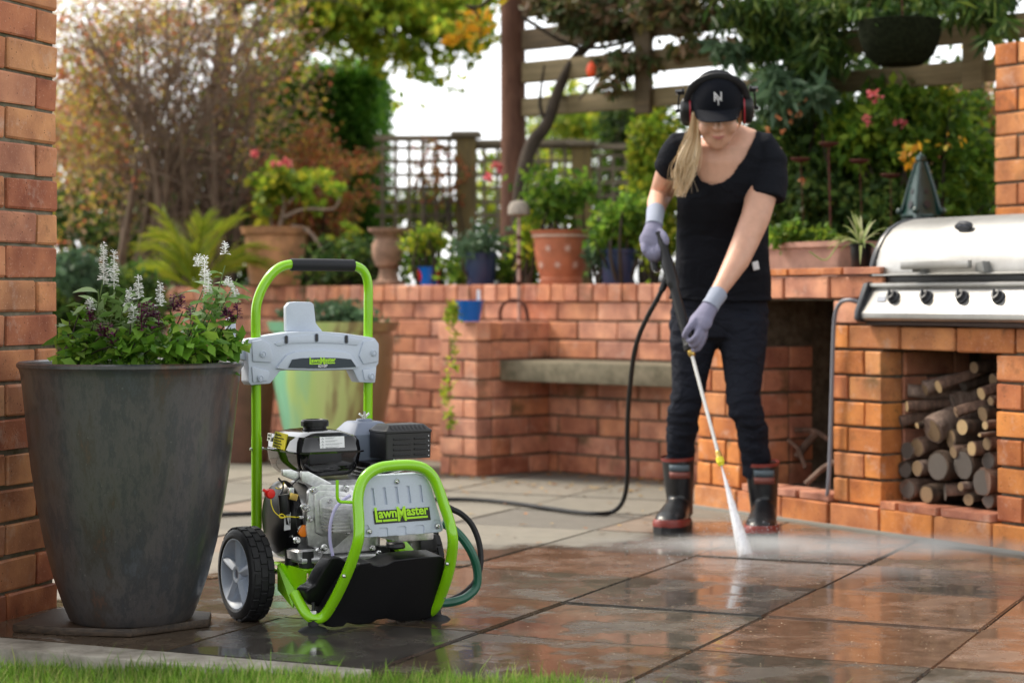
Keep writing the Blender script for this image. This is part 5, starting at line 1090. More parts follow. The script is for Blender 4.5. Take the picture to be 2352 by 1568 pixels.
LOGS = [  # crop x, crop y, radius px, end tone, lean x, lean z, depth, where
 (548, 497, 40, 'grey', 1.6, -.05, .06, 'grey'), (690, 482, 46, 'brown', .8, .35, .05, 'bark'), (775, 472, 38, 'pale', .5, .45, .02, 'pale'), (1000, 350, 38, 'brown', .2, .1, .08, 'b'), (1045, 515, 36, 'pale', .3, .35, .03, ''), (575, 596, 34, 'pale', .9, .1, .02, ''),
 (640, 716, 19, 'pale', .4, .35, .01, ''), (735, 745, 78, 'brown', .35, .55, .03, ''), (885, 632, 33, 'brown', .9, .45, .01, ''), (1055, 645, 46, 'brown', .4, .3, .04, ''), (925, 727, 46, 'pale', .15, .05, .01, ''), (1070, 716, 25, 'pale', .2, .1, .01, ''),
 (1035, 776, 13, 'pale', .1, .1, .0, ''), (770, 975, 82, 'grey', .1, .0, .02, ''), (930, 968, 84, 'grey', .2, .1, .03, ''), (580, 1118, 60, 'grey', .1, .0, .03, ''), (700, 1150, 52, 'brown', .1, .0, .02, ''), (818, 1140, 50, 'grey', 1.2, .0, .05, ''),
 (915, 1102, 26, 'brown', .2, .0, .01, ''), (1050, 1075, 72, 'grey', .1, .0, .02, ''), (965, 1185, 38, 'brown', .0, .0, .02, ''), (522, 868, 50, 'grey', .0, -.05, .05, ''), (640, 855, 56, 'brown', .2, .2, .05, ''), (855, 805, 60, 'brown', .6, .1, .05, ''),
 (985, 862, 40, 'pale', .3, .1, .02, ''), (1080, 832, 34, 'brown', .2, .1, .03, ''), (535, 690, 34, 'grey', 1.0, .4, .03, ''), (1105, 562, 24, 'brown', .2, .1, .03, ''), (525, 990, 52, 'grey', .0, .0, .04, ''), (640, 985, 44, 'brown', .1, .0, .03, ''),
 (1090, 1190, 40, 'grey', .0, .0, .03, ''), (870, 885, 40, 'brown', .5, .2, .03, ''), (860, 560, 40, 'grey', .8, .5, .10, ''), (930, 460, 42, 'grey', .5, .4, .12, ''), (1090, 940, 46, 'grey', .1, .0, .05, ''), (1120, 430, 34, 'brown', .2, .2, .10, '')]
LOGL = ['grey log lying crosswise at the upper left of the firewood', 'rough brown log beside the round pale-ended log in the firebox', 'pale ring-ended log near the top left of the woodpile', 'short brown log alone at the very top of the woodpile', 'log with orange pale end at upper right of the woodpile', 'pale ended log below the crosswise one, at left of the woodpile',
 'thin pale stick end left of the biggest leaning log', 'biggest leaning brown log in the middle of the woodpile', 'hollow brown log end above the whitish round one', 'split brown log at the right side of the woodpile', 'whitish round log end right of the biggest leaning log', 'small knobbly pale log end near the right jamb of the firebox',
 'thinnest stick end, under the knobbly pale one', 'broad flat grey log end in the lower middle of the woodpile', 'broad dark grey log end right of the other broad one', 'dark round log in the bottom left corner of the firebox', 'mossy brown log end at the bottom of the firebox, left of centre', 'peeling log lying crosswise at the bottom of the firebox',
 'small brown branch end above the crosswise bottom log', 'large dark log end in the lower right of the woodpile', 'mossy olive log end at the bottom right of the firebox', 'dark log against the left jamb at mid height of the woodpile', 'brown log between the left jamb log and the leaning one', 'thick brown log right under the whitish round end',
 'ragged pale broken log end at right above the broad ends', 'ragged brown stub against the right jamb', 'slanting grey branch at left under the pale ended log', 'small brown log end tucked at the right jamb high up', 'dark log above the bottom left corner log', 'brown log beside the broad flat grey end, on its left',
 'dark log in the bottom right corner of the firebox', 'slim brown log just above the broad flat grey end', 'long grey log slanting up behind the hollow one', 'long grey log slanting up behind the pale ring-ended one', 'dark grey log against the right jamb at low height', 'brown log high up against the right jamb']
rl = random.Random(9)
for i, (cx, cyy, rp2, tone, lx, lz, dy, _) in enumerate(LOGS):
    p = FB.py((2040 + cx / 2.529) / 1.08844, (780 + cyy / 2.529) / 1.08844, .03 + dy)
    R_ = rp2 * 1.22 / 2.529 / 1.08844 * 6.7 / F
    if p.x - R_ < 1.052: p.x = 1.052 + R_
    if p.x + R_ > 1.57: p.x = 1.57 - R_
    if p.z - R_ < .10: p.z = .10 + R_
    d = Vector((lx * .6, 1, lz * .7)).normalized(); ln = .34
    if p.x + d.x * ln + R_ > 1.575: ln = max(.12, (1.57 - R_ - p.x) / max(d.x, .05))
    if p.y + d.y * ln > .45: ln = (.45 - p.y) / d.y
    w_ = FB.w(*p); t = thing('firewood_log', LOGL[i], 'log', w_, FB.a, 'firewood logs stacked in the barbecue')
    bar = rl.choice(barks); sq = rl.uniform(.85, 1.0); path = [Vector((0, 0, 0)) + d * (ln * k / 5) + Vector((rl.uniform(-1, 1), 0, rl.uniform(-1, 1))) * R_ * .10 * (k > 0) for k in range(6)]
    bk_ = MB().tube(cat_rom(path, 3), R_, 18, ref=(1, 0, 0)); sd_n = rl.uniform(0, 50)
    cp_ = cat_rom(path, 3); nv = []
    for vi, v in enumerate(bk_.v):
        ax_ = cp_[min(vi // 18, len(cp_) - 1)]; v = Vector(v); q_ = v - ax_; dep = min(1.0, (vi // 18) / 2)
        k_ = 1 + .16 * noise.noise(Vector((sd_n, 0, 0)) + v * (1.1 / R_)) + .10 * noise.noise(v * (3.2 / R_) + Vector((0, sd_n, 0)))
        qx, qz = q_.x * k_, q_.z * k_ * sq
        if i % 3 == 2:                                 # split face
            ca, sa = cos(sd_n), sin(sd_n); dd = qx * ca + qz * sa - .30 * R_
            if dd > 0: qx -= ca * dd; qz -= sa * dd
        nv.append(tuple(ax_ + Vector((qx, q_.y, qz))))
    bk_.v = nv; bk_.build('bark', bar, t, smooth=35)
    MB().tube([d * -.0015, d * .0005], [(R_ * .90, R_ * sq * .90)] * 2, 14, ref=(1, 0, 0)).build('cut_end', endm[tone], t)
# sticks and litter in the left opening
for i, (a, b, r_, lab) in enumerate((((1850, 1112, .10), (1918, 1060, .18), .011, 'pale straight stick leaning in the left barbecue opening'), ((1800, 985, .25), (1905, 1010, .3), .010, 'dark upper branch lying in the left barbecue opening'), ((1830, 1050, .22), (1880, 990, .3), .016, 'knotty forked branch in the left barbecue opening'), ((1810, 1010, .2), (1850, 1075, .2), .008, 'thin dark twig hanging in the left barbecue opening'))):
    A_, B_ = FB.py(*a), FB.py(*b); A_.x = min(max(A_.x, .29), .77); B_.x = min(max(B_.x, .29), .77); mm_ = (A_ + B_) / 2 + Vector((0, .01, .015))
    o = MB().tube(cat_rom([A_, mm_, B_], 4), r_, 8).build('branch', barks[1 if i == 0 else 0], None); o.location = FB.o; o.rotation_euler = (0, 0, FB.a); setp(o, lab, 'branch', 'branches in the left barbecue opening')
# ================================================================== POTS ON THE WALL AND AROUND
def wallp(px, ly=.11, z=.874): p = FK.py(px, 600, ly); w_ = FK.w(p.x, ly, z); return w_
def pot(name, lab, px, rim_y, base_y, wt, wb, m, Y=None, prof=None, z0=None, ribs=None, cat_='flower pot', group=None, ly=.11, soil=True):
    if Y is None: c = wallp(px, ly); z0 = .875 if z0 is None else z0
    else: c = at(px, base_y, Y); z0 = c.z if z0 is None else z0
    c = Vector((c.x, c.y, z0)); s = c.y / F; R1, R0 = wt / 2 * s, wb / 2 * s; Hh = (base_y - rim_y) * s
    t = thing(name, lab, cat_, c, group=group)
    prof = prof or [(0, 1.0, 0), (.03, 1.03, 0), (.85, .93, 1), (.86, 1.0, 1), (1.0, 1.0, 1), (1.0, .9, 1), (.9, .86, 1)]
    pr = [(.01, 0)]
    for h_, k, _ in prof: pr.append(((R0 + (R1 - R0) * min(1, h_)) * k, h_ * Hh))
    MB().lathe(pr, 48, rmod=ribs).build('body', m, t, smooth=35)
    if soil: MB().lathe([(.002, Hh * .91), (R1 * .87, Hh * .90)], 24, cap=False).build('soil', SOIL, t)
    return t, c, R1, R0, Hh
TC = grain(mat('terracotta', (.42, .13, .06), .75), .25, 14, .2, dist=.003); TC2 = grain(mat('terracotta_old', (.46, .22, .10), .85), .35, 9, .4, dist=.004, second=(.22, .11, .055)); NAVY = mat('navy_plastic', (.018, .032, .085), .4); BLUE = mat('blue_glaze', (.005, .12, .50), .15)
STONE = grain(mat('urn_stone', (.26, .15, .10), .9), .4, 18, .5, dist=.004)
t, c, R1, R0, Hh = pot('flower_pot', 'small bright blue pot with red spots on the brick wall', 985, 609, 652, 55, 46, BLUE, prof=[(0, 1, 0), (.1, 1.0, 1), (.9, .98, 1), (1, 1.02, 1), (1.0, .93, 1), (.9, .9, 1)])
for a_ in (-165, -15, 100):
    q = MB(); ri_ = []
    for k in range(9):
        for_ = []
        z_ = Hh * (.08 + .84 * k / 8); hw = .62 * sqrt(max(0, 1 - (2 * k / 8 - 1) ** 2)) + .02; rr2 = (R0 + (R1 - R0) * z_ / Hh) * 1.012
        ri_.append([Vector((rr2 * cos(radians(a_) + hw * u), rr2 * sin(radians(a_) + hw * u), z_)) for u in (-1, -.5, 0, .5, 1)])
    q.loft(ri_, cap=False, closed=False); q.build('spot', mat('spot_red', (.50, .02, .03), .2), t)
pot('flower_pot', 'navy blue plastic pot between the topiary and the iron stake', 1104, 578, 652, 80, 62, NAVY)
t, c, R1, R0, Hh = pot('flower_pot', 'large terracotta pot with pale band and star motifs on the wall', 1289, 528, 652, 136, 96, TC, prof=[(0, 1.0, 0), (.10, 1.0, 0), (.14, .93, 0), (.3, 1.02, 0), (.6, 1.02, 1), (.85, .97, 1), (.87, 1.0, 1), (.93, 1.0, 1), (.95, 1.05, 1), (1.0, 1.07, 1), (1.0, .95, 1), (.9, .9, 1)])
MB().lathe([(R1 * .935, Hh * .865), (R1 * .995, Hh * .875), (R1 * 1.0, Hh * .925)], 48, cap=False).build('band', mat('band_cream', (.50, .32, .24), .8), t)
for a_, z_ in ((-120, .66), (-78, .66), (-36, .66), (-100, .36), (-57, .36), (-145, .36)):
    R_ = (R0 + (R1 - R0) * z_) * 1.028; cc_ = Vector((R_ * cos(radians(a_)), R_ * sin(radians(a_)), z_ * Hh)); nn = Vector((cos(radians(a_)), sin(radians(a_)), -.15)).normalized(); tt_ = Vector((-sin(radians(a_)), cos(radians(a_)), 0)); up = nn.cross(tt_) * -1
    pts = []
    for k in range(12): rr2 = .022 if k % 2 == 0 else .008; pts.append(cc_ + tt_ * rr2 * cos(k * pi / 6) + up * rr2 * sin(k * pi / 6))
    MB().prism([p - nn * .003 for p in pts], nn * .005).build('star_motif', mat('motif', (.60, .38, .30), .85), t, smooth=0)
pot('flower_pot', 'navy blue pot right of the large terracotta pot, near the woman', 1420, 571, 652, 86, 68, NAVY)
t, c, R1, R0, Hh = pot('clay_pot', 'big old ochre clay pot with a gnarled shrub, left of the stone urn', 632, 522, 655, 152, 112, TC2, Y=10.9, prof=[(0, 1.0, 0), (.1, 1.02, 0), (.5, 1.02, 1), (.8, .95, 1), (.86, .93, 1), (.88, 1.03, 1), (1.0, 1.05, 1), (1.0, .95, 1), (.9, .9, 1)])
t, c, R1, R0, Hh = pot('stone_urn', 'narrow-waisted weathered stone urn on the wall behind the handle', 892, 524, 655, 86, 62, STONE, Y=10.3, prof=[(0, 1.25, 0), (.06, 1.25, 0), (.09, .8, 0), (.2, .62, 0), (.3, .6, 0), (.34, .85, 0), (.5, 1.0, 0), (.7, .98, 1), (.82, .72, 1), (.9, .86, 1), (.94, 1.08, 1), (1.0, 1.1, 1), (1.0, .95, 1), (.9, .9, 1)], cat_='urn')
pc = FK.w(-.10, -.28, .704)
t, c, R1, R0, Hh = pot('flower_pot', 'cobalt blue pot with a white plant tag on top of the brick pier', 1078, 688, 737, 68, 48, BLUE, Y=9.05, z0=.704, prof=[(0, 1, 0), (.1, 1.0, 1), (.9, .98, 1), (1, 1.05, 1), (1.0, .93, 1), (.9, .9, 1)])
MB().prism([Vector((.034, -.02, Hh * .8)), Vector((.050, -.02, Hh * .8)), Vector((.050, -.02, Hh * 1.5)), Vector((.034, -.02, Hh * 1.5))], (0, .002, 0)).build('plant_tag', M['white'], t, smooth=0)
# celadon fluted jar on the ground
ce = mat('celadon', (.30, .36, .14), .28, 0, Coat_Weight=.4); nt = ce.node_tree; b = nt.nodes['Principled BSDF']; L = nt.links.new
tc = N(nt, 'ShaderNodeTexCoord'); mp = N(nt, 'ShaderNodeMapping'); mp.inputs['Scale'].default_value = (6, 6, .5); L(tc.outputs['Object'], mp.inputs[0]); n1 = N(nt, 'ShaderNodeTexNoise'); n1.inputs['Scale'].default_value = 2.2; n1.inputs['Detail'].default_value = 5; L(mp.outputs[0], n1.inputs['Vector'])
sx = N(nt, 'ShaderNodeSeparateXYZ'); L(tc.outputs['Object'], sx.inputs[0]); ma = N(nt, 'ShaderNodeMath', operation='MULTIPLY_ADD'); ma.inputs[1].default_value = 1.7; ma.inputs[2].default_value = .12; L(sx.outputs[0], ma.inputs[0]); ad = N(nt, 'ShaderNodeMath', operation='ADD'); L(ma.outputs[0], ad.inputs[0]); L(n1.outputs[0], ad.inputs[1])
rr_ = ramp(nt, [(.22, (.20, .46, .28)), (.45, (.40, .54, .17)), (.74, (.46, .54, .20)), (.86, (.28, .24, .10)), (1.0, (.18, .15, .08))]); L(ad.outputs[0], rr_.inputs[0]); L(rr_.outputs[0], b.inputs['Base Color'])
pot('fluted_jar', 'large fluted pale green glazed jar standing behind the washer handle', 765, 748, 1085, 286, 170, ce, Y=9.5, z0=.0, prof=[(0, 1.0, 0), (.3, 1.12, 0), (.6, 1.12, 1), (.85, 1.02, 1), (.93, .96, 1), (.935, 1.02, 1), (1.0, 1.04, 1), (1.0, .94, 1), (.9, .9, 1)], ribs=lambda a, z: 1 + .022 * abs(sin(a * 9)), cat_='jar')
pot('clay_jar', 'dark brown clay jar half hidden behind the planter and the fluted jar', 560, 815, 1075, 170, 110, grain(mat('brown_clay', (.12, .05, .03), .6), .3, 8, .3), Y=9.9, z0=0.0, cat_='jar')
# counter pot, trough
cpx = FB.py(1978, 600, .10)
t, c, R1, R0, Hh = pot('flower_pot', 'small black pot with a spider plant on the barbecue counter', 1978, 561, 616, 56, 46, M['blackm'], Y=FB.w(cpx.x, .12).y, z0=.917)
SPC = c + Vector((0, 0, Hh * .9))
tr = thing('trough', 'pinkish clay trough behind the woman, left of the spider plant', 'trough', FB.w(.30, .42), FB.a)
MB().loft([rrect(-.25, .16, -.10, .10, .02, .86), rrect(-.28, .19, -.115, .12, .02, 1.0), rrect(-.29, .20, -.125, .13, .02, 1.004), rrect(-.29, .20, -.125, .13, .02, 1.025)]).build('body', grain(mat('trough_clay', (.36, .20, .15), .9), .3, 10, .4), tr, smooth=30)
# toadstool on a rusty stake, iron hoop on pier
RUST = grain(mat('rust', (.07, .026, .02), .85, 0, Specular_IOR_Level=.1), .4, 60, .5)
w0 = FK.w(FK.py(1192, 600, -.03).x, -.03, 0)
tsd = thing('toadstool_ornament', 'pale stone toadstool head on a knobbly rusty stake before the wall', 'garden ornament', (w0.x, w0.y, .0))
hz = [H - (y - HY) / F * w0.y for y in (1070, 700, 655, 600, 560, 530, 490)]
st_ = MB().tube([(0, 0, z) for z in hz], .0085, 8).build('stake', grain(mat('stake_pink', (.36, .24, .20), .8), .3, 40, .5), tsd)
for y in (650, 612, 590, 545): MB().sphere((0, 0, H - (y - HY) / F * w0.y), .0135).build('knob', RUST, st_)
zt_ = H - (490 - HY) / F * w0.y
MB().lathe([(.03, zt_ - .012), (.052, zt_ - .005), (.052, zt_ + .028), (.040, zt_ + .052), (.015, zt_ + .060), (.001, zt_ + .061)], 24).build('cap', grain(mat('stone_cap', (.30, .26, .22), .9), .3, 30, .5), tsd)
hp_ = [FK.py(*q) for q in ((1150, 738, -.2), (1149, 716, -.2), (1158, 697, -.2), (1178, 689, -.2), (1198, 694, -.2), (1209, 712, -.2), (1213, 738, -.2))]
o = MB().tube(cat_rom(hp_, 5), .008, 8).build('iron_hoop', RUST, None); o.location = FK.o; o.rotation_euler = (0, 0, FK.a); setp(o, 'rusty iron hoop standing on the pier top beside the blue pot', 'hoop')
# green glazed obelisk behind the grill
OB = at(2115, 497, 7.75); ob = thing('garden_obelisk', 'dark green glazed pyramid ornament with holes, behind the grill hood', 'garden ornament', (OB.x, OB.y, OB.z - .06), radians(20))
GG = mat('green_glaze', (.004, .028, .022), .30, 0, Coat_Weight=.15)
s = 7.75 / F
def sq(h, z, tw=0): return [Vector((h * cos(radians(45 + 90 * k + tw)), h * sin(radians(45 + 90 * k + tw)), z)) for k in range(4)]
ztop = (497 - 350) * s + .06
prof = [(.078, 0), (.078, .07), (.066, .085), (.060, .13), (.050, .17), (.034, .22), (.022, .26), (.016, ztop - .04), (.024, ztop - .03), (.020, ztop - .015), (.008, ztop - .008), (.003, ztop)]
MB().loft([sq(h_, z_) for h_, z_ in prof]).build('body', GG, ob, bevel=.003)
for k in range(4):
    a = radians(90 * k)
    for z_, rr2, d_ in ((.105, .016, .044), (.155, .010, .036)):
        c_ = Vector((d_ * cos(a), d_ * sin(a), z_)); MB().tube([c_, c_ + Vector((cos(a), sin(a), .25)) * .004], rr2, 12).build('hole', M['ink'], ob)
    a2 = radians(45 + 90 * k); MB().tube([(.078 * cos(a2), .078 * sin(a2), .07), (.05 * cos(a2), .05 * sin(a2), .17), (.018 * cos(a2), .018 * sin(a2), .27)], .007, 8).build('corner_rib', GG, ob)
    MB().sphere((.084 * cos(a2), .084 * sin(a2), .08), .014).build('boss', GG, ob)
for z_ in (.02, .06): MB().lathe([(.085, z_ - .006), (.092, z_), (.085, z_ + .006)], 4, (0, 0, 0)).build('moulding', GG, ob)
# rusty disc flowers
ds = at(1907, 640, 7.9)
for i, (px, y0_, disc, lab) in enumerate(((1907, 640, (1903, 333), 'tallest rusty stake with a flat disc top, above the spider plant'), (1980, 640, (1975, 372), 'rusty disc on a thin stake right of the tallest one'), (2046, 600, (2045, 405), 'rusty disc nearest the green obelisk'), (1850, 640, (1838, 368), 'rusty disc close to the shoulder of the woman'))):
    a, b_ = at(px, y0_, 8.0 + .05 * i), at(disc[0], disc[1], 8.0 + .05 * i)
    t = thing('disc_stake', lab, 'garden stake', (a.x, a.y, .8), group='rusty disc flower stakes')
    MB().tube([(0, 0, 0), ((b_.x - a.x) * .5 + .004, 0, (b_.z - .8) * .5), (b_.x - a.x, 0, b_.z - .8)], .004 if i == 0 else .0018, 6).build('stem', RUST, t)
    MB().lathe([(.004, -.01), (.03, -.004), (.042, .006), (.040, .009), (.02, .002), (.003, .0)], 14, (b_.x - a.x, 0, b_.z - .8)).build('disc', RUST, t)
# hanging basket
HB = at(2066, 95, 8.2); hb2 = thing('hanging_basket', 'dark mossy hanging basket under the pergola, top right', 'hanging basket', HB)
rb = 96 * 8.2 / F; hbz = 105 * 8.2 / F
MB().lathe([(.02, -hbz * .55), (rb * .55, -hbz * .52), (rb * .82, -hbz * .3), (rb * .97, hbz * .1), (rb, hbz * .42), (rb * .93, hbz * .44), (rb * .8, hbz * .36), (.01, hbz * .33)], 36).build('basket', grain(mat('moss_coir', (.010, .013, .006), .95, 0, Specular_IOR_Level=.05), .6, 60, 1, dist=.01), hb2)
for k in range(3):
    a = 2 * pi * k / 3 + .4; MB().tube([(rb * .95 * cos(a), rb * .95 * sin(a), hbz * .43), (0, 0, .62)], .003, 5).build('chain', RUST, hb2)
# orange ornament hanging in the vine
o = at(1358, 160, 9.6); orn = thing('hanging_ornament', 'bright orange-red drop ornament hanging in the vine', 'ornament', o)
MB().lathe([(.001, -.04), (.018, -.03), (.026, -.005), (.020, .02), (.008, .036), (.002, .04)], 14).build('drop', mat('orange_red', (.85, .09, .02), .4), orn); MB().tube([(0, 0, .03), (0, 0, .20)], .0015, 5).build('string', RUST, orn)
# ================================================================== VEGETATION
def unit(v): return v / np.maximum(np.linalg.norm(v, axis=1, keepdims=True), 1e-9)
def leaf_object(name, P, size, m, parent=None, aspect=.55, up=.3, fold=.25, dirs=None, jit=.35):
    """many small folded leaves, each its own little island"""
    n = len(P); s = size * (1 + jit * RNG.uniform(-1, 1, (n, 1)))
    d = RNG.normal(size=(n, 3)) if dirs is None else dirs + RNG.normal(size=(n, 3)) * .45
    d[:, 2] -= up; d = unit(d); r_ = RNG.normal(size=(n, 3)); sd2 = unit(np.cross(d, r_)); nn = np.cross(sd2, d)
    w_ = s * aspect * .5
    V = np.stack([P, P + d * s * .45 + sd2 * w_ + nn * s * fold * .3, P + d * s, P + d * s * .45 - sd2 * w_ + nn * s * fold * .3], 1).reshape(-1, 3)
    me = bpy.data.meshes.new(name); me.vertices.add(4 * n); me.loops.add(6 * n); me.polygons.add(2 * n)
    I = np.array(wm(parent).inverted()); V = V @ I[:3, :3].T + I[:3, 3]
    me.vertices.foreach_set('co', V.astype(np.float32).ravel())
    b = (np.arange(n) * 4)[:, None]; idx = np.concatenate([b, b + 1, b + 2, b, b + 2, b + 3], 1).ravel()
    me.loops.foreach_set('vertex_index', idx.astype(np.int32)); me.polygons.foreach_set('loop_start', (np.arange(2 * n) * 3).astype(np.int32)); me.polygons.foreach_set('loop_total', np.full(2 * n, 3, np.int32))
    me.update(calc_edges=True); me.materials.append(m); return link(name, me, parent)
def blob(c, rad, n, clumps=30, cr=.22, hollow=.35):
    """points in clumps spread through an ellipsoid"""
    u = unit(RNG.normal(size=(clumps, 3))); rr = (hollow + (1 - hollow) * RNG.uniform(0, 1, (clumps, 1)) ** .6)
    C_ = np.array(c) + u * rr * np.array(rad); k = RNG.integers(0, clumps, n)
    return C_[k] + RNG.normal(size=(n, 3)) * np.array(rad) * cr
def px_blob(px, py, Y, rx, ry, dY, n, **k):
    c = at(px, py, Y); s = Y / F; return blob((c.x, c.y, c.z), (rx * s, dY, ry * s), n, **k)
GA = leaf_mat('leaf_green', [(.10, .20, .022), (.15, .27, .03), (.06, .13, .018), (.24, .34, .035)], .5)
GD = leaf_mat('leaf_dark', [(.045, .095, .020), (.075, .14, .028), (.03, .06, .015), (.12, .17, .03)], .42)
GY = leaf_mat('leaf_yellowgreen', [(.33, .42, .035), (.22, .33, .03), (.46, .44, .04), (.13, .22, .02)], .6)
GAut = leaf_mat('leaf_autumn', [(.46, .17, .07), (.36, .085, .045), (.27, .14, .07), (.46, .28, .06), (.18, .16, .05)], .5)
GBr = leaf_mat('leaf_brownish', [(.38, .25, .16), (.46, .27, .18), (.28, .21, .09), (.60, .45, .08), (.48, .15, .08), (.30, .34, .06)], .6)
GH = leaf_mat('leaf_hedge', [(.07, .19, .022), (.10, .25, .028), (.16, .32, .035)], .55)
GBl = leaf_mat('leaf_bluegreen', [(.07, .13, .07), (.10, .17, .09), (.06, .11, .05)], .4)
GOl = leaf_mat('leaf_vine', [(.08, .085, .03), (.13, .11, .04), (.06, .09, .03), (.18, .11, .06)], .4)
PINK = leaf_mat('petal_pink', [(.75, .16, .18), (.80, .25, .22), (.70, .12, .16)], .3); ORG = leaf_mat('petal_orange', [(.60, .20, .08), (.50, .22, .10)], .3)
YEL = leaf_mat('leaf_golden', [(.70, .38, .02), (.60, .28, .02), (.55, .42, .03)], .5)
BK = bark_mat('branch_bark', (.26, .18, .13), (.09, .06, .045), 20); BKp = bark_mat('branch_pale', (.34, .25, .19), (.16, .11, .08), 20); BKd = bark_mat('branch_dark', (.08, .06, .045), (.03, .025, .02), 20)
def branches(name, parent, lines, m, n=6):
    mb = MB()
    for pts, r0, r1 in lines:
        P_ = cat_rom(pts, 3); k = len(P_); mb.tube(P_, [r0 + (r1 - r0) * i / (k - 1) for i in range(k)], n, cap=True)
    return mb.build(name, m, parent, world=True, smooth=60, fix=False)
rv = random.Random(21)
def plant(name, lab, cat_, base, group=None): return thing(name, lab, cat_, base, group=group)
def stems(base, tips, r0, r1, bend=.15):
    out = []
    for t in tips:
        m_ = (Vector(base) + Vector(t)) / 2 + Vector((rv.uniform(-1, 1), rv.uniform(-1, 1), rv.uniform(-.3, .6))) * bend * (Vector(t) - Vector(base)).length
        out.append(([base, m_, t], r0, r1))
    return out
# --- big bare multi-stemmed shrub, left
b0 = at(395, 560, 11.8); b0.z = .80
S1 = plant('bare_shrub', 'tall tangled shrub of bare grey-brown stems with few autumn leaves, left', 'shrub', b0)
ln = []; tips = []
for k in range(46):
    px = rv.uniform(130, 760); py = rv.uniform(-60, 190); 
    t = at(px, py, 11.8 + rv.uniform(-.9, .9)); bb = b0 + Vector((rv.uniform(-.35, .35), rv.uniform(-.3, .3), 0)); md = bb.lerp(t, .5) + Vector((rv.uniform(-.12, .12) - (t.x - bb.x) * .14, 0, .12)); ln.append(([bb, md, t], rv.uniform(.010, .022), .004)); tips.append((bb, md, t))
branches('stem', S1, ln, BK, 6)
tw = []
for k in range(760):
    bb, md, t = rv.choice(tips); f_ = rv.uniform(.2, 1.0); p = (md.lerp(t, (f_ - .5) * 2) if f_ > .5 else bb.lerp(md, f_ * 2)); L_ = rv.uniform(.12, .5)
    d = Vector((rv.uniform(-1, 1), rv.uniform(-.6, .6), rv.uniform(-.25, 1))).normalized(); tw.append(([p, p + d * L_ * .5 + Vector((0, 0, .03)), p + d * L_], .0045, .0015))
branches('twig', S1, tw, BK, 4)['kind'] = 'stuff'
P_ = np.concatenate([px_blob(250, 330, 11.9, 260, 330, .7, 4200, clumps=420, cr=.06, hollow=.0), px_blob(540, 200, 11.9, 240, 260, .7, 3600, clumps=420, cr=.06, hollow=0), px_blob(300, 120, 11.9, 320, 170, .7, 3600, clumps=300, cr=.06, hollow=.0), px_blob(330, 60, 12.3, 330, 130, .6, 5200, clumps=420, cr=.07, hollow=.0), px_blob(210, 220, 12.3, 150, 180, .5, 3500, clumps=260, cr=.07, hollow=.0)])
leaf_object('foliage', P_, .030, GBr, S1)['kind'] = 'stuff'
# dark shrubs behind and under it
def bush(lab, px, py, Y, rx, ry, dY, n, m, size=.05, name='bush', cat_='bush', clumps=60, cr=.16, hollow=.3, group=None, stem=True, **k):
    c = at(px, py, Y); t = plant(name, lab, cat_, (c.x, c.y, .8 if c.z > .8 else 0), group)
    P_ = px_blob(px, py, Y, rx, ry, dY, n, clumps=clumps, cr=cr, hollow=hollow)
    P_[:, 2] = np.maximum(P_[:, 2], (.81 if c.z > .8 else .01))
    leaf_object('foliage', P_, size, m, t, **k)
    if stem:
        tp = [P_[i] for i in RNG.integers(0, n, 12)]; branches('stem', t, stems(Vector((c.x, c.y, .8 if c.z > .8 else 0)), [Vector(q) for q in tp], .012, .003), BKd, 5)
    return t
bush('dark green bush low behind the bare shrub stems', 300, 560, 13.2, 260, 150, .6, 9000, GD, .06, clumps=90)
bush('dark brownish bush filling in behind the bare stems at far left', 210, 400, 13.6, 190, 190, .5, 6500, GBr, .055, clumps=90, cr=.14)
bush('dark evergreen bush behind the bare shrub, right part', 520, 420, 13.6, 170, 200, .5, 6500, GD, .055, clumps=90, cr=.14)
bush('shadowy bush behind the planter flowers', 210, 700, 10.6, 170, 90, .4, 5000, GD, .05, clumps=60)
bush('bluish leafed bush beside the left pillar', 180, 625, 10.2, 60, 50, .25, 900, GBl, .05)
# --- clipped hedge
hx0, hx1 = at(545, 300, 14).x, at(866, 300, 14).x; hz1 = at(700, 158, 14).z
HG = plant('clipped_hedge', 'tall square-clipped dark green hedge behind the red shrub', 'hedge', ((hx0 + hx1) / 2, 14.5, .8))
MB().box2((hx0 + .07, 14.08, .8), (hx1 - .07, 15.1, hz1 - .07)).build('core', mat('hedge_core', (.008, .02, .005), .95), HG, world=True)
n = 26000; P_ = np.empty((n, 3)); k = RNG.uniform(0, 1, n)
P_[:, 0] = RNG.uniform(hx0, hx1, n); P_[:, 1] = 14.05 + RNG.normal(0, .03, n); P_[:, 2] = RNG.uniform(.9, hz1, n)
a = k > .62; P_[a, 1] = RNG.uniform(14.0, 15.1, a.sum()); P_[a, 2] = hz1 + RNG.normal(0, .035, a.sum())
a = k > .86; P_[a, 0] = hx1 + RNG.normal(0, .03, a.sum()); P_[a, 1] = RNG.uniform(14.0, 15.1, a.sum()); P_[a, 2] = RNG.uniform(.9, hz1, a.sum())
leaf_object('foliage', P_, .045, GH, HG)
# --- red autumn shrub in front of the fence
bush('russet red autumn shrub against the hedge and lattice fence', 720, 440, 12.0, 150, 150, .35, 9000, GAut, .032, 'autumn_shrub', 'shrub', clumps=150, cr=.09, hollow=.0)
bush('thin rusty creeper over the lattice fence post', 1010, 400, 12.1, 90, 90, .12, 420, GAut, .035, 'creeper', 'creeper', clumps=60, cr=.08)
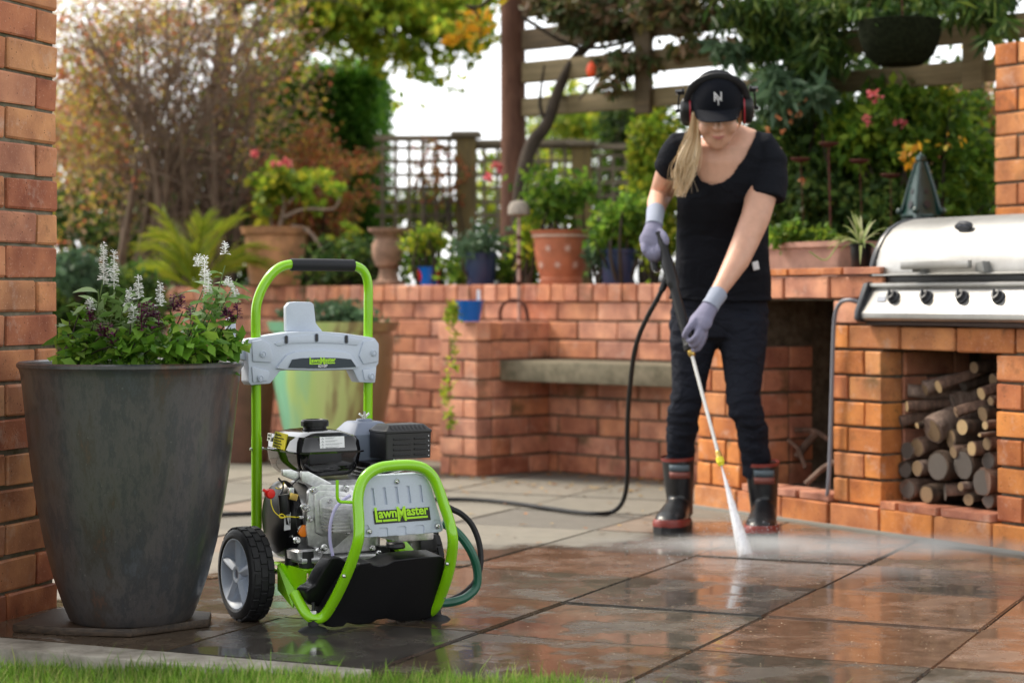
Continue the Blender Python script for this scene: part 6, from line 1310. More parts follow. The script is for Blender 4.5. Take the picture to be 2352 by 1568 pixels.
# --- tree top centre, overhanging
TB = at(520, 400, 13.0); TB.z = .8; TR = plant('green_tree', 'yellow-green leafy tree spreading across the top, sky showing through', 'tree', TB)
tp = [at(px, py, 13.0 + dy) for px, py, dy in ((620, 20, 0), (760, 60, .3), (900, 30, .1), (1010, 90, -.2), (1120, 20, 0), (840, -60, 0), (960, 130, -.3), (700, 120, .2))]
tr_ = [([TB, at(505, 200, 13.0), at(560, -60, 13.0)], .075, .045)]; hub_ = at(560, -60, 13.0)
branches('trunk', TR, tr_ + [([at(540, 20, 13.0), at(700, -70, 13), t], .03, .006) for t in tp], BKd, 8)
P_ = np.concatenate([px_blob(px, py, Y, rx, ry, .8, n, clumps=c_, cr=.10, hollow=0) for px, py, Y, rx, ry, n, c_ in ((880, 30, 13, 280, 95, 4300, 120), (700, 60, 13.4, 170, 120, 2000, 70), (1050, 30, 12.8, 120, 70, 1600, 60), (930, 130, 12.9, 110, 40, 420, 26), (1060, 90, 12.6, 90, 50, 420, 34), (980, 170, 12.6, 90, 26, 110, 14), (800, -60, 13, 420, 80, 6000, 160))])
leaf_object('foliage', P_, .062, GY, TR, up=.5)
P_ = np.concatenate([px_blob(px, py, 9.9, 26, 26, .08, n, clumps=7, cr=.4) for px, py, n in ((1075, 40, 20), (1090, 70, 12), (1110, 20, 10), (1060, 80, 8))])
gb = plant('golden_spray', 'dangling spray of golden leaves left of the pergola post', 'branch', at(1100, -30, 9.9)); leaf_object('foliage', P_, .075, YEL, gb, up=.9)
branches('twig', gb, [([at(1180, -60, 9.95), at(1110, 12, 9.9), at(1070, 14, 9.9)], .012, .007), ([at(1075, 14, 9.9), at(1100, 40, 9.9), at(1105, 95, 9.9)], .008, .003)], BKd, 6)
sg = plant('vine_spray', 'few thin green leaves dangling against the white sky', 'branch', at(1020, -30, 10.4))
P_ = np.concatenate([px_blob(px, py, 10.4, rx, ry, .05, n, clumps=4, cr=.4) for px, py, rx, ry, n in ((918, 225, 12, 12, 5), (905, 240, 8, 10, 4), (975, 242, 18, 9, 6), (960, 268, 8, 5, 3), (1018, 192, 12, 10, 4), (925, 210, 14, 5, 4), (1010, 264, 12, 4, 3), (1060, 180, 8, 6, 3))]); leaf_object('foliage', P_, .045, GY, sg)
# --- terracotta pot shrub (gnarled, pale stems)
sb = at(635, 524, 10.9); s2 = plant('potted_shrub', 'gnarled pale-stemmed green shrub growing in the big ochre clay pot', 'shrub', sb)
branches('stem', s2, [([at(640, 530, 10.9), at(652, 470, 10.9), at(640, 410, 10.9)], .013, .006), ([at(650, 500, 10.9), at(700, 480, 10.85), at(765, 480, 10.8), at(782, 452, 10.8)], .012, .005), ([at(660, 470, 10.9), at(690, 440, 10.9), at(745, 425, 10.9)], .009, .004), ([at(670, 520, 10.85), at(705, 528, 10.8), at(732, 560, 10.75), at(748, 588, 10.75), at(775, 570, 10.7)], .013, .005), ([at(748, 588, 10.75), at(742, 640, 10.75)], .006, .004), ([at(625, 528, 10.9), at(618, 450, 10.9), at(615, 400, 10.9)], .008, .004)], BKp, 7)
P_ = np.concatenate([px_blob(px, py, 10.9, rx, ry, .15, n, clumps=c_, cr=.2, hollow=.0) for px, py, rx, ry, n, c_ in ((655, 420, 60, 42, 330, 30), (620, 450, 32, 45, 120, 14), (770, 440, 24, 22, 60, 7), (712, 470, 22, 12, 36, 5), (745, 408, 18, 14, 30, 5), (800, 530, 24, 16, 34, 6), (775, 556, 20, 8, 16, 4))]); leaf_object('foliage', P_, .055, GY, s2, aspect=.7)
def blooms(root, lst, Y, m, size, rx=7, n=16):
    for px, py in lst: leaf_object('flower', px_blob(px, py, Y, rx, rx * .8, .02, n, clumps=3, cr=.35), size, m, root, aspect=.9)
blooms(s2, ((593, 352), (637, 380), (656, 374)), 10.8, PINK, .03, 8)
rf = plant('climbing_rose', 'two coral pink blooms hanging in front of the pergola post', 'flowers', at(1130, 400, 9.8)); blooms(rf, ((1121, 411), (1140, 380), (1148, 376)), 9.8, PINK, .028, 8)
# --- spiky golden palm
pb_ = at(450, 655, 10.7); PL = plant('spiky_palm', 'spiky yellow-green palm with arching fronds behind the planter', 'palm', (pb_.x, pb_.y, .80))
for k in range(15):
    a = rv.uniform(0, 2 * pi); e_ = rv.uniform(.25, 1.25); L_ = rv.uniform(.38, .52); d = Vector((cos(a) * cos(e_), sin(a) * .5 * cos(e_), sin(e_)))
    p0 = Vector((pb_.x, pb_.y, .86)); rach = cat_rom([p0, p0 + d * L_ * .5 + Vector((0, 0, .04)), p0 + d * L_ + Vector((0, 0, -.08 * cos(e_)))], 7)
    mb = MB(); mb.tube(rach, [.005 - .004 * i / (len(rach) - 1) for i in range(len(rach))], 5)
    for i in range(2, len(rach)):
        t = (rach[i] - rach[i - 1]).normalized(); sd2 = t.cross(Vector((0, 0, 1))).normalized()
        for s in (-1, 1):
            for q_ in range(2):
                b_ = rach[i].lerp(rach[i - 1], .5 * q_); tipv = (t * .95 + sd2 * s * .50 + Vector((0, 0, rv.uniform(-.35, .35)))).normalized() * rv.uniform(.18, .27) * (1 - .45 * i / len(rach)); w_ = sd2.cross(tipv).normalized() * .0030 + t * .003
                mb.add([b_ - w_, b_ + w_, b_ + tipv * .6 + w_ * .8 - Vector((0, 0, .008)), b_ + tipv - Vector((0, 0, .03)), b_ + tipv * .6 - w_ * .8 - Vector((0, 0, .008))], [(0, 1, 2, 4), (4, 2, 3)])
    mb.build('frond', leaf_mat('palm', [(.30, .36, .03), (.40, .40, .04), (.20, .28, .02)], .5) if k == 0 else bpy.data.materials['palm'], PL, world=True, smooth=0, fix=False)
# --- wall-top plants
def wbush(lab, px, py, rx, ry, n, m, size, dY=.12, cat_='plant', name='potted_plant', Y=None, **k):
    Y = Y or wallp(px).y; return bush(lab, px, py, Y, rx, ry, dY, n, m, size, name, cat_, clumps=k.pop('clumps', 24), cr=k.pop('cr', .2), stem=k.pop('stem', True), **k)
wbush('round clipped bright green topiary in the blue pot with red spots', 980, 555, 52, 34, 900, GY, .030, name='topiary', hollow=.2)
wbush('wispy grey-green plant in the navy pot by the stake', 1105, 560, 62, 45, 420, GBl, .040)
wbush('leafy geranium growing in the large terracotta pot', 1270, 455, 85, 75, 620, GA, .050, hollow=0)
wbush('pale yellow-green leaves trailing left of the terracotta pot', 1210, 560, 40, 80, 260, GY, .045)
wbush('full green geranium in the right navy pot', 1430, 510, 75, 70, 1100, GA, .048, hollow=0)
wbush('drooping thin blue-green leaves spilling over the right navy pot', 1375, 590, 30, 45, 200, GBl, .045)
wbush('low green plants between the pots on the wall', 1170, 620, 150, 40, 1100, GA, .04, Y=9.95, dY=.1, clumps=60)
wbush('low mixed plants behind the urn on the wall', 830, 600, 130, 60, 1300, GD, .045, Y=10.6, dY=.2, clumps=60)
wbush('low green plant between the urn and the topiary', 1010, 610, 70, 40, 500, GA, .04, Y=10.2)
wbush('small succulents growing in the fluted green jar', 765, 722, 115, 32, 1300, GBl, .035, Y=9.5, dY=.2, stem=False)
tl = wbush('straggly pale creeper trailing down the front of the pier', 1036, 718, 20, 24, 110, GY, .026, Y=8.93, dY=.04, stem=False)
P_ = np.concatenate([px_blob(1035 + 6 * sin(y / 30), y, 8.86, 13, 16, .01, 26, clumps=6) for y in range(740, 1000, 26)]); leaf_object('trailing_stem', P_, .022, GY, tl)
fl_ = plant('geranium_flowers', 'small salmon pink geranium blooms above the right navy pot', 'flowers', at(1490, 515, 9.6)); blooms(fl_, ((1492, 500), (1440, 517), (1447, 530)), 9.3, PINK, .020, 6)
# --- background right of the post
bush('sunlit yellow-green trees far behind the fence, centre', 1330, 290, 16.5, 160, 100, .8, 2400, GY, .075, 'distant_tree', 'tree', clumps=80, cr=.1, hollow=0)
bush('bright greenery seen through the left lattice panel', 960, 500, 14.5, 110, 60, .5, 1300, GY, .06, clumps=40, cr=.14)
bush('bright greenery seen through the lattice right of the fence post', 1200, 440, 14.5, 130, 110, .5, 2600, GY, .06, clumps=70, cr=.12)
bush('green bush behind the right end of the lattice', 1420, 430, 13.0, 90, 150, .4, 3000, GA, .05, clumps=60)
bush('upright bright green ivy column left of the woman', 1500, 430, 10.1, 62, 190, .25, 5200, GY, .042, 'ivy_column', 'ivy', clumps=130, cr=.12, hollow=.2)
bush('dark rounded shrub high behind the ear defenders', 1470, 285, 12.6, 90, 60, .4, 2400, GD, .05, 'shrub', 'shrub')
# --- climbing trunk beside the post
cl = plant('climbing_vine', 'twisting dark vine trunk climbing beside the pergola post', 'vine', at(1195, 640, 9.85))
branches('trunk', cl, [([at(1196, 660, 9.9), at(1192, 500, 9.85), at(1202, 400, 9.85), at(1222, 330, 9.9), at(1256, 285, 9.9), at(1285, 200, 9.95), at(1325, 130, 9.95), at(1400, 60, 9.95)], .045, .022), ([at(1256, 285, 9.9), at(1240, 240, 9.9), at(1250, 150, 9.9)], .012, .006)], BKd, 9)
# --- vines over the pergola (in front of and on the boards)
def vine(lab, spec, m, size, name='climbing_vine', **k):
    P_ = np.concatenate([px_blob(px, py, Y, rx, ry, .18, n, clumps=c_, cr=.12, hollow=0) for px, py, Y, rx, ry, n, c_ in spec]); c = at(*spec[0][:3]); t = plant(name, lab, 'vine', (c.x, c.y, c.z)); leaf_object('foliage', P_, size, m, t, **k); return t
v1 = vine('dark olive vine hanging over the left half of the pergola', [(1430, 40, 9.7, 190, 50, 1100, 50), (1430, 150, 9.6, 80, 50, 380, 26), (1300, 10, 9.8, 110, 50, 600, 26), (1600, 20, 9.4, 160, 45, 900, 40), (1580, 100, 9.4, 120, 30, 200, 14), (1400, 190, 9.6, 50, 25, 90, 8)], GOl, .055, up=.8)
branches('stem', v1, [([at(1200, 40, 9.9), at(1330, 110, 9.8), at(1470, 90, 9.7), at(1600, 60, 9.5), at(1750, 30, 9.3)], .012, .007), ([at(1470, 90, 9.7), at(1380, 170, 9.7), at(1330, 230, 9.7)], .009, .005)], BKd, 6)
v2 = vine('fern-like dark green foliage draping over the right half of the pergola', [(1800, 20, 8.9, 170, 60, 1500, 60), (1870, 130, 8.8, 80, 70, 900, 34), (2010, 0, 8.6, 180, 45, 1100, 40), (2230, 5, 8.3, 120, 40, 600, 26), (1760, 100, 9.0, 60, 40, 260, 16), (2300, 60, 8.1, 40, 50, 120, 10)], GD, .085, aspect=.22, up=1.2)
vine('blue-green fronds hanging under the boards beside the cap', [(1840, 220, 8.7, 100, 50, 500, 24), (1780, 170, 8.8, 50, 40, 160, 10), (1700, 105, 9.0, 60, 30, 110, 8)], GBl, .10, aspect=.25, up=1.0, name='climbing_vine')
P_ = np.concatenate([px_blob(2066, 40, 8.2, 95, 26, .12, 420, clumps=20)]); bp_ = plant('basket_plant', 'trailing dark plant growing in the hanging basket', 'plant', at(2066, 60, 8.2)); leaf_object('foliage', P_, .05, GD, bp_, up=.8)
# --- dense bushes behind woman and barbecue
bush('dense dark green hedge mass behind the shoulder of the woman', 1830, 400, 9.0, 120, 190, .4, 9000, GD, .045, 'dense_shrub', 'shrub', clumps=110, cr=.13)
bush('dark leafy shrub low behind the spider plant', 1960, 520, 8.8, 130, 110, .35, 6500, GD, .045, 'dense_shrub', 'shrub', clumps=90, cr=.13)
rs_ = bush('bright green rose bush with pink blooms above the grill', 2030, 300, 8.8, 150, 110, .3, 3600, GA, .055, 'rose_bush', 'rose bush', clumps=90, cr=.11, hollow=0)
blooms(rs_, ((2000, 218), (2014, 222), (1994, 276), (2064, 284)), 8.45, PINK, .020, 10, 22)
OB_ = ((1788, 270), (1800, 215), (1812, 258), (1830, 240), (1820, 280), (1852, 232), (1795, 300), (1845, 415), (1765, 300), (1838, 262)); ob_ = plant('orange_blooms', 'small dull orange blooms in the dark hedge beside the woman', 'flowers', at(1810, 260, 8.55)); blooms(ob_, OB_, 8.55, ORG, .014, 5, 10)
bush('tangled green and brown bush behind the obelisk', 2180, 380, 8.9, 130, 170, .35, 5200, GA, .045, clumps=110, cr=.12)
bush('brown twiggy bush in front of the chimney pillar', 2235, 350, 9.2, 80, 180, .3, 3000, GBr, .045, clumps=70, cr=.14)
bush('bright lime shrub tip right of the pink roses', 2150, 235, 8.75, 32, 42, .12, 420, GY, .05, clumps=16)
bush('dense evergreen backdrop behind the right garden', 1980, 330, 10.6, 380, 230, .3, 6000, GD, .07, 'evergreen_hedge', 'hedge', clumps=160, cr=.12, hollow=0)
P_ = np.concatenate([px_blob(px, py, 8.2, 12, 16, .03, n, clumps=4, cr=.3) for px, py, n in ((2085, 345, 12), (2110, 330, 8), (2095, 365, 8), (2175, 318, 5), (2208, 318, 5))]); yl_ = plant('yellow_leaves', 'cluster of drooping golden leaves just above the green obelisk', 'leaves', at(2090, 345, 8.2)); leaf_object('foliage', P_, .038, YEL, yl_, up=1.2)
bush('yellowish green sprigs hanging over the pinkish trough', 1850, 540, 7.75, 80, 34, .08, 420, GA, .035, clumps=26, stem=False)
# --- spider plant
sp = plant('spider_plant', 'variegated spider plant arching out of the small black pot', 'plant', SPC); mb = MB()
for k in range(34):
    a = rv.uniform(0, 2 * pi); e_ = rv.uniform(.3, 1.3); L_ = rv.uniform(.10, .20); d = Vector((cos(a) * cos(e_), sin(a) * cos(e_), sin(e_))); sd2 = Vector((-sin(a), cos(a), 0)) * .006; pr = None; ring = []
    for i in range(7):
        t = i / 6; p = SPC + d * L_ * t + Vector((0, 0, -.16 * t * t * cos(e_) * L_ / .2)); w_ = sd2 * (1 - t ** 3); ring.append([p - w_, p + Vector((0, 0, -.002)), p + w_])
    mb.loft(ring, cap=False, closed=False)
mb.tube(cat_rom([SPC, SPC + Vector((-.07, -.02, .02)), SPC + Vector((-.13, -.03, -.05)), SPC + Vector((-.19, -.03, -.02))], 4), .0025, 5)
mb.build('foliage', leaf_mat('spider', [(.34, .42, .16), (.24, .34, .10), (.48, .50, .28)], .4), sp, world=True, smooth=0, fix=False)
# --- planter flowers: separate leaves, spikes and blooms
def leaf_blade(m, L_=.05, W_=.03, tooth=0, droop=.25):
    me = bpy.data.meshes.new('leaf'); vs = []; n = 7
    for i in range(n):
        t = i / (n - 1); w_ = W_ / 2 * (sin(pi * min(1, t * 1.02 + .02)) ** .75) * (1.12 - .35 * t) * (1 + tooth * (.12 if i % 2 else -.08)); z = -droop * L_ * t * t
        vs += [(-w_, L_ * t, z + w_ * .35), (0, L_ * t, z), (w_, L_ * t, z + w_ * .35)]
    fs = []
    for i in range(n - 1): fs += [(3 * i, 3 * i + 1, 3 * i + 4, 3 * i + 3), (3 * i + 1, 3 * i + 2, 3 * i + 5, 3 * i + 4)]
    me.from_pydata(vs, [], fs); me.materials.append(m); me.polygons.foreach_set('use_smooth', [True] * len(fs)); return me
LB = leaf_mat('salvia_leaf', [(.14, .30, .03), (.20, .38, .045), (.28, .44, .06), (.09, .21, .025)], .45, .38); LG_ = leaf_mat('white_salvia_leaf', [(.24, .38, .12), (.17, .31, .07), (.32, .44, .20)], .3, .45)
WH = leaf_mat('petal_white', [(.88, .88, .86), (.80, .80, .78), (.90, .90, .88)], .3); PU = leaf_mat('petal_purple', [(.12, .012, .06), (.07, .008, .05), (.18, .02, .11)], .2)
LM = {'b': [leaf_blade(LB, l, w_, 1, d) for l, w_, d in ((.062, .046, .3), (.052, .040, .1), (.072, .050, .45), (.042, .034, .2))], 'g': [leaf_blade(LG_, l, w_, 0, d) for l, w_, d in ((.058, .022, .25), (.048, .017, .1), (.064, .024, .5))]}
SM_ = mat('stem_green', (.12, .19, .05), .5); SMd = mat('stem_dark', (.05, .03, .03), .5)
def place_leaf(root, p, d, me, r, sc=1):
    d = Vector(d).normalized(); q = d.to_track_quat('Y', 'Z'); o = link('leaf', me, root); o.location = Vector(p) - root.location; o.rotation_mode = 'QUATERNION'; o.rotation_quaternion = q @ Matrix.Rotation(r.uniform(-.7, .7), 3, 'Y').to_quaternion(); o.scale = [sc * r.uniform(.8, 1.2)] * 3; return o
def pin(px, py, Y): return at(px, py, Y)
def herb(lab, base, tips, kind, blooms=(), nleaf=10, seed=0, spread=.02):
    r = random.Random(seed); bb = Vector((base[0], base[1], .608)); root = plant('flowering_herb', lab, 'plant', bb, group='bedding plants in the dark planter'); lines = []
    for t in tips:
        t = Vector(t); md = bb.lerp(t, .45) + Vector((r.uniform(-.02, .02), 0, .02)); lines.append(([bb, md, t], .0028, .0012)); c = cat_rom([bb, md, t], 6)
        for k in range(nleaf):
            f_ = (k + .7) / nleaf; i = min(len(c) - 2, int(f_ * (len(c) - 1))); p = c[i]; a = k * 2.4 + r.uniform(-.5, .5); out = Vector((cos(a), sin(a), r.uniform(-.15, .5)))
            place_leaf(root, p + out * .004, out, r.choice(LM[kind]), r, (1.05 - .35 * f_) if kind == 'b' else 1.0)
    mb = MB()
    for pts, a, b_ in lines: P_ = cat_rom(pts, 4); mb.tube(P_, [a + (b_ - a) * i / (len(P_) - 1) for i in range(len(P_))], 6)
    mb.build('stem', SM_ if kind == 'g' else SMd, root, world=True, fix=False, smooth=60)
    P_ = []
    for pts, a, b_ in lines:
        for q_ in range(34): t_ = Vector(pts[0]).lerp(Vector(pts[2]), r.uniform(.0, .85)); P_.append((t_.x + r.gauss(0, .022), t_.y + r.gauss(0, .02), max(.612, t_.z + r.gauss(0, .018))))
    P_ = [q_ if (q_[0] - PC.x) ** 2 + (q_[1] - PC.y) ** 2 < .232 ** 2 else (q_[0], q_[1], max(q_[2], .70)) for q_ in P_]
    leaf_object('inner_foliage', np.array(P_), .034, LB if kind == 'b' else LG_, root, aspect=.6 if kind == 'b' else .35)['kind'] = 'stuff'
    for c, hh, k_ in blooms:                                        # flower spike: whorls of small lipped florets
        fm = MB(); c = Vector(c); nw = max(3, int(hh / .0075))
        fm.tube([c + Vector((0, 0, -hh * .6)), c + Vector((0, 0, hh * .5))], .0013, 5)
        for w__ in range(nw):
            z = -hh / 2 + hh * w__ / (nw - 1); wr_ = (.0120 if k_ == 'w' else .0135) * (1 - .45 * w__ / nw) * r.uniform(.8, 1.15)
            for q_ in range(5):
                a = 2 * pi * q_ / 5 + w__ * .9 + r.uniform(-.3, .3); o_ = Vector((cos(a), sin(a), r.uniform(-.1, .5))).normalized(); p = c + Vector((0, 0, z)); s_ = Vector((-sin(a), cos(a), r.uniform(-.4, .4))) * wr_ * .5; p = p + Vector((0, 0, r.uniform(-.005, .005)))
                e_ = p + o_ * wr_; fm.add([p, e_ + s_, e_ + o_ * wr_ * .35 + Vector((0, 0, -.003)), e_ - s_], [(0, 1, 2, 3)]); fm.add([p + Vector((0, 0, .002)), e_ + s_ * .5 + Vector((0, 0, .005)), e_ - s_ * .5 + Vector((0, 0, .005))], [(0, 1, 2)])
        fm.build('flower_spike', WH if k_ == 'w' else PU, root, world=True, smooth=0, fix=False)
    return root
Yc = 4.80
herb('tall white-spiked salvia at the left of the planter', (-1.00, 4.82), [pin(238, 640, 4.80), pin(264, 650, 4.80), pin(225, 665, 4.76), pin(200, 690, 4.84), pin(290, 670, 4.76)], 'g', [(pin(238, 605, 4.80), .085, 'w'), (pin(262, 618, 4.80), .080, 'w'), (pin(207, 700, 4.74), .02, 'w')], 9, 1)
herb('shorter white salvia in the middle of the planter', (-.92, 4.80), [pin(300, 690, 4.74), pin(318, 685, 4.74), pin(345, 700, 4.72), pin(368, 695, 4.74), pin(330, 720, 4.70)], 'g', [(pin(296, 690, 4.74), .045, 'w'), (pin(318, 660, 4.74), .045, 'w'), (pin(307, 722, 4.68), .03, 'w'), (pin(368, 675, 4.74), .045, 'w')], 8, 2)
herb('tall bushy white salvia at the right of the planter', (-.80, 4.86), [pin(468, 660, 4.84), pin(490, 640, 4.84), pin(517, 610, 4.84), pin(535, 660, 4.84), pin(545, 640, 4.86), pin(500, 680, 4.80)], 'g', [(pin(470, 620, 4.84), .055, 'w'), (pin(455, 600, 4.84), .022, 'w'), (pin(478, 655, 4.82), .05, 'w'), (pin(517, 570, 4.84), .022, 'w'), (pin(525, 648, 4.82), .015, 'w'), (pin(538, 672, 4.82), .015, 'w')], 10, 3)
herb('purple-flowered broad-leaved plant at the left rim of the planter', (-1.05, 4.80), [pin(160, 730, 4.80), pin(190, 700, 4.78), pin(215, 745, 4.70), pin(245, 760, 4.66), pin(180, 780, 4.72), pin(270, 790, 4.64), pin(200, 800, 4.68)], 'b', [(pin(206, 725, 4.68), .022, 'p'), (pin(232, 758, 4.64), .02, 'p'), (pin(248, 762, 4.64), .025, 'p'), (pin(264, 776, 4.63), .025, 'p')], 9, 4)
herb('purple-flowered plant in the front middle of the planter', (-.92, 4.72), [pin(300, 745, 4.66), pin(335, 735, 4.66), pin(355, 760, 4.64), pin(310, 790, 4.62), pin(350, 800, 4.62), pin(280, 810, 4.62)], 'b', [(pin(325, 728, 4.64), .05, 'p'), (pin(338, 710, 4.66), .025, 'p'), (pin(352, 716, 4.66), .02, 'p'), (pin(365, 740, 4.64), .02, 'p')], 9, 5)
herb('dark purple-flowered plant right of centre in the planter', (-.83, 4.74), [pin(395, 720, 4.68), pin(420, 715, 4.68), pin(445, 740, 4.68), pin(470, 760, 4.68), pin(410, 780, 4.64), pin(450, 800, 4.66), pin(490, 790, 4.70)], 'b', [(pin(398, 697, 4.68), .03, 'p'), (pin(416, 694, 4.68), .02, 'p'), (pin(437, 718, 4.66), .022, 'p')], 9, 6)
herb('purple-flowered plant leaning over the right rim of the planter', (-.74, 4.84), [pin(520, 740, 4.80), pin(540, 730, 4.80), pin(515, 780, 4.78), pin(545, 800, 4.80), pin(500, 750, 4.76)], 'b', [(pin(545, 716, 4.80), .028, 'p'), (pin(531, 727, 4.80), .02, 'p'), (pin(520, 718, 4.80), .015, 'p')], 8, 7)
# --- lawn in the foreground
def lawn():
    n = 70000; x = RNG.uniform(-1.55, 1.7, n); edge = 4.285 - .150 * (x + 1.15) + .012 * np.sin(x * 23) + .012 * np.sin(x * 9 + 1); y = edge - RNG.uniform(0, 1, n) ** 1.4 * .75
    keep = ~((x > .15) & (RNG.uniform(0, 1, n) > .35 * np.exp(-(x - .15) * 2))); x, y = x[keep], y[keep]; n = len(x)
    hgt = RNG.uniform(.014, .046, n) * (1 + .7 * (RNG.uniform(0, 1, n) > .965)) * (1 - .25 * (x > .2)); a = RNG.uniform(0, 2 * pi, n); ln_ = RNG.uniform(.1, .9, n) * hgt; w_ = RNG.uniform(.0009, .0020, n)
    B_ = np.stack([x, y, np.full(n, -.010)], 1); hgt = hgt + .006; D_ = np.stack([np.cos(a), np.sin(a), np.zeros(n)], 1); S_ = np.stack([-np.sin(a), np.cos(a), np.zeros(n)], 1) * w_[:, None]
    Z_ = np.array([0, 0, 1.0]); M1 = B_ + Z_ * (hgt * .6)[:, None] + D_ * (ln_ * .35)[:, None]; T_ = B_ + Z_ * hgt[:, None] + D_ * ln_[:, None]
    V = np.stack([B_ - S_, B_ + S_, M1 + S_ * .8, T_, M1 - S_ * .8], 1).reshape(-1, 3)
    me = bpy.data.meshes.new('lawn'); me.vertices.add(5 * n); me.loops.add(9 * n); me.polygons.add(3 * n); me.vertices.foreach_set('co', V.astype(np.float32).ravel()); b = (np.arange(n) * 5)[:, None]
    me.loops.foreach_set('vertex_index', np.concatenate([b, b + 1, b + 2, b, b + 2, b + 4, b + 4, b + 2, b + 3], 1).astype(np.int32).ravel()); me.polygons.foreach_set('loop_start', (np.arange(3 * n) * 3).astype(np.int32)); me.polygons.foreach_set('loop_total', np.full(3 * n, 3, np.int32)); me.update(calc_edges=True)
    me.materials.append(leaf_mat('grass', [(.15, .28, .03), (.21, .37, .045), (.11, .21, .025), (.36, .38, .12), (.26, .42, .06)], .45)); o = link('lawn_grass', me); setp(o, 'short green lawn grass along the front edge of the paving', 'grass', kind='stuff')
lawn()
sq_ = MB().prism([Vector((-3, 4.235 + .155 * 1.85, -.008)), Vector((.2, 4.03, -.008)), Vector((.5, 1.0, -.008)), Vector((-3, 1.0, -.008))], (0, 0, -.06)).build('lawn_soil', bpy.data.materials['lawn_earth']); setp(sq_, kind='structure')
# --- fallen leaves near the foot of the wall, pale debris specks on slabs that also paint wet glints
P_ = []
for k in range(260):
    w_ = FK.w(rv.uniform(-.5, 1.0), -rv.expovariate(9) - .03 - (.46 if rv.random() < .5 else .0), .004)
    P_.append((w_.x, w_.y, .006))
for k in range(60): q_ = g(rv.uniform(560, 1500), rv.uniform(1110, 1250)); P_.append((q_.x, q_.y, .005))
fa = leaf_object('fallen_leaves', np.array(P_), .035, leaf_mat('fallen', [(.45, .22, .05), (.32, .13, .04), (.50, .32, .08), (.20, .12, .06)], .2), None, up=0, fold=.1)
fa.data.vertices.foreach_get  # flat on the ground
co = np.empty(len(fa.data.vertices) * 3, np.float32); fa.data.vertices.foreach_get('co', co); co = co.reshape(-1, 3); co[:, 2] = .004 + np.abs(co[:, 2] - .005) * .18; fa.data.vertices.foreach_set('co', co.ravel())
setp(fa, 'scattered dry fallen leaves along the foot of the garden wall', 'leaves', kind='stuff')
P_ = np.array([tuple(g(rv.uniform(1000, 2340), rv.uniform(1290, 1540)) + Vector((0, 0, .002))) for _ in range(900)])
de = leaf_object('debris_glints', P_, .0055, mat('debris', (.42, .33, .22), .6), None, up=0); co = np.empty(len(de.data.vertices) * 3, np.float32); de.data.vertices.foreach_get('co', co); co = co.reshape(-1, 3); co[:, 2] = .0015 + np.abs(co[:, 2]) * .2; de.data.vertices.foreach_set('co', co.ravel())
setp(de, 'tiny pale specks of grit and debris, painted glints on the wet paving', 'debris', kind='stuff')
# ================================================================== WATER JET AND MIST
nz0 = LP(1068); hit = g(1712, 1275); dj = (hit - nz0)
def vol(name, dens, col, falloff, scale, noise_s=6, aniso=.3):
    m = bpy.data.materials.new(name); m.use_nodes = True; nt = m.node_tree; nt.nodes.remove(nt.nodes['Principled BSDF']); L = nt.links.new; out = nt.nodes['Material Output']
    pv = N(nt, 'ShaderNodeVolumePrincipled'); pv.inputs['Color'].default_value = (*col, 1); pv.inputs['Anisotropy'].default_value = aniso
    tc = N(nt, 'ShaderNodeTexCoord'); n1 = N(nt, 'ShaderNodeTexNoise'); n1.inputs['Scale'].default_value = noise_s; n1.inputs['Detail'].default_value = 3; L(tc.outputs['Object'], n1.inputs['Vector'])
    sc_ = N(nt, 'ShaderNodeVectorMath', operation='MULTIPLY'); sc_.inputs[1].default_value = scale; ln_ = N(nt, 'ShaderNodeVectorMath', operation='LENGTH'); L(tc.outputs['Object'], sc_.inputs[0]); L(sc_.outputs[0], ln_.inputs[0])
    mr = N(nt, 'ShaderNodeMapRange'); mr.interpolation_type = 'SMOOTHERSTEP'; mr.inputs[1].default_value = 1; mr.inputs[2].default_value = falloff; mr.inputs[3].default_value = 0; mr.inputs[4].default_value = 1; L(ln_.outputs['Value'], mr.inputs[0])
    r = ramp(nt, [(.35, (.25, .25, .25)), (.7, (1, 1, 1))]); L(n1.outputs[0], r.inputs[0]); mu = N(nt, 'ShaderNodeMath', operation='MULTIPLY'); L(mr.outputs[0], mu.inputs[0]); L(r.outputs[0], mu.inputs[1]); m2 = N(nt, 'ShaderNodeMath', operation='MULTIPLY'); m2.inputs[1].default_value = dens; L(mu.outputs[0], m2.inputs[0]); L(m2.outputs[0], pv.inputs['Density']); L(pv.outputs[0], out.inputs['Volume']); return m
def mist(name, lab, c, rx, ry, rz, dens, fall=.0):
    q = MB(); q.sphere((0, 0, 0), 1, 24, 14, (rx, ry, rz)); q.v = [(x, y, z) for x, y, z in q.v]; o = q.build(name, vol(name + '_volume', dens, (1, 1, 1), fall, (1 / rx, 1 / ry, 1 / rz), 5, 0), None, smooth=80); o.location = c; return setp(o, lab, 'mist', kind='stuff')
mist('spray_mist', 'white spray spreading low over the paving around the jet', (hit.x + .30, hit.y + .02, .032), 1.10, .38, .034, 6.5)
mist('spray_burst', 'denser burst of spray where the jet hits the slab', (hit.x + .02, hit.y + .06, .030), .24, .10, .034, 16)
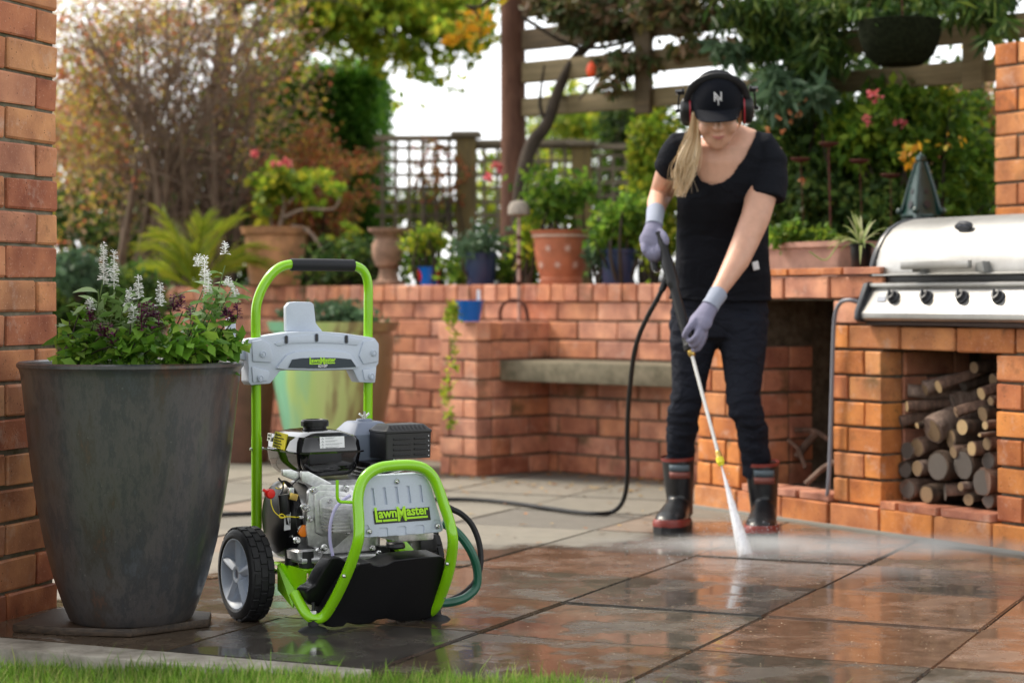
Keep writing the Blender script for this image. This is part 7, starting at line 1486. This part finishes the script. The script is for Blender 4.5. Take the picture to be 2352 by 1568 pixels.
# jet: core cone of streaky water plus droplets
jm = mat('water_jet', (.92, .94, .98), .25); nt = jm.node_tree; b = nt.nodes['Principled BSDF']; L = nt.links.new; out = nt.nodes['Material Output']
tc = N(nt, 'ShaderNodeTexCoord'); mp = N(nt, 'ShaderNodeMapping'); mp.inputs['Scale'].default_value = (60, 60, 8); L(tc.outputs['Object'], mp.inputs[0]); n1 = N(nt, 'ShaderNodeTexNoise'); n1.inputs['Scale'].default_value = 1; n1.inputs['Detail'].default_value = 3; L(mp.outputs[0], n1.inputs['Vector'])
lw = N(nt, 'ShaderNodeLayerWeight'); lw.inputs[0].default_value = .35; iv = N(nt, 'ShaderNodeMath', operation='SUBTRACT'); iv.inputs[0].default_value = 1; L(lw.outputs['Facing'], iv.inputs[1])
mm = N(nt, 'ShaderNodeMath', operation='MULTIPLY'); L(iv.outputs[0], mm.inputs[0]); rr_ = ramp(nt, [(.3, (.6, .6, .6)), (.6, (1, 1, 1))]); L(n1.outputs[0], rr_.inputs[0]); L(rr_.outputs[0], mm.inputs[1])
sz_ = N(nt, 'ShaderNodeSeparateXYZ'); L(tc.outputs['Object'], sz_.inputs[0]); fz_ = N(nt, 'ShaderNodeMapRange'); fz_.inputs[1].default_value = 0; fz_.inputs[2].default_value = .03; fz_.inputs[3].default_value = .35; fz_.inputs[4].default_value = .92; L(sz_.outputs[2], fz_.inputs[0]); m9 = N(nt, 'ShaderNodeMath', operation='MULTIPLY'); L(mm.outputs[0], m9.inputs[0]); L(fz_.outputs[0], m9.inputs[1])
tp_ = N(nt, 'ShaderNodeBsdfTransparent'); ms = N(nt, 'ShaderNodeMixShader'); L(m9.outputs[0], ms.inputs[0]); L(tp_.outputs[0], ms.inputs[1]); L(b.outputs[0], ms.inputs[2]); L(ms.outputs[0], out.inputs[0])
jt = MB(); jt.tube([nz0 + dj * t for t in (0, .15, .4, .7, 1.0)], [.0025, .005, .011, .018, .027], 14, cap=False); jo_ = jt.build('water_jet', jm, None, smooth=80, fix=False); setp(jo_, 'narrow white cone of water shooting from the lance to the paving', 'water jet', kind='stuff')
rj = random.Random(4); dm = MB()
for k in range(900):
    if rj.random() < .55:
        t = rj.random() ** .6; p = nz0 + dj * t + Vector((rj.gauss(0, 1), rj.gauss(0, 1), rj.gauss(0, 1))) * (.004 + .018 * t); s_ = rj.uniform(.0006, .0016)
    else:
        a = rj.uniform(0, 2 * pi); rr2 = abs(rj.gauss(0, .28)); p = hit + Vector((cos(a) * rr2, sin(a) * rr2 * .8, rj.uniform(.002, .14) * math.exp(-rr2 * 3.0))); s_ = rj.uniform(.0006, .0018)
    dm.add([p + Vector((s_, 0, 0)), p + Vector((-s_ * .5, s_ * .87, 0)), p + Vector((-s_ * .5, -s_ * .87, 0)), p + Vector((0, 0, s_ * 1.6)), p + Vector((0, 0, -s_ * 1.3))], [(0, 1, 3), (1, 2, 3), (2, 0, 3), (1, 0, 4), (2, 1, 4), (0, 2, 4)])
setp(dm.build('water_droplets', mat('droplet', (.8, .85, .9), .05, 0, Transmission_Weight=.4), None, smooth=80, fix=False), 'fine water droplets flying off the jet', 'droplets', kind='stuff')
